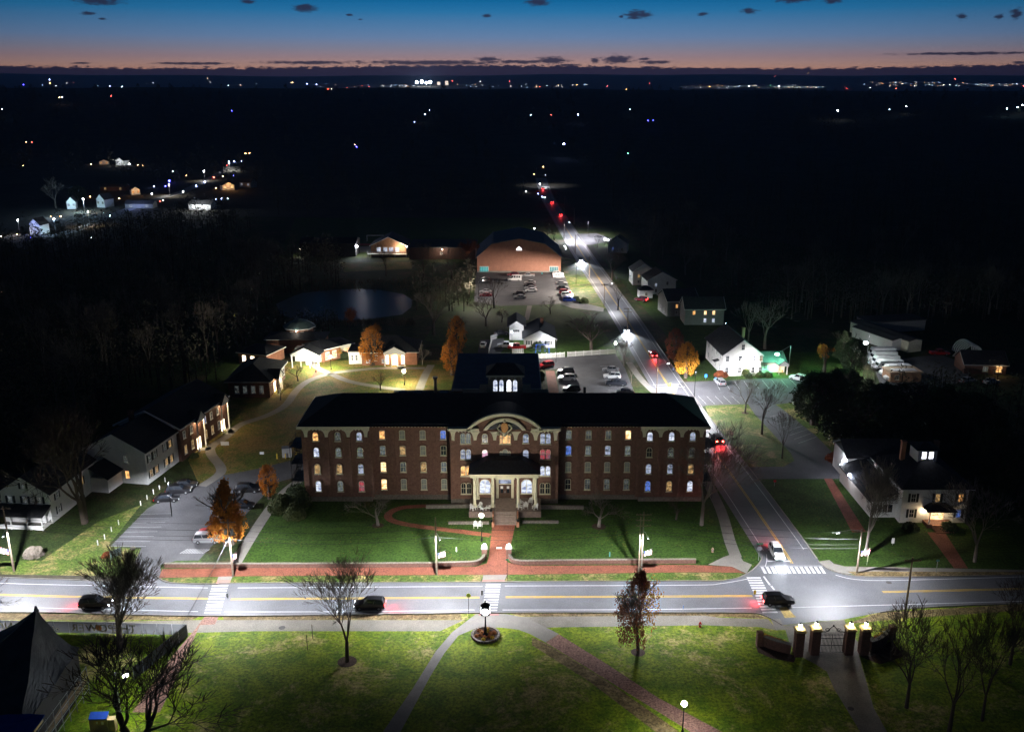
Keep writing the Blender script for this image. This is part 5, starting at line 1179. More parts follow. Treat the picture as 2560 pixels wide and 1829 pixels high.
def mums(t_, pts, r=.34, seed=1):
    rr = random.Random(seed); cols_ = [mat('yellow_mum', (.55, .38, .03), .8, scale=6), mat('rust_mum', (.40, .15, .05), .8, scale=6), mat('white_mum', (.55, .50, .42), .8, scale=6)]
    for i, v in enumerate(pts):
        mb = MB()
        for k in range(70):
            a_, b_2 = rr.uniform(0, 6.28), rr.uniform(-.2, 1.5); q = Vector((math.cos(a_)*math.cos(b_2), math.sin(a_)*math.cos(b_2), math.sin(b_2)))*r*rr.uniform(.75, 1.08)
            u = Vector((rr.uniform(-1, 1), rr.uniform(-1, 1), rr.uniform(-1, 1))).normalized()*.09; w2 = q.cross(u).normalized()*.09
            mb.add([tuple(q+u), tuple(q+w2), tuple(q-u), tuple(q-w2)], [(0, 1, 2, 3)])
        mb.ball((0, 0, .05), r*.8, 7, 5, .9)
        mb.build('chrysanthemum', cols_[rr.choice((0, 1, 1, 0) if v[3] == 0 else (0, 1, 2, 2))], t_, v[:3])
for side, pxs, s2 in (('left', [(1908, 1612), (1925, 1619), (1950, 1627), (1975, 1633)], -1), ('right', [(2174, 1627), (2195, 1618), (2210, 1607), (2217, 1596)], 1)):
    t = thing('planter_wall', 'curved low brick wall with flower planter %s of the gate piers' % side, 'wall', P(*pxs[0]))
    ln_ = smooth_line(to_g(pxs), 5); mb = MB(); mb.M = Matrix.Translation(-P(*pxs[0])); kerb(mb, ln_, 1.5, .45); mb.build('wall', brick_dk, t)
    mb = MB(); mb.M = Matrix.Translation(-P(*pxs[0])+Vector((0, 0, 1.503))); kerb(mb, ln_, .12, .6); mb.build('coping', stone, t)
    e_ = (P(*pxs[0]) if s2 < 0 else P(*pxs[-1]))-P(*pxs[0]); MB().box(e_.x-.42+s2*.6, e_.x+.42+s2*.6, e_.y-.42, e_.y+.42, 0, 2.2).build('end_pier', brick_dk, t)
    back = [v+Vector((.0, 1.0)) for v in ln_]; mb = MB(); vs = [(v.x, v.y, 1.25) for v in ln_]+[(v.x, v.y, 1.25) for v in back]; n_ = len(ln_); mb.add(vs, [(i, i+1, n_+i+1, n_+i) for i in range(n_-1)])
    mb.M = Matrix.Identity(4); me_ = mb.v; mb.v = [(v[0]-P(*pxs[0]).x, v[1]-P(*pxs[0]).y, v[2]) for v in me_]; mb.build('soil', mulch, t)
    mums(t, [(ln_[i].x-P(*pxs[0]).x, ln_[i].y-P(*pxs[0]).y+.55, 1.3, 0 if s2 < 0 else 1) for i in range(2, n_-2, 2)], .38, 3+s2)
# clock with round planter
g = P(1214, 1588); t = thing('post_clock', 'black four faced post clock with glowing white dial in the flower bed', 'clock', g)
MB().lathe([(.38, 0), (.38, .3), (.24, .5), (.2, 1.3), (.12, 1.5), (.09, 3.5), (.16, 3.62)], 12).build('post', iron, t)
MB().box(-.62, .62, -.62, .62, 3.65, 4.95).build('clock_case', iron, t); MB().lathe([(.75, 4.951), (.5, 5.25), (.12, 5.4), (.06, 5.8)], 8).build('clock_roof', iron, t)
for a_ in range(4):
    o = MB().prism([(.5*math.cos(k*.3927), 4.28+.5*math.sin(k*.3927)) for k in range(16)], -.66, -.621, axis='y').build('clock_face', glow('clock_dial', (.85, .9, 1), 7), t, (0, 0, 0), a_*math.pi/2)
    mb = MB(); mb.box(-.02, .02, -.69, -.661, 4.28, 4.68); mb.box(-.25, 0, -.69, -.6612, 4.26, 4.30); mb.build('clock_hand', iron, o)
lamp('POINT', (0, -1.0, 4.2), LED, 40, t, .3); lamp('POINT', (0, 1.0, 4.2), LED, 60, t, .3)
t = thing('flower_bed', 'round stone edged bed of rust and yellow chrysanthemums at the foot of the clock', 'flower bed', g)
mb = MB()
for k in range(28): mb.at((0, 0, 0), k*2*math.pi/28); mb.box(1.78, 2.12, -.2, .2, 0, .33)
mb.build('stone_edge', stone, t); MB().lathe([(1.79, .0), (1.79, .2)], 24).build('soil', mulch, t)
rr = random.Random(5); mums(t, [((.75 if k < 6 else 1.35)*math.cos(k*1.05+.3), (.75 if k < 6 else 1.35)*math.sin(k*1.05+.3)-.1, .25, 0) for k in range(14)], .33, 8)
# white adirondack chairs on the porch and below the lamp
ch = MB(); ch.at((0, 0, 0), 0, R(-8)); ch.box(-.3, .3, -.35, .3, .32, .37); ch.at((0, .28, .36), 0, R(-22))
for k in range(5): ch.box(-.3+k*.125, -.3+k*.125+.1, 0, .03, 0, .78-abs(k-2)*.09)
ch.at(); [ch.box(s*.36-.06, s*.36+.06, -.45, .4, .55, .59) for s in (-1, 1)]; [ch.box(s*.33-.03, s*.33+.03, yy, yy+.09, 0, .55) for s in (-1, 1) for yy in (-.42, .28)]
chm = ch.mesh('adirondack_chair', white)
for (x, y, z, a_, lab) in ((-7.3+X0*0, 158.6, 1.2, .8, 'white slatted porch chair by the leftmost porch column'), (-6.0, 159.2, 1.2, -.3, 'white slatted porch chair facing out, second from the left on the left deck'),
    (-5.4, 158.4, 1.2, 2.4, 'white slatted porch chair turned inward at the front edge of the left deck'), (-4.4, 158.7, 1.2, -1.6, 'white slatted porch chair beside the second porch column'),
    (1.6, 159.0, 1.2, 1.2, 'white slatted porch chair beside the third porch column'), (2.6, 159.3, 1.2, 0, 'white slatted porch chair at the middle of the right deck'), (3.5, 161.2, 1.2, -.2, 'white slatted porch chair set back near the right arched window'),
    (4.3, 158.9, 1.2, -1.1, 'white slatted porch chair by the rightmost porch column'), (1.6, 160.9, 1.2, .6, 'white slatted porch chair behind the third porch column'),
    (P(1189, 1318).x, P(1189, 1318).y, 0, .1, 'left white slatted lawn chair under the bright lamp'), (P(1200, 1318).x, P(1200, 1318).y, 0, -.1, 'right white slatted lawn chair under the bright lamp')):
    o = put('adirondack_chair', chm, None, (x, y, z+.005), a_); o.scale = (1.05, 1.05, 1.05); tag(o, lab, 'chair', 'white slatted chairs')
for x, y, z, lab in ((-3.75, 155.0, .96, 'potted autumn plant on the left stair pier'), (1.1, 155.0, .96, 'potted autumn plant on the right stair pier'), (-3.9, 157.9, 1.2, 'potted plant at the top of the steps by the left railing')):
    t = thing('plant_pot', lab, 'plant pot', (x, y-.9 if z < 1 else y, z)); MB().lathe([(.2, 0), (.28, .45)], 10).build('pot', iron, t)
    mb = MB(); rr = random.Random(int(x*10)+50)
    for k in range(60):
        q = Vector((rr.gauss(0, .22), rr.gauss(0, .22), .75+rr.gauss(0, .2))); u = Vector((rr.uniform(-1, 1), rr.uniform(-1, 1), rr.uniform(-1, 1)))*.12; v = Vector((rr.uniform(-1, 1), rr.uniform(-1, 1), rr.uniform(-1, 1)))*.12
        mb.add([tuple(q), tuple(q+u), tuple(q+v)], [(0, 1, 2)])
    mb.build('leaves', leaf_bu, t)
# ------------------------------------------------------------------ trees
def rnd_dir(rr, d, ang):
    a = d.orthogonal().normalized(); b = d.cross(a); t = rr.uniform(0, 6.283); return (d*math.cos(ang)+(a*math.cos(t)+b*math.sin(t))*math.sin(ang)).normalized()
def tree_skel(seed, trunk=.28, forks=3, depth=6, spread=.5, up=.25, ratio=.74, r0=.028, stems=1, twig=3, wob=.12):
    """unit height tree: trunk mesh, branch mesh, tip list"""
    rr = random.Random(seed); tk = MB(); br = MB(); tips = []
    def grow(p, d, L, r, lv, mb):
        r = max(r, .0010)
        seg = 3 if lv < 3 else 2; n = 8 if lv == 0 else (5 if lv < 2 else 3); wb = wob*.25 if lv == 0 else wob
        for s in range(seg):
            nd_ = (d+Vector((rr.uniform(-1, 1), rr.uniform(-1, 1), rr.uniform(-.6, 1)))*wb).normalized(); q = p+nd_*L/seg
            r1 = r*(.88 if lv else .9); mb.tube(p, q, r, r1, n, False)
            if lv >= 2 and lv < depth and rr.random() < .55:
                grow(q, rnd_dir(rr, nd_, rr.uniform(.5, 1.0)), L*.5, r1*.5, max(lv+2, depth-1), br)
            p, d, r = q, nd_, r1
        if lv >= depth: tips.append(p.copy()); return
        k = forks if lv else forks+1
        for i in range(k):
            a_ = rr.uniform(.55, 1.15)*spread*(1.0 if i else .45); nd_ = rnd_dir(rr, d, a_); nd_ = (nd_+Vector((0, 0, up))).normalized()
            grow(p, nd_, L*ratio*rr.uniform(.8, 1.15), r*(.72 if i == 0 else .55), lv+1, br)
    for s in range(stems):
        d = Vector((0, 0, 1)) if stems == 1 else Vector((math.cos(s*2.9+1)*.22, math.sin(s*2.9+1)*.22, 1)).normalized()
        grow(Vector((d.x*.02, d.y*.02, -.01)), d, trunk, r0/(1 if stems == 1 else 1.3), 0, tk)
    zs = max(v[2] for v in br.v); xs = [abs(v[0]) for v in br.v]+[abs(v[1]) for v in br.v]; xs.sort(); w_ = xs[int(len(xs)*.985)]
    for mb in (tk, br): mb.v = [(v[0]/w_*.5, v[1]/w_*.5, v[2]/zs) for v in mb.v]
    tips = [Vector((t.x/w_*.5, t.y/w_*.5, t.z/zs)) for t in tips]
    return tk, br, tips
def leaves(pts, n, size, seed, jit_=.03, gap=.35):
    rr = random.Random(seed); mb = MB(); V = mb.v; Fc = mb.f
    pts = [p for p in pts if noise.noise(p*5+Vector((seed, 0, 0))) > -gap] or pts
    for i in range(n):
        p = rr.choice(pts)+Vector((rr.gauss(0, jit_), rr.gauss(0, jit_), rr.gauss(0, jit_)))
        u = Vector((rr.uniform(-1, 1), rr.uniform(-1, 1), rr.uniform(-.6, .6))).normalized()*size*rr.uniform(.6, 1.3); v = u.orthogonal().normalized()*size*rr.uniform(.5, 1.0)
        b = len(V); V.extend([tuple(p-u), tuple(p+v), tuple(p+u), tuple(p-v)]); Fc.append((b, b+1, b+2, b+3))
    return mb
TR = {}
def tmesh(key, mk):
    if key not in TR: TR[key] = mk()
    return TR[key]
def bare(seed, **k):
    def mk():
        tk, br, tips = tree_skel(seed, **k); return tk.mesh('trunk', bark), br.mesh('crown', bark), tips
    return tmesh(('b', seed, tuple(sorted(k.items()))), mk)
def tree(name, label, px, py, ytop=None, width=None, height=None, mesh=None, bk=None, group=None, loc=None, rz=None, lean=0.0, cat='tree'):
    g = loc if loc is not None else P(px, py); h_ = height or hgt(px, py, ytop)
    if width is None: width = h_*.75
    t = thing(name, label, cat, g, rz if rz is not None else (px*7 % 628)/100, group, (width, width, h_)); t.rotation_euler.x = lean
    put('trunk', mesh[0], t, None, None, bk); put('crown', mesh[1], t, None, None, bk if len(mesh) < 4 else None)
    if len(mesh) > 3: put('leaves', mesh[3], t)
    return t
def pxw(px, py, n): return n*((ray(px, py)*((0-H)/ray(px, py).z)).length*math.cos(math.atan((py-914.5)/F)))/F
ORD = ('first', 'second', 'third', 'fourth', 'fifth', 'sixth', 'seventh', 'eighth', 'ninth', 'tenth', 'eleventh', 'twelfth', 'thirteenth', 'fourteenth', 'fifteenth', 'sixteenth', 'seventeenth', 'eighteenth', 'nineteenth', 'twentieth')
V1 = bare(11, trunk=.22, forks=3, depth=5, spread=.62, up=.16, ratio=.80, r0=.020)
V2 = bare(23, trunk=.16, forks=3, depth=5, spread=.75, up=.10, ratio=.82, wob=.2, r0=.018)
V3 = bare(37, trunk=.14, forks=3, depth=6, spread=.55, up=.16, ratio=.80, stems=2, wob=.16, r0=.020)
V8 = bare(37, trunk=.14, forks=3, depth=5, spread=.55, up=.18, ratio=.82, stems=2, wob=.16, r0=.017)
V4 = bare(41, trunk=.26, forks=3, depth=5, spread=.42, up=.30, ratio=.78, r0=.015)
V5 = bare(53, trunk=.12, forks=3, depth=5, spread=.8, up=.05, ratio=.80, wob=.2, r0=.018)
V6 = bare(61, trunk=.17, forks=3, depth=6, spread=.66, up=.10, ratio=.81, wob=.16, r0=.016)
V7 = bare(77, trunk=.20, forks=3, depth=6, spread=.55, up=.20, ratio=.80, r0=.015, wob=.08)
# foreground and named bare trees
tree('bare_tree', 'bare vase shaped tree in a mulch ring on the front lawn', 868, 1653, 1415, pxw(868, 1653, 225), mesh=V7, bk=bark, rz=.4)
tree('bare_tree', 'bare many branched tree rising through the banner fence at the left, crown over the street', 302, 1617, 1378, pxw(300, 1617, 215), mesh=V3, bk=bark, rz=1.0)
tree('bare_tree', 'large forked bare tree at the bottom edge beside the plywood booth', 348, 1880, 1600, pxw(348, 1880, 380), mesh=V8, bk=bark, rz=2.2)
tree('bare_tree', 'bare tree cut by the left picture edge, twigs over the street', -35, 1600, 1420, pxw(0, 1600, 190), mesh=V2, bk=bark)
tree('bare_tree', 'bare tree just right of the gate path, leftmost of the dark grove', 2266, 1768, 1470, pxw(2266, 1765, 215), mesh=V6, bk=bark, rz=.3)
tree('bare_tree', 'bare tree in the dark grove, nearest to the bottom edge', 2372, 1830, 1555, pxw(2372, 1811, 170), mesh=V4, bk=bark, rz=1.3)
tree('bare_tree', 'bare tree in the dark grove, slim with upright limbs, second from the right edge', 2455, 1800, 1515, pxw(2455, 1800, 150), mesh=V7, bk=bark, rz=2.3)
tree('bare_tree', 'spreading bare tree at the right picture edge above the long trunk shadow', 2525, 1660, 1450, pxw(2525, 1660, 190), mesh=V6, bk=bark, rz=3.3)
tree('bare_tree', 'bare sapling low behind the right planter wall', 2200, 1590, 1545, pxw(2200, 1590, 60), mesh=V5, bk=bark)
tree('bare_tree', 'tall spreading bare tree with pale trunk at the right corner of the brick hall', 1754, 1312, 1045, pxw(1754, 1312, 235), mesh=V6, bk=bark_lt, rz=2.4)
tree('bare_tree', 'small leafless tree in a mulch ring on the hall lawn, right of the porch', 1497, 1316, 1222, pxw(1497, 1316, 140), mesh=V5, bk=bark_lt)
tree('bare_tree', 'small leafless tree in a mulch ring on the hall lawn, left of the porch', 945, 1313, 1222, pxw(945, 1313, 130), mesh=V5, bk=bark_lt, rz=2.)
tree('bare_tree', 'bare tree on the parking island, leftmost and farthest', 1863, 1032, 935, pxw(1863, 1030, 82), mesh=V1, bk=bark_lt)
tree('bare_tree', 'bare tree on the parking island, dense crown in the middle', 1905, 1085, 947, pxw(1905, 1083, 84), mesh=V2, bk=bark_lt)
tree('bare_tree', 'slender bare tree on the parking island nearest the street', 1955, 1146, 1020, pxw(1955, 1145, 62), mesh=V4, bk=bark)
tree('bare_tree', 'tall bare tree with two pale stems left of the belvedere house behind the utility pole', 2164, 1388, 1135, pxw(2164, 1385, 120), mesh=V3, bk=bark_lt, rz=.2)
tree('bare_tree', 'dark spreading tree with pale foot at the right front of the belvedere house', 2436, 1404, 1195, pxw(2435, 1404, 190), mesh=V6, bk=bark_lt, rz=5)
tree('bare_tree', 'very large dark bare tree between the farmhouse and the dormitory', 212, 1306, 1000, pxw(212, 1305, 230), mesh=V3, bk=bark, rz=4)
tree('bare_tree', 'pale bare tree on the bank behind the ranch house', 1215, 815, 730, pxw(1215, 814, 90), mesh=V2, bk=bark_lt)
tree('bare_tree', 'broad bare tree by the pond bank behind the brick campus building', 1085, 838, 708, pxw(1085, 836, 125), mesh=V1, bk=bark_lt)
tree('bare_tree', 'pale low spreading branches on the slope beyond the ranch house', 1255, 805, 770, pxw(1255, 800, 50), mesh=V5, bk=bark_lt)
tree('bare_tree', 'small round bare tree at the foot of the gymnasium car park', 1376, 785, 738, pxw(1375, 785, 46), mesh=V5, bk=bark_lt)
tree('bare_tree', 'wide dark bare tree between ranch house and side road', 1478, 874, 775, pxw(1478, 874, 140), mesh=V5, bk=bark, rz=1)
tree('bare_tree', 'small bare tree in front of the brick hall with amber entrance', 745, 952, 905, pxw(745, 952, 62), mesh=V5, bk=bark)
tree('bare_tree', 'small bare tree on the campus lawn between the two paths', 951, 975, 922, pxw(951, 975, 48), mesh=V5, bk=bark)
tree('bare_tree', 'small pale bare tree at the right end of the brick campus building', 1056, 912, 858, pxw(1056, 912, 40), mesh=V5, bk=bark_lt)
tree('bare_tree', 'small bare tree beside the curved path near the amber entrance', 702, 1000, 940, pxw(702, 1000, 50), mesh=V5, bk=bark)
tree('bare_tree', 'tree with small dark crown on the lit grass by the far side street', 1494, 619, 585, pxw(1494, 619, 24), mesh=V1, bk=bark)
tree('bare_tree', 'bare tree over the right end of the rear car park', 1560, 915, 835, pxw(1560, 915, 60), mesh=V2, bk=bark_lt)
tree('bare_tree', 'small bare tree by the pavement of the rear car park', 1578, 958, 895, pxw(1578, 958, 36), mesh=V1, bk=bark_lt)
tree('bare_tree', 'dark thin bush like tree against the right wing of the hall', 1690, 1298, 1240, pxw(1690, 1298, 80), mesh=V5, bk=bark)
tree('bare_tree', 'tall bare tree behind the tall white clapboard house, left one', 1870, 862, 745, pxw(1870, 862, 70), mesh=V4, bk=bark_lt)
tree('bare_tree', 'broad bare tree lit green beside the green street lamp', 1912, 872, 745, pxw(1912, 872, 110), mesh=V2, bk=bark_lt, rz=2)
# pale trees at the lot edge and woods faintly lit
for i, (px, py, yt, wd, lab) in enumerate(((520, 905, 745, 70, 'pale thin tree left of the campus lawn, front of the pair'), (545, 880, 735, 60, 'pale thin tree left of the campus lawn, rear of the pair'),
    (1130, 700, 610, 80, 'bare tree on the dark bank left of the gymnasium car park'), (1060, 695, 600, 70, 'bare tree on the dark bank below the brick annex'), (846, 675, 620, 40, 'bare tree on the bank below the black barn'),
    (965, 690, 600, 46, 'bare tree in front of the lit lodge gable'), (1235, 770, 690, 60, 'bare tree at the left corner of the gymnasium car park'), (1545, 775, 690, 50, 'bare tree beside the side road opposite the houses'),
    (1530, 700, 610, 70, 'dark bare tree on the right bank of the side road'), (1385, 615, 560, 40, 'bare tree by the roadside beyond the gymnasium'), (1372, 595, 555, 30, 'low tree left of the road behind the gymnasium'))):
    tree('bare_tree', lab, px, py, yt, pxw(px, py, wd), mesh=(V4, V1, V2)[i % 3], bk=bark_lt if i < 2 else bark)
# trees in leaf
def leafy(seed, lm, n=3000, size=.016, jit_=.035, gap=.3, **k):
    def mk():
        tk, br, tips = tree_skel(seed, **k)
        pts = [t for t in tips if t.z > .2]
        return tk.mesh('trunk', bark), br.mesh('crown', bark), tips, leaves(pts, n, size, seed, jit_, gap).mesh('leaves', lm)
    return tmesh(('l', seed, lm.name), mk)
def columnar(seed, lm, n=5000, prof=None, size=.020, dark=None):
    """dense upright crown: leaf clumps filling an uneven egg outline round a branching trunk"""
    def mk():
        rr = random.Random(seed); tk, br, tips = tree_skel(seed, trunk=.3, forks=3, depth=4, spread=.35, up=.5, ratio=.7)
        pts = []
        for i in range(360):
            z = rr.uniform(0, 1)**.9; rad = prof(z)*(1+.22*noise.noise(Vector((math.cos(i), math.sin(i), z*4+seed)))); a = rr.uniform(0, 6.283)
            q = rr.uniform(.35, 1)**.6*rad
            pts.append(Vector((q*math.cos(a), q*math.sin(a), .13+z*.86)))
        return tk.mesh('trunk', bark), br.mesh('crown', bark), tips, leaves(pts, n, size, seed, .030, .5).mesh('leaves', lm)
    return tmesh(('c', seed, lm.name), mk)
egg = lambda z: .5*math.sin(math.pi*min(1, z*.78+.16))**.8 if z < .98 else .05
cone = lambda z: .5*(1-z)**.75*min(1, .5+z*5)
rnd_ = lambda z: .5*math.sin(math.pi*min(.97, z*.86+.10))**.6
# red oak by the street, thin orange leaves on its right side
def oak():
    tk, br, tips = tree_skel(91, trunk=.20, forks=3, depth=5, spread=.42, up=.32, ratio=.80, r0=.011)
    a = [t for t in tips if t.x < .06]; b = [t for t in tips if t.x >= .02]
    rr = random.Random(3); ex = []
    for i in range(1500):
        z = rr.uniform(0, 1); pf_ = math.sin(math.pi*((1-z)*.62+.06))**.8*(1+.25*noise.noise(Vector((i*.7, z*6, 2)))); x = .10-rr.uniform(.0, .58)*pf_; ex.append(Vector((x, rr.uniform(-.34, .34)*pf_, .17+z*.82)))
    return tk, br, leaves(ex, 5200, .013, 4, .018, .25), leaves(b+[Vector((t.x*.9+.12, t.y, t.z*.8)) for t in b], 1100, .012, 5, .022, .2)
tk, br, la, lb = oak(); h_ = hgt(1595, 1630, 1432); w_ = pxw(1595, 1630, 122)
t = thing('oak_tree', 'narrow oak with dense rust leaves on its left and thin orange leaves on its right', 'tree', P(1595, 1630), 0, None, (w_, w_, h_))
put('trunk', tk.mesh('trunk', bark), t); put('crown', br.mesh('crown', bark), t); put('leaves', la.mesh('leaves', leaf_rd), t); put('leaves', lb.mesh('leaves', leaf_or), t)['label'] = 'sparse orange leaves'
tree('maple_tree', 'dense orange columnar maple in the left car park beside the silver car', 573, 1358, 1205, pxw(573, 1350, 104), mesh=columnar(5, leaf_or, 6500, cone), rz=1)
tree('maple_tree', 'small orange maple on the verge behind the black car', 674, 1246, 1163, pxw(674, 1246, 48), mesh=columnar(6, leaf_or, 2500, rnd_, .026))
tree('maple_tree', 'golden orange maple in front of the brick campus building', 931, 913, 820, pxw(931, 913, 62), mesh=columnar(7, leaf_or, 4200, egg), rz=2)
tree('maple_tree', 'bright orange maple right of the campus lawn, nearer of the two', 1131, 937, 845, pxw(1131, 935, 55), mesh=columnar(8, leaf_or, 4200, egg), rz=3)
tree('maple_tree', 'orange brown maple right of the campus lawn, farther of the two', 1142, 885, 792, pxw(1140, 885, 52), mesh=columnar(9, leaf_or, 4200, egg), rz=4)
tree('maple_tree', 'dull russet tree beside the pond behind the campus building', 874, 842, 775, pxw(874, 840, 54), mesh=leafy(12, leaf_rd, 2600, .020, .04, .3, trunk=.3, forks=3, depth=4, spread=.6, up=.2, ratio=.75))
tree('maple_tree', 'small dull orange tree behind the golden maple', 945, 850, 810, pxw(945, 850, 34), mesh=leafy(13, leaf_or, 1600, .024, .05, .4, trunk=.3, forks=3, depth=4, spread=.6, up=.2, ratio=.75))
tree('maple_tree', 'brilliant golden maple at the side road crossing', 1714, 944, 858, pxw(1713, 940, 58), mesh=columnar(10, leaf_yl, 4800, egg), rz=5)
tree('maple_tree', 'dark rust maple behind the brilliant golden one', 1686, 905, 823, pxw(1686, 905, 50), mesh=columnar(14, leaf_rd, 4200, egg), rz=1)
tree('maple_tree', 'thin orange tree on the dark lawn near the parked white car', 2059, 934, 862, pxw(2059, 930, 50), mesh=leafy(15, leaf_or, 1500, .018, .03, .3, trunk=.2, forks=3, depth=4, spread=.5, up=.35, ratio=.75))
tree('maple_tree', 'dull russet tree at the left corner of the gymnasium', 1172, 680, 603, pxw(1172, 680, 44), mesh=leafy(16, leaf_rd, 2200, .022, .04, .3, trunk=.3, forks=3, depth=4, spread=.55, up=.2, ratio=.75))
tree('maple_tree', 'small yellow leaved bush tree beside the glowing portico', 843, 895, 872, pxw(843, 895, 26), mesh=leafy(17, leaf_yl, 900, .035, .05, .4, trunk=.2, forks=3, depth=3, spread=.7, up=.2, ratio=.75))
# evergreens: the dark mass at the right, and shrubs
EV = [columnar(21, leaf_gr, 6500, rnd_, .022), columnar(22, leaf_gr, 6500, cone, .020), columnar(24, leaf_gr, 6000, egg, .024)]
for i, (px, py, yt, wd, lab) in enumerate(((2035, 1060, 935, 110, 'broad dark evergreen at the left end of the evergreen mass by the car park'), (2095, 1105, 955, 120, 'broad dark evergreen in the front row beside the bay lines'),
    (2150, 1140, 985, 120, 'dark evergreen nearest the belvedere house drive'), (2110, 1010, 925, 90, 'dark evergreen at the back of the mass, left'), (2165, 1030, 950, 90, 'dark evergreen at the back of the mass, centre'),
    (2200, 1090, 965, 110, 'dark evergreen at the back of the mass, right'), (2080, 1045, 925, 110, 'tall dark evergreen in the middle of the mass'), (2320, 1120, 975, 150, 'wide dark evergreen behind the belvedere house, left'),
    (2420, 1130, 990, 150, 'wide dark evergreen behind the belvedere house, right'), (2270, 1060, 960, 120, 'dark evergreen behind the depot fence'), (2360, 1060, 965, 120, 'dark evergreen between the depot and the belvedere house'),
    (2480, 1240, 1080, 130, 'dark evergreen right of the belvedere house'), (2130, 940, 850, 60, 'tall dark evergreen beside the bus depot lamp'), (2105, 905, 830, 60, 'dark evergreen behind the thin orange tree'))):
    tree('evergreen_tree', lab, px, py, yt, pxw(px, py, wd), mesh=EV[i % 3] if i != 6 else EV[1], rz=i*1.1)
def shrub(px, py, r, hh, lm, lab, seed, name='shrub'):
    mb = MB(); rr = random.Random(seed)
    n_ = int(900*min(3, max(.4, r)))
    for k in range(n_):
        a_, b_2 = rr.uniform(0, 6.283), math.asin(rr.uniform(0, 1)); q = Vector((math.cos(a_)*math.cos(b_2)*r, math.sin(a_)*math.cos(b_2)*r, math.sin(b_2)*hh))*rr.uniform(.72, 1.0)*(1+.16*noise.noise(Vector((a_, b_2*2, seed))))
        u = Vector((rr.uniform(-1, 1), rr.uniform(-1, 1), rr.uniform(-1, 1))).normalized()*.14; v = u.orthogonal().normalized()*.12
        mb.add([tuple(q-u), tuple(q+v), tuple(q+u), tuple(q-v)], [(0, 1, 2, 3)])
    mb.ball((0, 0, hh*.38), r*.78, 9, 6, hh/r*.6)
    o = mb.build(name, lm, None, P(px, py)); return tag(o, lab, 'shrub')
shrub(705, 1275, 2.6, 3.4, leaf_bu, 'large rounded shrub at the left corner of the hall, left of the pair', 1)
shrub(738, 1292, 2.2, 2.8, leaf_bu, 'large rounded shrub at the left corner of the hall, right of the pair', 2)
shrub(742, 1265, 2.8, 4.6, leaf_gr, 'dark tall shrub against the left end wall of the hall', 3)
for i, (px, py, r, hh, lm, lab) in enumerate(((860, 893, 1.6, 2.0, leaf_gr, 'clipped dark hedge ball beside the glowing portico'), (1862, 938, 1.5, 2.6, leaf_bu, 'lit round shrub before the tall clapboard house'), (1802, 940, 2.0, 1.6, leaf_rd, 'reddish shrub at the left corner of the tall clapboard house'),
    (1900, 942, 1.3, 1.5, leaf_bu, 'green shrub by the low annex, left'), (1920, 942, 1.3, 1.5, leaf_bu, 'green shrub by the low annex, right'), (1872, 944, 1.0, 1.5, leaf_gr, 'dark shrub beside the annex parking'),
    (1352, 950, 1.0, 1.2, leaf_bu, 'lit round shrub at the rear wing corner, front'), (1352, 940, 1.1, 1.4, leaf_bu, 'lit round shrub at the rear wing corner, back'),
    (1345, 868, 2.6, 2.2, leaf_gr, 'dark bush in front of the ranch house gable'), (1199, 1404, .6, .5, leaf_bu, 'low plant by the left lamp pier'), (1287, 1403, .6, .5, leaf_gr, 'low dark plant by the right lamp pier, first'), (1303, 1404, .5, .4, leaf_gr, 'low dark plant by the right lamp pier, second'),
    (85, 1388, 1.7, 1.6, bark_lt, 'pale twiggy bush on the verge near the left utility pole'), (270, 1390, 1.0, .8, leaf_rd, 'low rusty plant at the foot of the drive sign'), (2275, 1322, 1.6, 1.3, leaf_gr, 'dark shrub left of the belvedere house steps'), (2370, 1322, 1.8, 1.3, leaf_gr, 'dark shrub right of the belvedere house steps'),
    (486, 1142, 1.0, .9, leaf_bu, 'low shrub beside the nearer dormitory doorway'), (548, 1056, 1.0, .8, leaf_bu, 'low shrub beside the farther dormitory doorway'), (1440, 752, 1.6, 1.8, leaf_bu, 'pale grassy clump at the foot of the car park'), (1460, 758, 1.8, 2.2, leaf_bu, 'pale grassy clump nearest the side road'),
    (698, 970, .9, 1.0, leaf_rd, 'rust shrub before the amber entrance'), (2215, 990, 2.2, 1.8, leaf_gr, 'dark bush below the timber hut'), (2088, 1150, 2.2, 1.6, leaf_rd, 'brownish bush at the end of the bay lines'))):
    shrub(px, py, r, hh, lm, lab, 10+i)
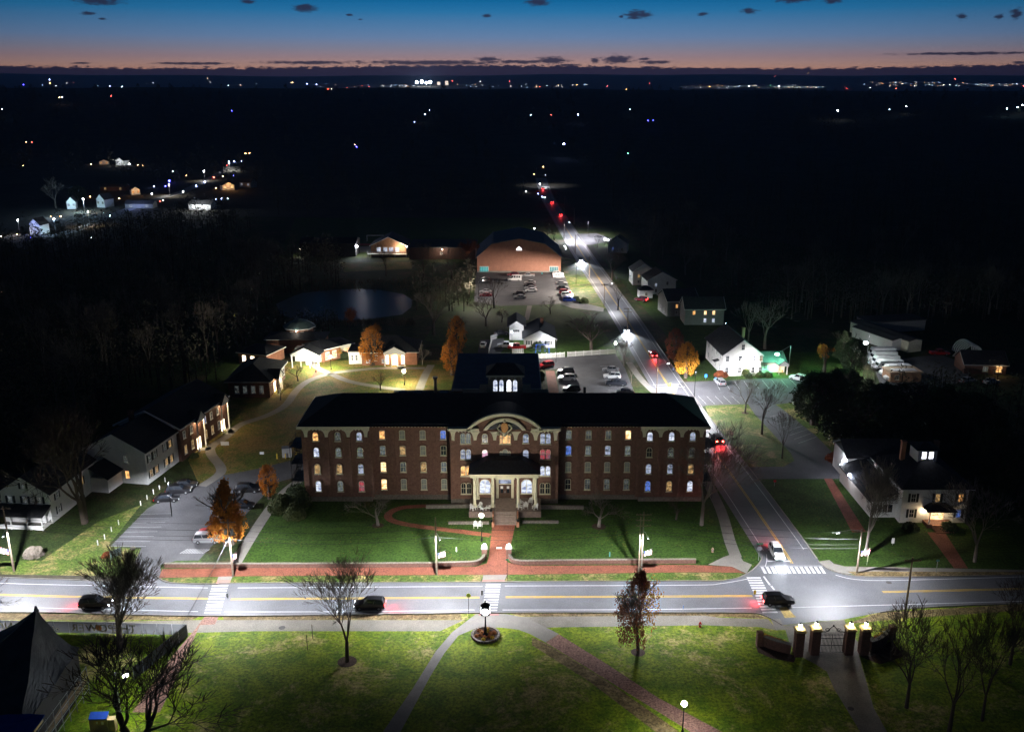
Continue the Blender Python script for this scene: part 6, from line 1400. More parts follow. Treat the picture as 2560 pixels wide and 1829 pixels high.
# distant woods as one mass: low crowns of leaf clumps and stems
rr = random.Random(99); wd = MB(); wd2 = MB()
def poly_in(x, y, pl):
    c = False; j = len(pl)-1
    for i in range(len(pl)):
        if (pl[i][1] > y) != (pl[j][1] > y) and x < (pl[j][0]-pl[i][0])*(y-pl[i][1])/(pl[j][1]-pl[i][1])+pl[i][0]: c = not c
        j = i
    return c
AREAS = [([(-200, 223), (2760, 228), (2760, 335), (-200, 335)], 1100, 15),
         ([(-200, 640), (560, 560), (640, 640), (640, 860), (480, 1010), (380, 1030), (180, 1100), (-200, 1180)], 620, 15),
         ([(1500, 470), (2760, 470), (2760, 800), (2180, 815), (1950, 800), (1750, 740), (1560, 600)], 900, 15),
         ([(-200, 330), (1180, 330), (1290, 430), (1330, 535), (700, 540), (640, 470), (0, 430), (-200, 420)], 500, 12),
         ([(1400, 340), (2760, 330), (2760, 470), (1480, 470)], 500, 12), ([(-200, 615), (200, 610), (330, 555), (560, 535), (640, 575), (560, 610), (0, 680), (-200, 680)], 200, 10),
         ([(620, 640), (850, 650), (850, 720), (700, 740), (640, 800), (600, 760)], 110, 11), ([(1030, 700), (1180, 690), (1180, 780), (1110, 790), (1040, 780)], 40, 7),
         ([(2460, 1000), (2760, 1000), (2760, 1300), (2560, 1300), (2500, 1180)], 60, 14), ([(2230, 985), (2480, 985), (2480, 1110), (2260, 1090)], 60, 10),
         ([(620, 855), (700, 815), (840, 812), (840, 835), (700, 850)], 30, 6), ([(-100, 1100), (150, 1080), (190, 1180), (60, 1230), (-100, 1240)], 26, 12)]
for pl, n_, hh in AREAS:
    xs = [p[0] for p in pl]; ys = [p[1] for p in pl]; k = 0
    while k < n_:
        # spread evenly over the ground, not over the picture
        y_ = 1/rr.uniform(1/(max(ys)-120), 1/(min(ys)-120))+120 if False else rr.uniform(min(ys), max(ys)); x_ = rr.uniform(min(xs), max(xs))
        if not poly_in(x_, y_, pl): continue
        k += 1; g = P(x_, y_) if y_ > 395 else Pland(x_, y_)
        h2 = hh*rr.uniform(.7, 1.25); w2 = h2*rr.uniform(.28, .42); dist = g.length; sz = .26+dist/1400
        wd2.tube(g, g+Vector((0, 0, h2*.8)), .22, .06, 3, False)
        for q in range(34):
            a_ = rr.uniform(0, 6.283); z_ = rr.uniform(.25, 1); rad = w2*math.sin(math.pi*min(.98, z_*.8+.1))*rr.uniform(.3, 1)
            c_ = g+Vector((rad*math.cos(a_), rad*math.sin(a_), z_*h2)); u = Vector((rr.uniform(-1, 1), rr.uniform(-1, 1), rr.uniform(-1, 1))).normalized()*sz; v = u.orthogonal().normalized()*sz*.8
            b = len(wd.v); wd.v += [tuple(c_-u), tuple(c_+v), tuple(c_+u)]; wd.f.append((b, b+1, b+2))
o = wd.build('woodland', mat('woodland_crowns', (.10, .095, .065), .9, scale=.15, space='World')); tag(o, 'dark woodland spreading to the horizon behind the campus', 'woodland', kind='stuff')
o = wd2.build('woodland_stems', bark); tag(o, 'dark stems of the distant woodland', 'woodland', kind='stuff')
# reeds and scrub round the pond
mb = MB(); 
for k in range(1500):
    x_ = rr.uniform(690, 1040); s = rr.choice((0, 1)); y_ = (rr.uniform(700, 730) if s == 0 else rr.uniform(800, 815)); g = P(x_, y_); h2 = rr.uniform(.5, 1.7)
    mb.tube(g, g+Vector((rr.uniform(-.5, .5), rr.uniform(-.5, .5), h2)), .09, .02, 3, False)
o = mb.build('reeds', mat('dry_reeds', (.16, .12, .07), .9)); tag(o, 'dry reeds and scrub along the pond shore', 'reeds', kind='stuff')
# wood edge: faint bare trees one can tell apart
for lab, pl, n_, hh, sd in (('dark wood left of the dormitory', [(0, 700), (420, 660), (560, 760), (470, 900), (330, 960), (60, 1080), (0, 1080)], 20, 17, 1), ('dark wood around the pond', [(560, 660), (720, 650), (720, 700), (640, 800), (600, 860), (560, 840)], 14, 14, 2),
    ('dark wood right of the side road houses', [(1860, 640), (2540, 640), (2560, 790), (2250, 800), (1900, 745)], 20, 16, 3), ('dark wood above the clapboard house', [(1600, 560), (1850, 600), (1880, 720), (1800, 740), (1620, 640)], 12, 15, 4)):
    r5 = random.Random(sd); sp_ = []
    while len(sp_) < n_:
        x_, y_ = r5.uniform(0, 2560), r5.uniform(550, 1090)
        if poly_in(x_, y_, pl): sp_.append((x_, y_))
    for i, (x_, y_) in enumerate(sorted(sp_)):
        tree('bare_tree', '%s bare tree from the left in the %s' % (ORD[i], lab), x_, y_, height=hh*r5.uniform(.8, 1.2), width=hh*r5.uniform(.6, .85), mesh=(V1, V2, V4, V6)[i % 4], bk=bark_lt, group='bare trees in the '+lab)
# hanging hedge line of thin trunks by depot
for i, px in enumerate(range(2112, 2190, 9)):
    tree('bare_tree', '%s thin tree from the far end of the row before the bus depot' % ORD[i], px, 915+i*7, 850+i*7, pxw(px, 915, 22), mesh=V4, bk=bark_lt, group='row of thin trees by the depot')

# ------------------------------------------------------------------ vehicles
paint = {}
def pnt(n, c, metal=.3):
    if n not in paint: paint[n] = mat('paint_'+n, c, .28, metal, var=.04, scale=1, spec=.6)
    return paint[n]
PC = {'white': pnt('white', (.72, .73, .74), .0), 'silver': pnt('silver', (.42, .43, .45), .6), 'black': pnt('black', (.012, .012, .014)), 'dark': pnt('dark', (.035, .04, .05)), 'red': pnt('red', (.42, .015, .02)), 'maroon': pnt('maroon', (.14, .01, .02)), 'blue': pnt('blue', (.02, .06, .36))}
tyre = mat('tyre_rubber', (.02, .02, .02), .85); headoff = mat('headlight_glass', (.6, .62, .65), .15, spec=.7); tailoff = mat('tail_glass', (.35, .01, .01), .25)
headon = glow('headlight_on', (.86, .92, 1), 30); tailon = glow('tail_light_on', (1, .03, .03), 22); brakeon = glow('brake_light_on', (1, .06, .04), 45); amber = glow('amber_marker', (1, .35, .05), 14)
VM = {}
def vehicle_meshes(kind):
    if kind in VM: return VM[kind]
    S = {'sedan': dict(L=4.7, W=1.82, h=[(-2.35, .35, .75, .80), (-2.2, .25, .92, .90), (-1.3, .22, .98, .95), (.9, .22, .95, 1), (1.7, .22, .86, .96), (2.25, .28, .72, .86), (2.35, .38, .62, .78)], cab=[(-1.75, .95, .80), (-1.05, 1.42, .68), (.35, 1.46, .70), (1.15, .95, .82)]),
         'suv': dict(L=4.75, W=1.92, h=[(-2.37, .45, .95, .86), (-2.3, .3, 1.08, .94), (-1.2, .25, 1.12, .98), (.9, .25, 1.10, 1), (1.75, .28, 1.02, .97), (2.25, .32, .90, .9), (2.37, .45, .78, .82)], cab=[(-2.25, 1.05, .84), (-1.95, 1.66, .72), (.3, 1.74, .74), (1.1, 1.08, .84)]),
         'pickup': dict(L=5.6, W=2.0, h=[(-2.8, .5, 1.05, .95), (-2.75, .35, 1.12, .98), (-.9, .3, 1.12, 1), (1.0, .3, 1.12, 1), (2.1, .32, 1.05, .97), (2.65, .35, .98, .92), (2.8, .45, .85, .85)], cab=[(-.95, 1.1, .86), (-.75, 1.78, .76), (.65, 1.82, .76), (1.3, 1.1, .86)]),
         'van': dict(L=5.8, W=2.1, h=[(-2.9, .4, 1.1, .96), (-2.85, .3, 1.25, 1), (-1, .3, 1.25, 1), (1.2, .3, 1.25, 1), (2.2, .3, 1.15, .97), (2.75, .35, .95, .9), (2.9, .5, .8, .82)], cab=[(-2.85, 1.2, .96), (-2.75, 2.3, .86), (.9, 2.35, .86), (2.0, 1.2, .9)]),
         'bus': dict(L=8.4, W=2.4, h=[(-4.2, .5, 1.3, .97), (-4.15, .4, 1.4, 1), (-1, .4, 1.4, 1), (3.0, .4, 1.4, 1), (3.5, .45, 1.3, .95), (4.1, .5, 1.1, .85), (4.2, .6, 1.0, .8)], cab=[(-4.15, 1.3, 1.0), (-4.1, 2.95, .96), (2.4, 3.0, .96), (3.2, 1.3, .92)])}[kind]
    W = S['W']/2; body = MB(); secs = []
    for x, z0, z1, f in S['h']:
        w_ = W*f; zm = (z0+z1)/2
        secs.append([(x, -w_*.93, z0), (x, -w_, zm), (x, -w_*.97, z1-.1), (x, -w_*.86, z1), (x, w_*.86, z1), (x, w_*.97, z1-.1), (x, w_, zm), (x, w_*.93, z0)])
    body.loft(secs)
    gl = MB(); rf = MB(); c = S['cab']; zb = c[0][1]-.12
    lo = [(x, W*f) for x, z, f in (c[0], c[3])]; up = [(c[1][0], c[1][1], W*c[1][2]), (c[2][0], c[2][1], W*c[2][2])]
    xm0, xm1 = c[0][0], c[3][0]; wl = W*.88
    gl.add([(xm0, -wl, zb), (xm1, -wl, zb), (xm1, wl, zb), (xm0, wl, zb), (up[0][0], -up[0][2], up[0][1]), (up[1][0], -up[1][2], up[1][1]), (up[1][0], up[1][2], up[1][1]), (up[0][0], up[0][2], up[0][1])],
           [(3, 2, 1, 0), (4, 5, 6, 7), (0, 1, 5, 4), (1, 2, 6, 5), (2, 3, 7, 6), (3, 0, 4, 7)])
    x0, x1 = up[0][0]-.05, up[1][0]+.05; wr = up[0][2]+.02; zt = max(up[0][1], up[1][1])
    rf.loft([[(x0, -wr, up[0][1]-.06), (x0, wr, up[0][1]-.06), (x0, wr*.85, up[0][1]+.05), (x0, -wr*.85, up[0][1]+.05)], [((x0+x1)/2, -wr-.01, zt-.04), ((x0+x1)/2, wr+.01, zt-.04), ((x0+x1)/2, wr*.85, zt+.10), ((x0+x1)/2, -wr*.85, zt+.10)], [(x1, -wr, up[1][1]-.06), (x1, wr, up[1][1]-.06), (x1, wr*.85, up[1][1]+.04), (x1, -wr*.85, up[1][1]+.04)]])
    for s in (-1, 1):
        for xa, xb, ya, za in ((up[0][0], xm0, up[0][2], up[0][1]), (up[1][0], xm1, up[1][2], up[1][1])): rf.tube((xa, s*ya, za), (xb, s*wl, zb+.1), .05, n=4)
        rf.tube(((x0+x1)/2, s*(wr), zt-.04), ((xm0+xm1)/2, s*(wl+.01), zb+.1), .05, n=4)
    if kind == 'bus':
        rf.add(gl.v, gl.f); gl = MB()
        for s in (-1, 1):
            for k in range(6): xx = x0+.35+(x1-x0-.6)*k/6; ym = wl-.02; gl.box(xx, xx+.75, s*ym-.07, s*ym+.07, zb+.45, zb+1.05)
        gl.box(x1+.25, x1+.6, -wl*.8, wl*.8, zb+.3, zb+1.1)
    if kind == 'van':
        for s in (-1, 1):
            rf.box(xm0+.05, x0*.0+(xm0+.4), s*wl-.03, s*wl+.03, zb, zt-.1)
            n_ = 7 if kind == 'bus' else 4
            for k in range(n_): xx = x0+.2+(x1-x0)*k/n_; rf.box(xx, xx+.22, s*(wr+.0)-.06, s*(wr+.0)+.04, zb+.05, zt-.08)
            rf.box(x0, x1, s*wr-.05, s*wr+.04, zb, zb+.35)
    wh = MB().tube((0, -.11, 0), (0, .11, 0), .34 if kind != 'bus' else .48, n=14).mesh('wheel', tyre); rim = MB().tube((0, -.125, 0), (0, .125, 0), .19, n=8).mesh('rim', steel)
    fx, fz = S['h'][-1][0], S['h'][-1][2]; rx, rz_ = S['h'][0][0], S['h'][0][2]
    hl = MB().box(-.10, .05, -.2, .2, -.08, .08).mesh('headlight', headoff); tl = MB().box(-.05, .10, -.16, .16, -.12, .12).mesh('tail_light', tailoff)
    VM[kind] = (body.mesh('body', PC['white']), gl.mesh('windows', glass_d), rf.mesh('cabin_roof', PC['white']), wh, rim, hl, tl, S, W, fx, fz, rx, rz_); return VM[kind]
def car(kind, col, px, py, ang, label, group='parked cars', lights=None, name=None, loc=None, spill=True, hp=900):
    """ang in degrees: 0 = nose to the right of the picture, 90 = nose away, -90 = nose to the camera"""
    m = vehicle_meshes(kind); nm = name or {'sedan': 'parked_car', 'suv': 'parked_car', 'pickup': 'pickup_truck', 'van': 'passenger_van', 'bus': 'shuttle_bus'}[kind]
    t = thing(nm, label, {'van': 'van', 'bus': 'bus', 'pickup': 'pickup truck'}.get(kind, 'car'), loc or P(px, py), R(ang), group)
    t.location.z = .03
    pm = PC[col]; put('body', m[0], t, None, None, pm); put('windows', m[1], t); put('cabin_roof', m[2], t, None, None, pm)
    S, W, fx, fz, rx, rzz = m[7:]
    r = .34 if kind != 'bus' else .48; wx = S['L']*.31
    for x in (wx, -wx):
        for s in (-1, 1): w_ = put('wheel', m[3], t, (x, s*(W-.10), r)); put('rim', m[4], w_)
    for s in (-1, 1):
        put('headlight', m[5], t, (fx, s*W*.62, fz-.08), None, headon if lights in ('head', 'both') else headoff)
        put('tail_light', m[6], t, (rx, s*W*.68, rzz-.15), None, {'tail': tailon, 'both': tailon, 'brake': brakeon}.get(lights, tailoff))
    if lights in ('head', 'both') and spill:
        for s in (-1, 1): lamp('SPOT', (fx+.25, s*W*.62, fz-.05), (.86, .93, 1), hp, t, .08, (R(80), 0, R(-90)), 70, .7)
    if lights in ('tail', 'both', 'brake') and spill: lamp('SPOT', (rx-.25, 0, rzz), (1, .05, .06), 650 if lights != 'brake' else 900, t, .1, (R(62), 0, R(90)), 120, .8)
    return t
# rear lot of the hall
car('suv', 'red', 1365, 918, -148, 'red car parked askew in the rear lot beside the dark roofed wing', 'cars in the rear lot'); car('suv', 'black', 1414, 933, 180, 'black four wheel drive in the rear lot beside the white crossover', 'cars in the rear lot')
car('suv', 'white', 1417, 950, 180, 'white crossover in the left row of the rear lot', 'cars in the rear lot'); car('suv', 'black', 1428, 978, 180, 'dark car partly hidden by the hall roof, left row', 'cars in the rear lot')
car('sedan', 'silver', 1527, 928, 178, 'silver car at the top of the right row in the rear lot', 'cars in the rear lot'); car('suv', 'white', 1530, 945, 178, 'white car in the middle of the right row in the rear lot', 'cars in the rear lot')
car('pickup', 'dark', 1540, 963, 180, 'dark pickup truck in the right row of the rear lot', 'cars in the rear lot'); car('sedan', 'black', 1562, 984, 180, 'dark car half hidden by the roof ridge, right row', 'cars in the rear lot')
# gymnasium lot
gl_ = 'cars in the gymnasium lot'
car('van', 'white', 1286, 702, 178, 'long white passenger van at the top of the gymnasium lot', gl_); car('pickup', 'silver', 1320, 692, 180, 'silver pickup next to the white van', gl_); car('suv', 'maroon', 1282, 690, 180, 'dark red car hidden behind the white van', gl_)
for k, px, py, c_, lab in (('suv', 1395, 688, 'white', 'white car at the top of the right row in the gymnasium lot'), ('sedan', 1396, 694, 'white', 'second white car from the top of the right row in the gymnasium lot'), ('sedan', 1404, 711, 'silver', 'silver car in the right row of the gymnasium lot'),
    ('sedan', 1406, 723, 'dark', 'dark blue car in the right row of the gymnasium lot'), ('suv', 1413, 734, 'red', 'red car in the right row of the gymnasium lot'), ('suv', 1418, 741, 'white', 'white car just below the red one'), ('sedan', 1420, 747, 'silver', 'grey car squeezed above the blue one'), ('suv', 1423, 753, 'blue', 'bright blue car at the foot of the right row'),
    ('sedan', 1325, 709, 'silver', 'silver car at the top of the middle row in the gymnasium lot'), ('sedan', 1323, 716, 'black', 'black car in the middle row of the gymnasium lot'), ('sedan', 1326, 723, 'silver', 'grey car in the middle row of the gymnasium lot'), ('sedan', 1328, 729, 'white', 'white car at the foot of the middle row'),
    ('sedan', 1297, 737, 'black', 'dark car behind the pale one near the lot path'), ('sedan', 1299, 746, 'silver', 'pale car nearest the lot path'), ('sedan', 1210, 700, 'black', 'black car at the top left of the gymnasium lot'), ('sedan', 1211, 708, 'dark', 'second dark car at the left of the gymnasium lot'),
    ('sedan', 1214, 732, 'silver', 'silver car at the left edge of the gymnasium lot'), ('sedan', 1214, 741, 'maroon', 'dark red car at the left edge of the gymnasium lot')): car(k, c_, px, py, 180 if px < 1390 else 0, lab, gl_)
# left car park
ll = 'cars in the left car park'
car('sedan', 'black', 463, 1217, 10, 'black saloon farthest back in the left car park row', ll); car('suv', 'black', 447, 1232, 10, 'black car in the middle of the left car park row', ll); car('sedan', 'black', 418, 1252, 8, 'black saloon nearest in the left car park row', ll)
car('suv', 'black', 621, 1228, 0, 'black seven seater beside the small orange maple', ll); car('sedan', 'dark', 606, 1268, 0, 'dark car peeping out behind the dense orange maple', ll); car('sedan', 'red', 530, 1335, 180, 'red car behind the silver one under the maple', ll); car('suv', 'silver', 520, 1354, 0, 'silver people carrier beside the dense orange maple', ll)
# white house lots
car('suv', 'silver', 1799, 960, 100, 'silver car parked nose in before the tall clapboard house', 'cars by the clapboard house'); car('suv', 'white', 1995, 950, 140, 'white car parked by the green lit lawn', 'cars by the clapboard house')
yl_ = 'cars by the ranch house'
car('sedan', 'white', 1208, 866, 85, 'white car in the dark drive left of the white fence', yl_); car('pickup', 'white', 1266, 868, 180, 'white pickup beside the lit ranch house garage', yl_); car('pickup', 'red', 1292, 872, 180, 'red brown truck against the lit garage', yl_); car('sedan', 'dark', 1253, 837, 15, 'dark car parked behind the ranch house garage', yl_)
car('suv', 'maroon', 1602, 752, 150, 'dark car with red lights beside the porch cottage', 'cars by the houses', 'tail', spill=False)
# depot buses
for i, (px, py) in enumerate(((2200, 893), (2203, 903), (2208, 914), (2216, 925), (2235, 937), (2248, 950))):
    car('bus', 'white', px, py, 183, ('white shuttle bus farthest back under the depot lamp', 'white shuttle bus second from the back of the depot row', 'white shuttle bus third from the back of the depot row', 'white shuttle bus third from the front of the depot row', 'white shuttle bus second from the front of the depot row', 'white shuttle bus at the front of the depot row behind the timber hut')[i], 'shuttle buses in the depot')
car('pickup', 'red', 2348, 887, 0, 'red truck in the dark depot yard', 'vehicles in the depot yard'); car('sedan', 'silver', 2420, 955, 20, 'car glinting in the dark below the cabin, left', 'vehicles in the depot yard'); car('sedan', 'silver', 2478, 958, 20, 'car glinting in the dark below the cabin, right', 'vehicles in the depot yard')
# moving traffic
def road_ang(i): a_, b_ = c2[max(0, i-1)], c2[min(len(c2)-1, i+1)]; return math.degrees(math.atan2(b_.y-a_.y, b_.x-a_.x))
def on_road(px, py, off):
    g = P(px, py).xy; i = min(range(len(c2)), key=lambda k: (c2[k]-g).length); return Vector((g.x, g.y, 0)), road_ang(i)
car('suv', 'white', 1941, 1388, road_ang(len(c2)-3)-2, 'white crossover waiting at the stop line with headlights on', None, 'both', 'waiting_car', hp=420)
for px, py, li, k_, c_, lab in ((1451, 652, 'head', 'sedan', 'dark', 'car with blazing headlights coming down the side road, farther'), (1564, 826, 'head', 'sedan', 'dark', 'car with blazing headlights coming down the side road, nearer'),
    (1633, 890, 'tail', 'suv', 'red', 'car with red tail lights driving away past the golden maple'), (1792, 1102, 'brake', 'suv', 'dark', 'car with long red brake lights beside the right end of the hall'),
    (1401, 538, 'tail', 'sedan', 'dark', 'car with pink tail lights far up the side road, nearer'), (1380, 506, 'tail', 'sedan', 'dark', 'car with pink tail lights far up the side road, farther'), (1357, 474, 'tail', 'suv', 'white', 'small car with lights at the far bend of the side road')):
    g, a_ = on_road(px, py, 0); car(k_, c_, 0, 0, a_ if li == 'head' else a_+180, lab, 'cars on the side road', 'head' if li == 'head' else li, 'moving_car', g, True, 14000 if py < 700 else 9000)
car('suv', 'black', 925, 1519, 180, 'dark car passing behind the bare lawn tree on the main street', 'cars on the main street', 'both', 'moving_car'); car('suv', 'black', 1944, 1508, 0, 'dark car crossing the zebra bars at the junction', 'cars on the main street', 'tail', 'moving_car'); car('suv', 'black', 240, 1516, 0, 'dark car behind the twigs on the left part of the main street', 'cars on the main street', 'both', 'moving_car')

# ------------------------------------------------------------------ street furniture and lamps
def pole(label, px, py, ytop, arms=1, lampdir=None, W=9000, trans=False, r=.17, group='wooden utility poles', head_z=8.2, col=LED, mt=None, arm=3.0, cone=160, lean=0, cf=None, tilt=0, blend=.3):
    g = P(px, py); h_ = hgt(px, py, ytop); t = thing('utility_pole', label, 'utility pole', g, 0, group)
    MB().tube((0, 0, -.05), (lean, 0, h_), r, r*.7, 10).build('pole', mt or woodp, t)
    for k in range(arms):
        mb = MB(); z = h_-.4-k*1.0; mb.box(-1.25, 1.25, -.24, -.14, z-.06, z+.06)
        for x in (-1.1, -.6, .6, 1.1): mb.lathe([(.05, z+.061), (.07, z+.14), (.03, z+.24)], 6, (x, -.19))
        mb.build('crossarm', woodp, t)
    if trans:
        for s in (-1, 1): MB().tube((s*.5, -.1, h_-2.6), (s*.5, -.1, h_-1.7), .26, n=10).build('transformer', steel, t)
    if lampdir:
        a_ = R(lampdir); ex, ey = math.cos(a_)*arm, math.sin(a_)*arm; mb = MB(); mb.tube((0, 0, head_z-.6), (ex*.5, ey*.5, head_z), .05, n=6); mb.tube((ex*.5, ey*.5, head_z), (ex, ey, head_z+.05), .05, n=6); o = mb.build('lamp_arm', steel, t)
        mb = MB().at((ex, ey, head_z+.02), a_); mb.loft([[(-.1, -.1, -.05), (-.1, .1, -.05), (-.1, .1, .08), (-.1, -.1, .08)], [(.35, -.18, -.06), (.35, .18, -.06), (.35, .14, .12), (.35, -.14, .12)], [(.75, -.12, -.05), (.75, .12, -.05), (.75, .1, .05), (.75, -.1, .05)]]); mb.build('lamp_head', steel, o)
        MB().at((ex, ey, head_z), a_).box(.1, .65, -.12, .12, -.09, -.045).build('lamp_lens', glow('street_lens', (.85, .9, 1), 30), o)
        lamp('SPOT', (ex+.35*math.cos(a_), ey+.35*math.sin(a_), head_z-.2), col, W*(.40 if W > 6000 and py > 1000 else .5), t, .18, (0, tilt, 0), cone if cone != 160 else 156, blend, wide=(5.5 if W > 6000 and py > 1000 else 5))
    return t, g, h_
PL = {}
PL[1] = pole('leaning utility pole at the left picture edge carrying bright cables', 35, 1428, 1264, 1, -70, 13000)
PL[2] = pole('utility pole with two grey transformers beside the left zebra crossing', 583, 1441, 1298, 1, -80, 13000, True)
PL[3] = pole('plain utility pole with a street lamp left of the brick walk', 1092, 1437, 1293, 0, -75, 13500)
PL[4] = pole('double utility pole with wide crossarms in front of the right wing of the hall', 1603, 1432, 1279, 3, -85, 9500)
PL[5] = pole('utility pole at the street corner below the two stemmed tree', 2142, 1431, 1321, 1, 200, 11000, arm=4.5, tilt=0, cone=168, blend=.75)
PL[6] = pole('dark slim utility pole on the near side of the street right of the gate', 2260, 1552, 1393, 1, None)
g = P(1597, 1432); MB().tube((-.45, 0, 0), (-.45, 0, 10.2), .12, .09, 8).build('second_pole', woodp, PL[4][0]) 
MB().tube((.0, -.2, .1), (.0, -.2, 8.5), .05, n=5).build('conduit', steel, PL[4][0])
rp = [pole(lab, px, py, yt, ar, ld, W_, r=.15, group='utility poles along the side road', arm=2.5, col=c_) for px, py, yt, ar, ld, W_, c_, lab in (
    (1641, 985, 890, 0, 15, 9000, LED, 'side road pole rising behind the right ridge of the hall'), (1567, 866, 768, 2, None, 0, LED, 'side road pole with double crossarms beside the nearer oncoming car'), (1510, 765, 709, 1, 20, 3600, LED, 'side road pole opposite the small houses'),
    (1473, 697, 641, 0, None, 0, LED, 'side road pole halfway up the road'), (1438, 635, 587, 0, 0, 6000, LED, 'side road pole near the gymnasium drive'), (1410, 595, 547, 0, 25, 9500, LED, 'side road pole with long curved lamp arm by the far side street'),
    (1435, 561, 519, 0, None, 0, LED, 'thin pole right of the dark stretch of road'), (1411, 530, 490, 0, None, 0, LED, 'thin pole above the farther tail lights'), (1390, 500, 479, 0, None, 0, LED, 'short far pole by the pink tail lights'), (1370, 482, 448, 0, None, 0, LED, 'far pole glowing orange at the road bend'), (1355, 464, 437, 0, 30, 2200, LED, 'far pole with bluish lamp at the road bend'), (1341, 451, 417, 0, None, 0, LED, 'farthest pole at the end of the side road'))]
def cable(a, b, sag, r=.018, label=None, n=14):
    mb = MB(); p0 = a
    for k in range(1, n+1):
        u = k/n; q = a.lerp(b, u)-Vector((0, 0, sag*4*u*(1-u))); mb.tube(p0, q, r, r, 3, False); p0 = q
    o = mb.build('cable', wire_m); return tag(o, label, 'cable', 'overhead cables')
left_off = Vector((-45, 6, 9.0))+PL[1][1]
nodes = [(left_off, 0)]+[(PL[k][1], PL[k][2]) for k in (1, 2, 3, 4, 5)]
names = ['the left edge and the leaning pole', 'the leaning pole and the transformer pole', 'the transformer pole and the lamp pole', 'the lamp pole and the double pole', 'the double pole and the corner pole']
for i in range(5):
    a, b = nodes[i], nodes[i+1]
    for j, (dz, dy, q) in enumerate(((-.3, -.9, 'topmost'), (-1.9, .1, 'second'), (-2.9, .1, 'third'), (-3.4, -.15, 'lowest'))):
        A_ = a[0]+Vector((0, dy, (a[1]+dz) if i else dz)); B_ = b[0]+Vector((0, dy, b[1]+dz))
        cable(A_, B_, .7+.12*j, .03 if j in (1, 3) else .022, '%s cable sagging between %s' % (q, names[i]))
a = PL[5]; cable(a[1]+Vector((0, 0, a[2]-.8)), P(2262, 1552)+Vector((0, 0, PL[6][2]-.5)), .4, .03, 'cable crossing the street from the corner pole to the dark slim pole')
cable(PL[2][1]+Vector((0, 0, PL[2][2]-3)), P(430, 1700)+Vector((0, 0, 5)), .5, .03, 'cable dropping across the street from the transformer pole to the lower left')
for i in range(len(rp)-1):
    a, b = rp[i], rp[i+1]; cable(a[1]+Vector((0, 0, a[2]-.4)), b[1]+Vector((0, 0, b[2]-.4)), .9, .025, '%s overhead cable span of the side road counted from the brick hall' % ORD[i], 8)
# flags on the street poles
flag_m = mat('striped_flag', (.55, .04, .05), .8); t_ = flag_m.node_tree; wv_ = t_.nodes.new('ShaderNodeTexWave'); wv_.bands_direction = 'Z'; wv_.inputs['Scale'].default_value = 3.2; tcx = t_.nodes.new('ShaderNodeTexCoord'); t_.links.new(tcx.outputs['Object'], wv_.inputs['Vector'])
rq = t_.nodes.new('ShaderNodeValToRGB'); rq.color_ramp.interpolation = 'CONSTANT'; rq.color_ramp.elements[0].color = (.55, .03, .05, 1); rq.color_ramp.elements[1].position = .5; rq.color_ramp.elements[1].color = (.75, .74, .74, 1); t_.links.new(wv_.outputs['Fac'], rq.inputs[0]); t_.links.new(rq.outputs[0], t_.nodes['Principled BSDF'].inputs['Base Color'])
for k, dx_, lab in ((1, -1, 'flag hanging from the leaning pole at the left edge'), (2, .6, 'flag hanging from the transformer pole'), (3, 1, 'flag hanging from the lamp pole left of the brick walk'), (4, 1, 'flag hanging from the double pole'), (5, 1, 'flag hanging close against the corner pole')):
    s = 1 if dx_ > 0 else -1; g = PL[k][1]; t = thing('flag', 'red and white striped '+lab, 'flag', g+Vector((0, 0, 3.9)), 0, 'flags on street poles')
    MB().tube((s*.12, -.05, 0), (s*1.6*abs(dx_), -.5, .9), .02, n=5).build('flag_staff', steel, t)
    mb = MB(); n_ = 9; w2 = 1.35*abs(dx_)
    for i in range(n_+1):
        for j in range(6): u = i/n_; mb.v.append((s*(.3+w2*u*.9), -.1-.38*u+.08*math.sin(i*1.9+j*.5), .1+.5*u-j*.17-.05*math.sin(i*1.4)))
    mb.f = [(i*6+j, (i+1)*6+j, (i+1)*6+j+1, i*6+j+1) for i in range(n_) for j in range(5)]
    mb.build('cloth', flag_m, t); MB().box(*(sorted((s*.3, s*.85))), -.16, -.10, -.28, .2).build('canton', mat('blue_canton', (.03, .06, .30), .8), t)
# post lamps with globes
def postlamp(label, px, py, yh, Wt, col=LED, r=.30, group='globe post lamps', gcol=None):
    g = P(px, py); h_ = hgt(px, py, yh); t = thing('post_lamp', label, 'lamp post', g, 0, group)
    MB().lathe([(.18, 0), (.14, .5), (.06, .7), (.05, h_-r-.1), (.12, h_-r-.02)], 8).build('post', iron, t)
    area = 4*math.pi*r*r; MB().ball((0, 0, h_), r, 10, 7).build('globe', glow('globe_%d_%d' % (Wt, int(col[2]*100)), col, Wt/(area*math.pi)), t); return t
postlamp('blazing globe lamp on a black post in front of the porch steps', 1204, 1352, 1288, 2100, (1, .93, .78), .36)
postlamp('blazing globe lamp on a black post at the bottom edge beside the brick path', 1706, 1832, 1758, 900, (.93, .95, 1), .34)
postlamp('globe lamp beside the junction of campus paths, left of the portico walk', 790, 930, 899, 3300, (1, .95, .75), .32); postlamp('globe lamp on the campus lawn in front of the portico', 828, 924, 892, 3301, (1, .95, .75), .32); postlamp('globe lamp on the campus lawn nearest the hall roof', 1011, 962, 928, 4000, (1, .93, .72), .36)
postlamp('small far globe lamp at the roadside beside the rear lot', 1538, 876, 858, 500, (1, .9, .85), .3)
postlamp('small globe lamp by the lit grass at the far side street', 1512, 612, 598, 500, (.95, .95, 1), .4); postlamp('second small globe lamp by the far side street', 1519, 613, 600, 300, (.95, .95, 1), .35)
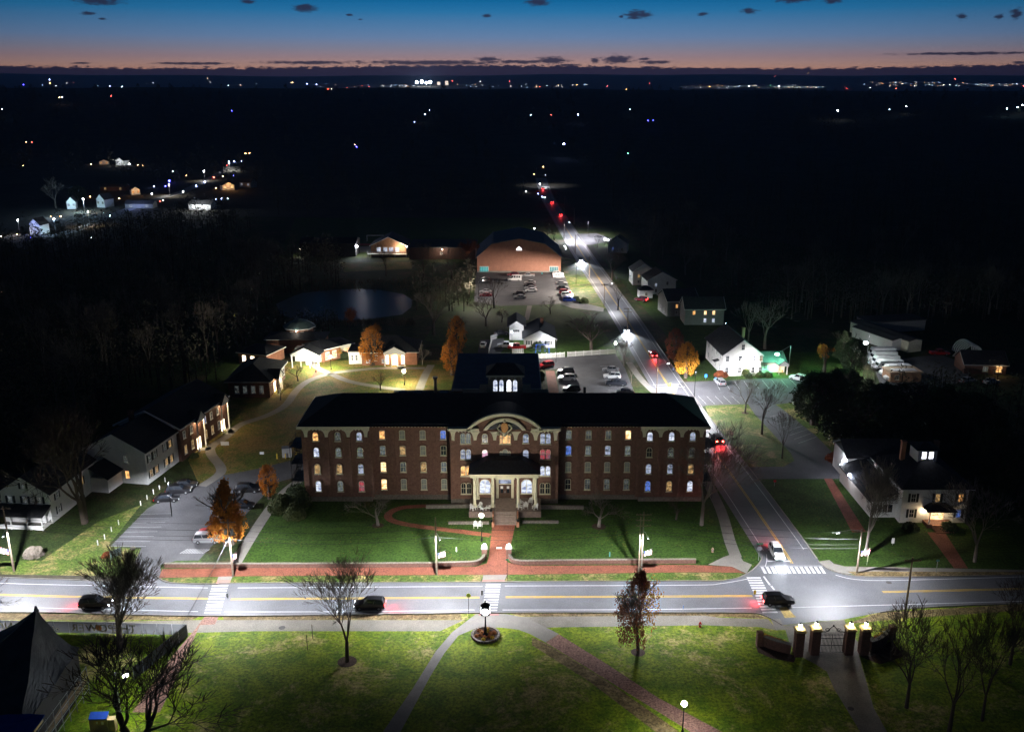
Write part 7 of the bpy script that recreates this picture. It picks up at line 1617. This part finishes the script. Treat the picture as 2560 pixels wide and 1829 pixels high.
# arm lamp lower left
def armlamp(label, px, py, hx, hy, W_, col, z, hr=.32, lens=None, cat='street lamp'):
    g = P(px, py); hd = P(hx, hy, z)-g; t = thing('street_lamp', label, cat, g)
    MB().tube((0, 0, 0), (0, 0, z+.3), .11, .08, 8).build('post', steel, t); o = MB().tube((0, 0, z+.3), (hd.x, hd.y, z+.25), .05, n=6).build('lamp_arm', steel, t)
    MB().ball((hd.x, hd.y, z), hr, 10, 6, .6).build('lamp_head', lens or glow('head_%d' % W_, col, W_/8), t); return t, hd
armlamp('street lamp glaring over the building site under the forked bare tree', 303, 1790, 314, 1688, 2600, (.85, .93, 1), 6.2)
t, hd = armlamp('green tinted street lamp on the dark lawn behind the clapboard house', 1972, 917, 1943, 885, 6500, (.25, 1, .55), 6.0, .5, glow('green_lamp', (.22, 1, .6), 420))
t, hd = armlamp('glaring flood lamp on a tall pole over the bus depot', 2165, 912, 2164, 857, 5200, (.95, .96, 1), 8.5, .55, glow('depot_lamp', (.95, .97, 1), 330))
# light spilling on the near left corner and the street ends comes from lamps that stand just outside the frame
# car park lamps: on the right of the gymnasium lot, by the rear lot, at the clapboard house lot
for px, py, z, W_, c_, tx, lab in ((1440, 712, 9, 21000, (1, .86, .74), -1, 'tall car park lamp post right of the gymnasium lot'), (1196, 748, 9, 5000, (1, .86, .76), 1, 'tall car park lamp post left of the gymnasium lot'), (1390, 905, 7, 5200, (1, .94, .88), 1, 'lamp post at the far left of the rear lot'),
    (1735, 1000, 8, 15000, (.95, .93, 1), 1, 'lamp post beside the clapboard house car park entrance'), (1470, 592, 8, 9000, (.95, .9, 1), -1, 'lamp post at the far side street mouth'), (430, 1290, 7, 6500, (.9, .92, 1), 1, 'slim lamp post in the left car park')):
    g = P(px, py); t = thing('lamp_post', lab, 'lamp post', g); MB().tube((0, 0, 0), (0, 0, z), .08, n=6).build('post', iron, t); MB().box(-.25+tx*.3, .25+tx*.3, -.15, .15, z, z+.12).build('lamp_head', iron, t)
    lamp('SPOT', (tx*.3, 0, z-.15), c_, W_*.35, t, .2, (0, R(-12*tx), 0), 172, .3, wide=6)
# signs, posts and small things
def sign(label, px, py, ytop, m, w_=.6, h_=.6, shape='box', cat='sign', name='road_sign', pm=steel, rz=0, tilt=0, blend=.3):
    g = P(px, py); z = hgt(px, py, ytop); t = thing(name, label, cat, g, rz); MB().tube((0, 0, 0), (0, 0, z), .035, n=6).build('post', pm, t)
    if shape == 'box': MB().box(-w_/2, w_/2, -.07, -.036, z-h_, z).build('plate', m, t)
    else: MB().prism([(w_/2*math.cos(k*math.pi/4+.39), z-w_/2+w_/2*math.sin(k*math.pi/4+.39)) for k in range(8)], -.07, -.036, axis='y').build('plate', m, t)
    return t
t = sign('stop sign seen from its grey back at the left of the side road mouth', 1896, 1400, 1364, steel, .9, .9, 'oct'); MB().box(-.55, .55, -.03, .03, 3.0, 3.22).build('street_name_plate', mat('sign_green', (.02, .16, .08), .5), t)
sign('white square sign on the grass beside the side road', 1826, 1106, 1078, white, .9, .9); sign('small red sign by the drive of the belvedere house', 1936, 1214, 1199, mat('sign_red', (.5, .03, .04), .5), .5, .45)
sign('blue parking sign at the path to the clapboard house', 1764, 949, 935, mat('sign_blue', (.04, .22, .62), .5), .7, .9); sign('small blue parking sign beside the silver car', 1788, 955, 943, mat('sign_blue', (.04, .22, .62), .5), .5, .7)
sign('tall teal street sign post on the right verge', 2340, 1431, 1398, mat('sign_teal', (.10, .30, .30), .5), .5, .3, pm=steel); sign('white notice hanging askew on the dark lawn', 2231, 1362, 1344, white, .5, 1.0)
sign('black post with a green street name plate at the brick walk', 1268, 1452, 1396, mat('sign_green', (.02, .16, .08), .5), .5, .25, pm=iron)
sign('white crossing sign standing in the road beside the middle zebra', 1205, 1493, 1475, white, .35, .8); t = sign('crossing sign on a tall striped post before the clock', 1172, 1538, 1482, mat('sign_yellow', (.5, .6, .05), .5), .7, .7, 'oct', pm=iron)
sign('white crossing sign standing in the road beside the left zebra', 570, 1498, 1482, white, .35, .7); sign('lime crossing sign standing in the road at the junction zebra', 1886, 1490, 1474, mat('sign_yellow', (.5, .6, .05), .5), .35, .7)
sign('white guy wire guard post by the two stemmed tree', 2167, 1412, 1376, mat('guard_yellow', (.6, .6, .4), .6), .12, 2.0); sign('yellow sign in the middle of the side road at the rear lot', 1675, 966, 957, mat('sign_yellow', (.5, .6, .05), .5), .7, 1.1)
sign('white notice board on the dark lawn beside the dormitory path', 563, 1116, 1103, white, 1.8, .9); sign('small white sign near the utility box', 655, 1135, 1129, white, .9, .8)
sign('thin orange stake on the lawn left of the tree, taller', 782, 1596, 1560, mat('stake', (.22, .14, .09), .8), .06, .1, pm=bark); sign('thin stake on the lawn left of the tree, nearer', 769, 1624, 1586, mat('stake', (.22, .14, .09), .8), .06, .1, pm=bark); sign('thin blue and orange stake in the gravel walk', 1707, 1532, 1512, mat('sign_blue', (.04, .22, .62), .5), .06, .6)
t = thing('estate_sign', 'grey two post sign board beside the entrance drive', 'sign', P(291, 1398), 1.0); MB().box(-.9, .9, -.05, .05, .6, 1.9).build('board', mat('sign_slate', (.16, .20, .22), .6), t); mb = MB(); [mb.box(x-.06, x+.06, -.06, .06, 0, 2.1) for x in (-.97, .97)]; mb.build('post', steel, t)
t = thing('utility_box', 'pale utility cabinet beyond three yellow bollards left of the hall', 'cabinet', P(718, 1140), .2); MB().box(-1.0, 1.0, -.8, .8, 0, 2.0).build('cabinet', grey_sd, t); MB().box(-1.05, 1.05, -.85, .85, 2.002, 2.1).build('lid', steel, t)
for px, lab in ((693, 'leftmost'), (714, 'middle'), (741, 'rightmost')):
    o = MB().lathe([(.13, 0), (.13, 1.1), (.06, 1.2)], 10).build('bollard', mat('bollard_yellow', (.6, .42, .04), .6), None, P(px, 1146 if px < 740 else 1142)); tag(o, 'yellow bollard, %s of the three by the utility cabinet' % lab, 'bollard', 'yellow bollards')
def marker(px, py, lab, grp, m=white, h_=.9):
    o = MB().lathe([(.09, 0), (.09, h_), (.04, h_+.06)], 8).build('marker_post', m, None, P(px, py)); return tag(o, lab, 'post', grp)
for i, (px, py) in enumerate(((1983, 1010), (1993, 1021), (2003, 1031), (2014, 1042), (2025, 1052), (2037, 1063), (2049, 1075), (2060, 1086), (2072, 1098), (2084, 1110))): marker(px, py, 'white marker post beside the evergreens, %s from the far end' % ORD[i], 'white marker posts by the evergreens')
for i, (px, py) in enumerate(((413, 1204), (399, 1223), (384, 1234), (368, 1248), (352, 1263), (297, 1311), (279, 1328), (262, 1347), (245, 1362))): marker(px, py, 'white marker post along the left car park, %s from the far end' % ORD[i], 'white marker posts by the left car park')
def hydrant(px, py, m, lab):
    t = thing('fire_hydrant', lab, 'hydrant', P(px, py)); mb = MB(); mb.lathe([(.2, 0), (.2, .08), (.14, .1), (.14, .6), (.18, .62), (.12, .78), (.04, .86)], 10); mb.tube((-.26, 0, .45), (.26, 0, .45), .07, n=8); mb.build('barrel', m, t); MB().tube((0, -.24, .42), (0, 0, .42), .09, n=8).build('outlet', steel, t)
hydrant(1750, 1566, mat('hydrant_red', (.45, .03, .02), .5), 'red fire hydrant at the edge of the front lawn'); hydrant(1781, 1379, mat('hydrant_tan', (.45, .30, .22), .5), 'pale fire hydrant on the hall lawn near the corner')
for px, py, lab in ((1141, 1378, 'small white garden light on the hall lawn left of the walk'), (1524, 1390, 'thin blue garden light post on the hall lawn right of the walk')): marker(px, py, lab, 'garden lights', mat('sign_teal', (.10, .30, .30), .5) if px > 1500 else white, .8)
o = MB().box(-.5, .5, -.3, .3, 0, .03).build('plaque', white, None, P(1248, 1369, LV['brick']+.01)); tag(o, 'pale square plaque set in the brick walk', 'plaque')
o = MB().ball((0, 0, .3), .5, 7, 5, .7).build('boulder', stone, None, P(333, 1374)); tag(o, 'pale boulder at the mouth of the left car park', 'boulder')
for px, py, r_, lab in ((2222, 1455, .45, 'round manhole cover in a pale patch near the corner'), (705, 1568, .5, 'round manhole cover in the gravel walk'), (2127, 1770, .4, 'round manhole cover in the gate path'), (1638, 1459, .35, 'small drain cover by the far kerb')):
    o = MB().lathe([(r_, 0), (r_, .012)], 20).build('manhole_cover', mat('cast_iron', (.07, .065, .06), .7), None, P(px, py, LV['brick']+.002)); tag(o, lab, 'manhole cover', 'manhole covers')
# white picket fences behind the rear lot, yard fence
def picket(px, lab):
    a, b = [P(*p) for p in px]; d = b-a; L_ = d.length; t = thing('picket_fence', lab, 'fence', a, math.atan2(d.y, d.x))
    mb = MB(); n_ = int(L_/.28); [mb.box(k*.28, k*.28+.16, -.02, .02, .08, 1.5) for k in range(n_)]; mb.build('pickets', white, t)
    mb = MB(); [mb.box(0, L_, -.06, -.021, z, z+.1) for z in (.25, 1.2)]; [mb.box(L_*k/6-.07, L_*k/6+.07, -.05, .09, 0, 1.65) for k in range(7)]; mb.build('rail', white, t)
picket(((1343, 897), (1411, 893)), 'white picket fence behind the rear lot, shorter left stretch'); picket(((1419, 892), (1539, 884)), 'white picket fence behind the rear lot, longer right stretch'); picket(((1222, 882), (1230, 853)), 'white board fence running back beside the ranch house yard'); picket(((1227, 851), (1242, 846)), 'short return of the white board fence behind the ranch yard')
picket(((1281, 884), (1308, 884)), 'short dark edged fence in front of the ranch house')
# blue swing frame in front of the ranch house
t = thing('swing_frame', 'blue play frame in front of the ranch house', 'play frame', P(1356, 882)); mb = MB(); [mb.tube((x, y, 0), (x*.95, 0, 2.6), .07, n=6) for x in (-2, 2) for y in (-.8, .8)]; mb.tube((-2, 0, 2.6), (2, 0, 2.6), .07, n=6); mb.build('frame', mat('play_blue', (.02, .10, .60), .5), t); mb = MB(); [mb.tube((x+s*.2, 0, 2.6), (x+s*.2, 0, .6), .02, n=4) for x in (-.8, .8) for s in (-1, 1)]; [mb.box(x-.25, x+.25, -.12, .12, .55, .6) for x in (-.8, .8)]; mb.build('swing_seat', mat('play_blue', (.02, .10, .60), .5), t)
# guard fences by the pool lodge, football goal
t = thing('football_goal', 'white football goal frame on the dark field behind the lodge', 'goal', P(943, 603)); mb = MB(); mb.tube((-3.7*1.4, 0, 0), (-3.7*1.4, 0, 3), .1, n=4); mb.tube((5.2, 0, 0), (5.2, 0, 3), .1, n=4); mb.tube((-5.2, 0, 3), (5.2, 0, 3), .1, n=4); mb.build('goal_frame', white, t)
# people
def person(px, py, lab, top, leg, rz=0, walk_=.25):
    g = P(px, py); t = thing('person', lab, 'person', g, rz)
    J = [(0, 0, .95), (0, 0, 1.2), (0, 0, 1.43), (0, 0, 1.53), (0, -.01, 1.68), (.17, 0, 1.40), (.23, -.05, 1.12), (.22, -.14, .88), (-.17, 0, 1.40), (-.24, .06, 1.12), (-.22, .02, .88), (.09, 0, .9), (.10, -walk_*.5, .5), (.10, -walk_*.6, .08), (.10, -walk_*.6-.14, .04), (-.09, 0, .9), (-.10, walk_*.25, .5), (-.10, walk_, .1), (-.10, walk_-.13, .05)]
    E = [(0, 1), (1, 2), (2, 3), (3, 4), (2, 5), (5, 6), (6, 7), (2, 8), (8, 9), (9, 10), (0, 11), (11, 12), (12, 13), (13, 14), (0, 15), (15, 16), (16, 17), (17, 18)]
    rad = [.15, .14, .15, .055, .10, .06, .045, .035, .06, .045, .035, .09, .065, .045, .04, .09, .065, .045, .04]
    me = bpy.data.meshes.new('body'); me.from_pydata(J, E, []); o = put('body', me, t); me.materials.append(leg)
    md = o.modifiers.new('skin', 'SKIN'); me.skin_vertices.new() if hasattr(me.skin_vertices, 'new') else None
    bm = bmesh.new(); bm.from_mesh(me); L_ = bm.verts.layers.skin.verify()
    for v, r_ in zip(bm.verts, rad): v[L_].radius = (r_, r_*.85)
    bm.verts.ensure_lookup_table(); bm.verts[0][L_].use_root = True; bm.to_mesh(me); bm.free()
    o.modifiers.new('smooth', 'SUBSURF').levels = 1
    mb = MB(); mb.loft([[(r_*math.cos(a*.785)*1.25, r_*.85*math.sin(a*.785), z) for a in range(8)] for r_, z in ((.20, .88), (.19, 1.15), (.20, 1.38), (.09, 1.49))]); mb.build('jacket', top, t); MB().ball((0, .02, 1.72), .115, 8, 6).build('hair', bark, t)
person(1355, 690, 'person in a teal jacket walking outside the gymnasium wall', mat('teal_jacket', (.05, .35, .38), .8), mat('dark_trousers', (.03, .03, .04), .8))
person(1683, 932, 'person in a pale blue jacket at the roadside by the golden maple', mat('blue_jacket', (.30, .36, .60), .8), mat('dark_trousers', (.03, .03, .04), .8), 1.2)
# ------------------------------------------------------------------ far lights
LM = {}
def far_light(px, py, col, s=1.0, W=None, name='distant_lamp', lab=None, grp='distant lamps'):
    g = Pland(px, py+2) if py < 400 else P(px, py+2); dist = (g-Vector((0, 0, H))).length
    if 230 < py < 400: g = Pland(px, py+2+14/dist*F); dist = (g-Vector((0, 0, H))).length; g.z += 14-dist/F*2
    r = dist/F*(.62 if py < 235 else .85)*s
    key = tuple(col)
    if key not in LM:
        cm_ = glow('lamp_%02d' % len(LM), col, 45)
        LM[key] = (MB().ball((0, 0, 0), 1, 8, 6).mesh('lamp_globe', cm_), MB().lathe([(.3, -6), (.15, -.9)], 6).mesh('post', iron))
    t = thing(name, lab, 'lamp', g+Vector((0, 0, r*3)), 0, grp, (r, r, r)); put('lamp_globe', LM[key][0], t); put('post', LM[key][1], t)
    if W: lamp('POINT', (g.x, g.y-2, g.z+5), col, W, None, .5)
    return t
BL, WH, RD, OR, VI, CY, GR = (.35, .45, 1), (.9, .95, 1), (1, .08, .06), (1, .5, .2), (.06, .06, 1), (.5, .8, 1), (.2, 1, .5)
fl = [(124,200,BL,1.2),(125,208,OR,.9),(59,212,VI,.8),(305,217,CY,.9),(275,215,BL,.6),(185,206,RD,.4),(151,246,OR,.8),(158,245,WH,.6),(8,275,CY,.7),(280,241,RD,.5),(571,213,CY,.6),(731,206,OR,.8),(768,210,BL,1.0),(792,211,BL,1.0),
      (820,222,RD,.5),(829,221,WH,.4),(867,219,RD,.4),(923,216,RD,.5),(906,214,RD,.4),(518,195,OR,.5),(1131,202,RD,.8),(1200,203,WH,.5),(1274,204,RD,.7),(1063,288,CY,.9),(1074,276,BL,.5),(1037,306,BL,.5),(1048,290,RD,.5),(581,278,VI,.6),
      (893,372,VI,.9),(888,365,OR,.6),(70,360,OR,.5),(84,360,RD,.5),(1341,215,OR,1.0),(1349,217,RD,.7),(1442,212,OR,.5),(1518,215,RD,.8),(1566,222,OR,.6),(1624,208,RD,.6),(1774,217,OR,.8),(1849,214,WH,.7),(1873,216,WH,1.1),(1926,212,GR,.5),(1947,217,WH,1.4),
      (2039,220,WH,.5),(2117,221,RD,.9),(2176,220,WH,.9),(1937,190,RD,.5),(2019,183,OR,.5),(2092,367,WH,1.4),(1445,289,BL,1.2),(1327,288,CY,.6),(1377,287,RD,.4),(1574,274,CY,.5),(1619,303,VI,.6),(1632,302,VI,.6),(1409,368,BL,2.2),(1569,388,GR,.5),
      (2222,275,CY,.6),(2264,268,WH,.8),(2514,275,CY,1.0),(2541,272,CY,1.1),(2553,267,WH,1.0),(2387,197,RD,.6),(2240,221,RD,.6),(2558,215,RD,.7)]
fl = [f if f[:2] != (2092, 367) else (2092, 281, WH, 1.6) for f in fl]
cn = {BL: 'bluish', WH: 'white', RD: 'red', OR: 'orange', VI: 'violet', CY: 'pale cyan', GR: 'green'}
def where(px): return 'far left' if px < 400 else 'left' if px < 900 else 'middle' if px < 1500 else 'right' if px < 2100 else 'far right'
cnt = {}
for i, (px, py, c_, s) in enumerate(sorted(fl)):
    k = (cn[c_], where(px), py < 235); cnt[k] = cnt.get(k, 0)+1
    o_ = ORD[cnt[k]-1]
    far_light(px, py, c_, s, lab='%s tiny %s light from the left %s, %s' % (o_, cn[c_], 'on the horizon' if py < 235 else 'in the woods', where(px)+' of photo'))
# the lit stadium and skyline
for px, s in ((1042, 5.0), (1055, 5.6), (1066, 4.2), (1076, 5.2)): far_light(px, 214, WH, s, lab='cluster light of the dazzling distant stadium, at %s' % ('its left end' if px < 1050 else 'left of its middle' if px < 1060 else 'right of its middle' if px < 1070 else 'its right end'), grp='stadium lights')
for px, hh, lab in ((1097, 9, 'small lit tower block right of the stadium lights'), (1117, 11, 'taller lit tower block beside it, farther right')):
    g = Pland(px, 214); u = g.length/F; t = thing('tower_block', lab, 'building', g); MB().box(-4*u, 4*u, -4*u, 4*u, -20, hh*u).build('tower', mat('tower_wall', (.05, .05, .06), .8), t)
    MB().box(-3.6*u, 3.6*u, -4.1*u, -4.01*u, u, (hh-1)*u).build('lit_front', glow('tower_windows', (1, .85, .7), 1.1, True, (.02, .02, .03), psc=.08), t)
t = thing('church', 'tiny lit white church spire at the middle of the horizon', 'church', Pland(1341, 219)); u = t.location.length/F; MB().lathe([(1.6*u, -10), (1.4*u, 1.5*u), (.8*u, 3*u), (.1*u, 7*u)], 6).build('spire', glow('lit_spire', (1, .8, .7), .9), t)
# city glow points as one mass
rr = random.Random(7); mbs = {k: MB() for k in ('w', 'o', 'b')}
for x0, x1, y0, y1, n_ in ((950, 1040, 213, 218, 26), (1090, 1280, 211, 218, 24), (1300, 1500, 211, 219, 16), (1700, 2060, 213, 222, 46), (2160, 2420, 206, 217, 60), (2440, 2600, 208, 217, 46), (1960, 2050, 217, 221, 24), (560, 960, 208, 220, 14), (100, 560, 205, 221, 10)):
    for k in range(n_):
        g = Pland(rr.uniform(x0, x1), rr.uniform(y0, y1)); r = (g.length/F)*rr.choice((.2, .27, .36)); mbs[rr.choice('wwob')].ball(g+Vector((0, 0, r*2)), r, 4, 3)
for k, c_, s in (('w', (.85, .9, 1), 14), ('o', (1, .5, .25), 12), ('b', (.35, .6, 1), 14)): o = mbs[k].build('city_lights', glow('city_'+k, c_, s)); tag(o, '%s points of city light scattered along the horizon' % {'w': 'white', 'o': 'orange', 'b': 'blue'}[k], 'city lights', kind='stuff')
# the village at the upper left
VL = [(228,410,OR,.7),(324,412,WH,1.6),(345,412,OR,.7),(357,413,OR,.6),(58,414,OR,.6),(432,428,WH,.7),(466,438,OR,.6),(572,404,BL,1.1),(586,404,BL,1.1),(568,414,RD,1.0),(604,402,BL,.7),(617,390,OR,1.0),(627,388,OR,.6),(535,444,RD,1.2),(557,441,OR,.9),
      (512,456,BL,1.4),(491,465,BL,1.2),(385,467,BL,1.3),(414,466,VI,1.2),(424,455,VI,2.0),(380,485,WH,1.2),(458,480,WH,1.3),(540,470,OR,1.0),(565,471,WH,1.6),(584,439,VI,.8),(612,460,WH,1.0),(620,460,CY,.9),(400,503,RD,.7),(408,500,WH,.6),
      (540,497,BL,.6),(554,496,BL,.8),(569,496,CY,.8),(298,496,OR,.9),(226,492,OR,1.0),(258,532,CY,.6),(275,539,CY,.8),(343,542,OR,.6),(152,541,OR,1.0),(127,541,OR,.6),(43,586,OR,.9),(77,592,VI,.9),(3,590,OR,.8),(228,594,WH,.9),(3,728,OR,.5),
      (1315,479,WH,1.2),(1350,460,WH,1.0),(1335,435,OR,.6),(1358,417,OR,.9),(1345,484,BL,.7),(1356,492,BL,.9),(1362,493,CY,.9),(1336,571,WH,1.2),(1412,616,WH,1.3),(1415,622,WH,1.0),(1806,807,CY,.7),(1814,807,CY,.7),(2410,893,WH,.9),(2480,944,CY,.6),(2430,943,CY,.6)]
cnt = {}
for i, (px, py, c_, s) in enumerate(sorted(VL)):
    k = (cn[c_], (px < 700)+(px < 1600)); cnt[k] = cnt.get(k, 0)+1
    far_light(px, py, c_, s*.8, lab='%s %s lamp from the left %s' % (ORD[cnt[k]-1], cn[c_], 'in the upper left village' if px < 700 else 'beside the upper side road' if px < 1600 else 'among dark trees at the right'), grp='village lamps')
for i, (px, py, w0, h0, wl_, kk, W_, c_, lab) in enumerate(((301, 414, 13, 8, white, 'coolb', 900, WH, 'floodlit pale blue gabled house among the far left trees'), (255, 412, 12, 5, siding, 'warm', 120, OR, 'small orange lit house left of the pale blue one'), (500, 526, 20, 6, white, 'glare', 4200, WH, 'white building with a dazzling floodlit wall at the upper left'),
    (345, 522, 24, 5, grey_sd, 'cool', 1300, BL, 'long low building with bluish lit forecourt'), (330, 488, 8, 6, siding, 'warm', 500, OR, 'tan gabled house lit amber under dark trees'), (255, 520, 9, 9, siding, 'gray', 0, WH, 'pale grey gabled house beside the lit green tree'), (171, 524, 7, 8, white, 'cool', 500, CY, 'small white house glowing cyan by the village street'),
    (87, 588, 8, 9, white, 'cool', 900, BL, 'small white gable behind a bluish glare at the left'), (280, 478, 26, 5, brick_dk, 'warmd', 90, OR, 'long dim roofed building above the amber house'), (563, 476, 12, 6, siding, 'warmb', 900, OR, 'house with bright warm porch near the village road'), (616, 470, 14, 7, grey_sd, 'cool', 0, WH, 'dark house with two pale windows beyond the village road'), (575, 430, 20, 5, siding, 'dim', 200, WH, 'low pale building at the top of the village road'))):
    g = P(px, py); t = house('village_house', lab, 'house', (g.x, g.y+6, 0), (-.4, .3, -.15, 0, .5)[i % 5], w0*.75, 8, h0*.6, 'gy' if w0 < 14 else 'gx', h0*.35, wl_, roofg, .4, [('f', -w0*.22, h0*.35, 1.5, 1.5, kk), ('f', w0*.22, h0*.35, 1.5, 1.5, kk)], group='village houses')
    if W_: lamp('POINT', (0, -9, 5), c_, W_*.8, t, .3)
mb = MB(); ribbon(mb, smooth_line(to_g([(-60, 610), (45, 588), (120, 590), (190, 575), (240, 556), (330, 520), (400, 495), (460, 478), (520, 448), (560, 428), (590, 405)])), 8, .02); o = mb.build('village_road', asph); o['kind'] = 'structure'
for px, py, W_, c_ in ((425, 490, 3200, NEUT), (512, 452, 2600, NEUT), (212, 530, 2200, NEUT), (225, 565, 1800, WARM), (140, 585, 1200, CY), (50, 588, 900, NEUT), (575, 430, 1500, NEUT)):
    g = P(px, py); t = thing('street_lamp', '%s' % {425: 'lamp lighting the streaked stretch of village road', 512: 'lamp at the upper bend of the village road', 212: 'lamp beside the pale grey village house', 225: 'lamp over the brown stretch of village road', 140: 'lamp over the lower grey stretch of village road', 50: 'lamp at the left end of the village road', 575: 'farthest lamp of the village road'}[px], 'street lamp', g, 0, 'village street lamps'); MB().tube((0, 0, 0), (0, 0, 8), .12, n=6).build('post', steel, t); MB().ball((0, 0, 8.1), .35, 8, 6).build('lamp_head', glow('village_head', (.9, .93, 1), 60), t); lamp('SPOT', (0, -.4, 7.6), c_, W_*1.3, t, .3, (0, 0, 0), 150, .6)
tree('bare_tree', 'bare tree lit dim blue above the village at the left', 140, 520, 440, pxw(140, 520, 60), mesh=V2, bk=bark_lt); tree('evergreen_tree', 'evergreen lit teal beside the village houses', 195, 500, 466, pxw(195, 500, 44), mesh=EV[0]); lamp('POINT', P(200, 530)+Vector((0, 0, 6)), CY, 5000, None, .4); lamp('POINT', P(130, 545)+Vector((0, 0, 5)), (.5, .7, 1), 2500, None, .4)

# ------------------------------------------------------------------ air
hz = MB().box(-27500, 27500, -2000, 27500, -1.5, 268).mesh('haze', None); o = put('haze', hz); o['kind'] = 'stuff'; o['label'] = 'thin evening haze over the valley'; o['category'] = 'haze'
m = bpy.data.materials.new('evening_haze'); m.use_nodes = True; n = m.node_tree.nodes; n.remove(n['Principled BSDF'])
pv = n.new('ShaderNodeVolumePrincipled'); pv.inputs['Color'].default_value = (.48, .64, 1.0, 1); pv.inputs['Density'].default_value = 0.00005; pv.inputs['Anisotropy'].default_value = 0.65
m.node_tree.links.new(pv.outputs[0], n['Material Output'].inputs['Volume']); hz.materials.append(m)
sc.cycles.volume_bounces = 0
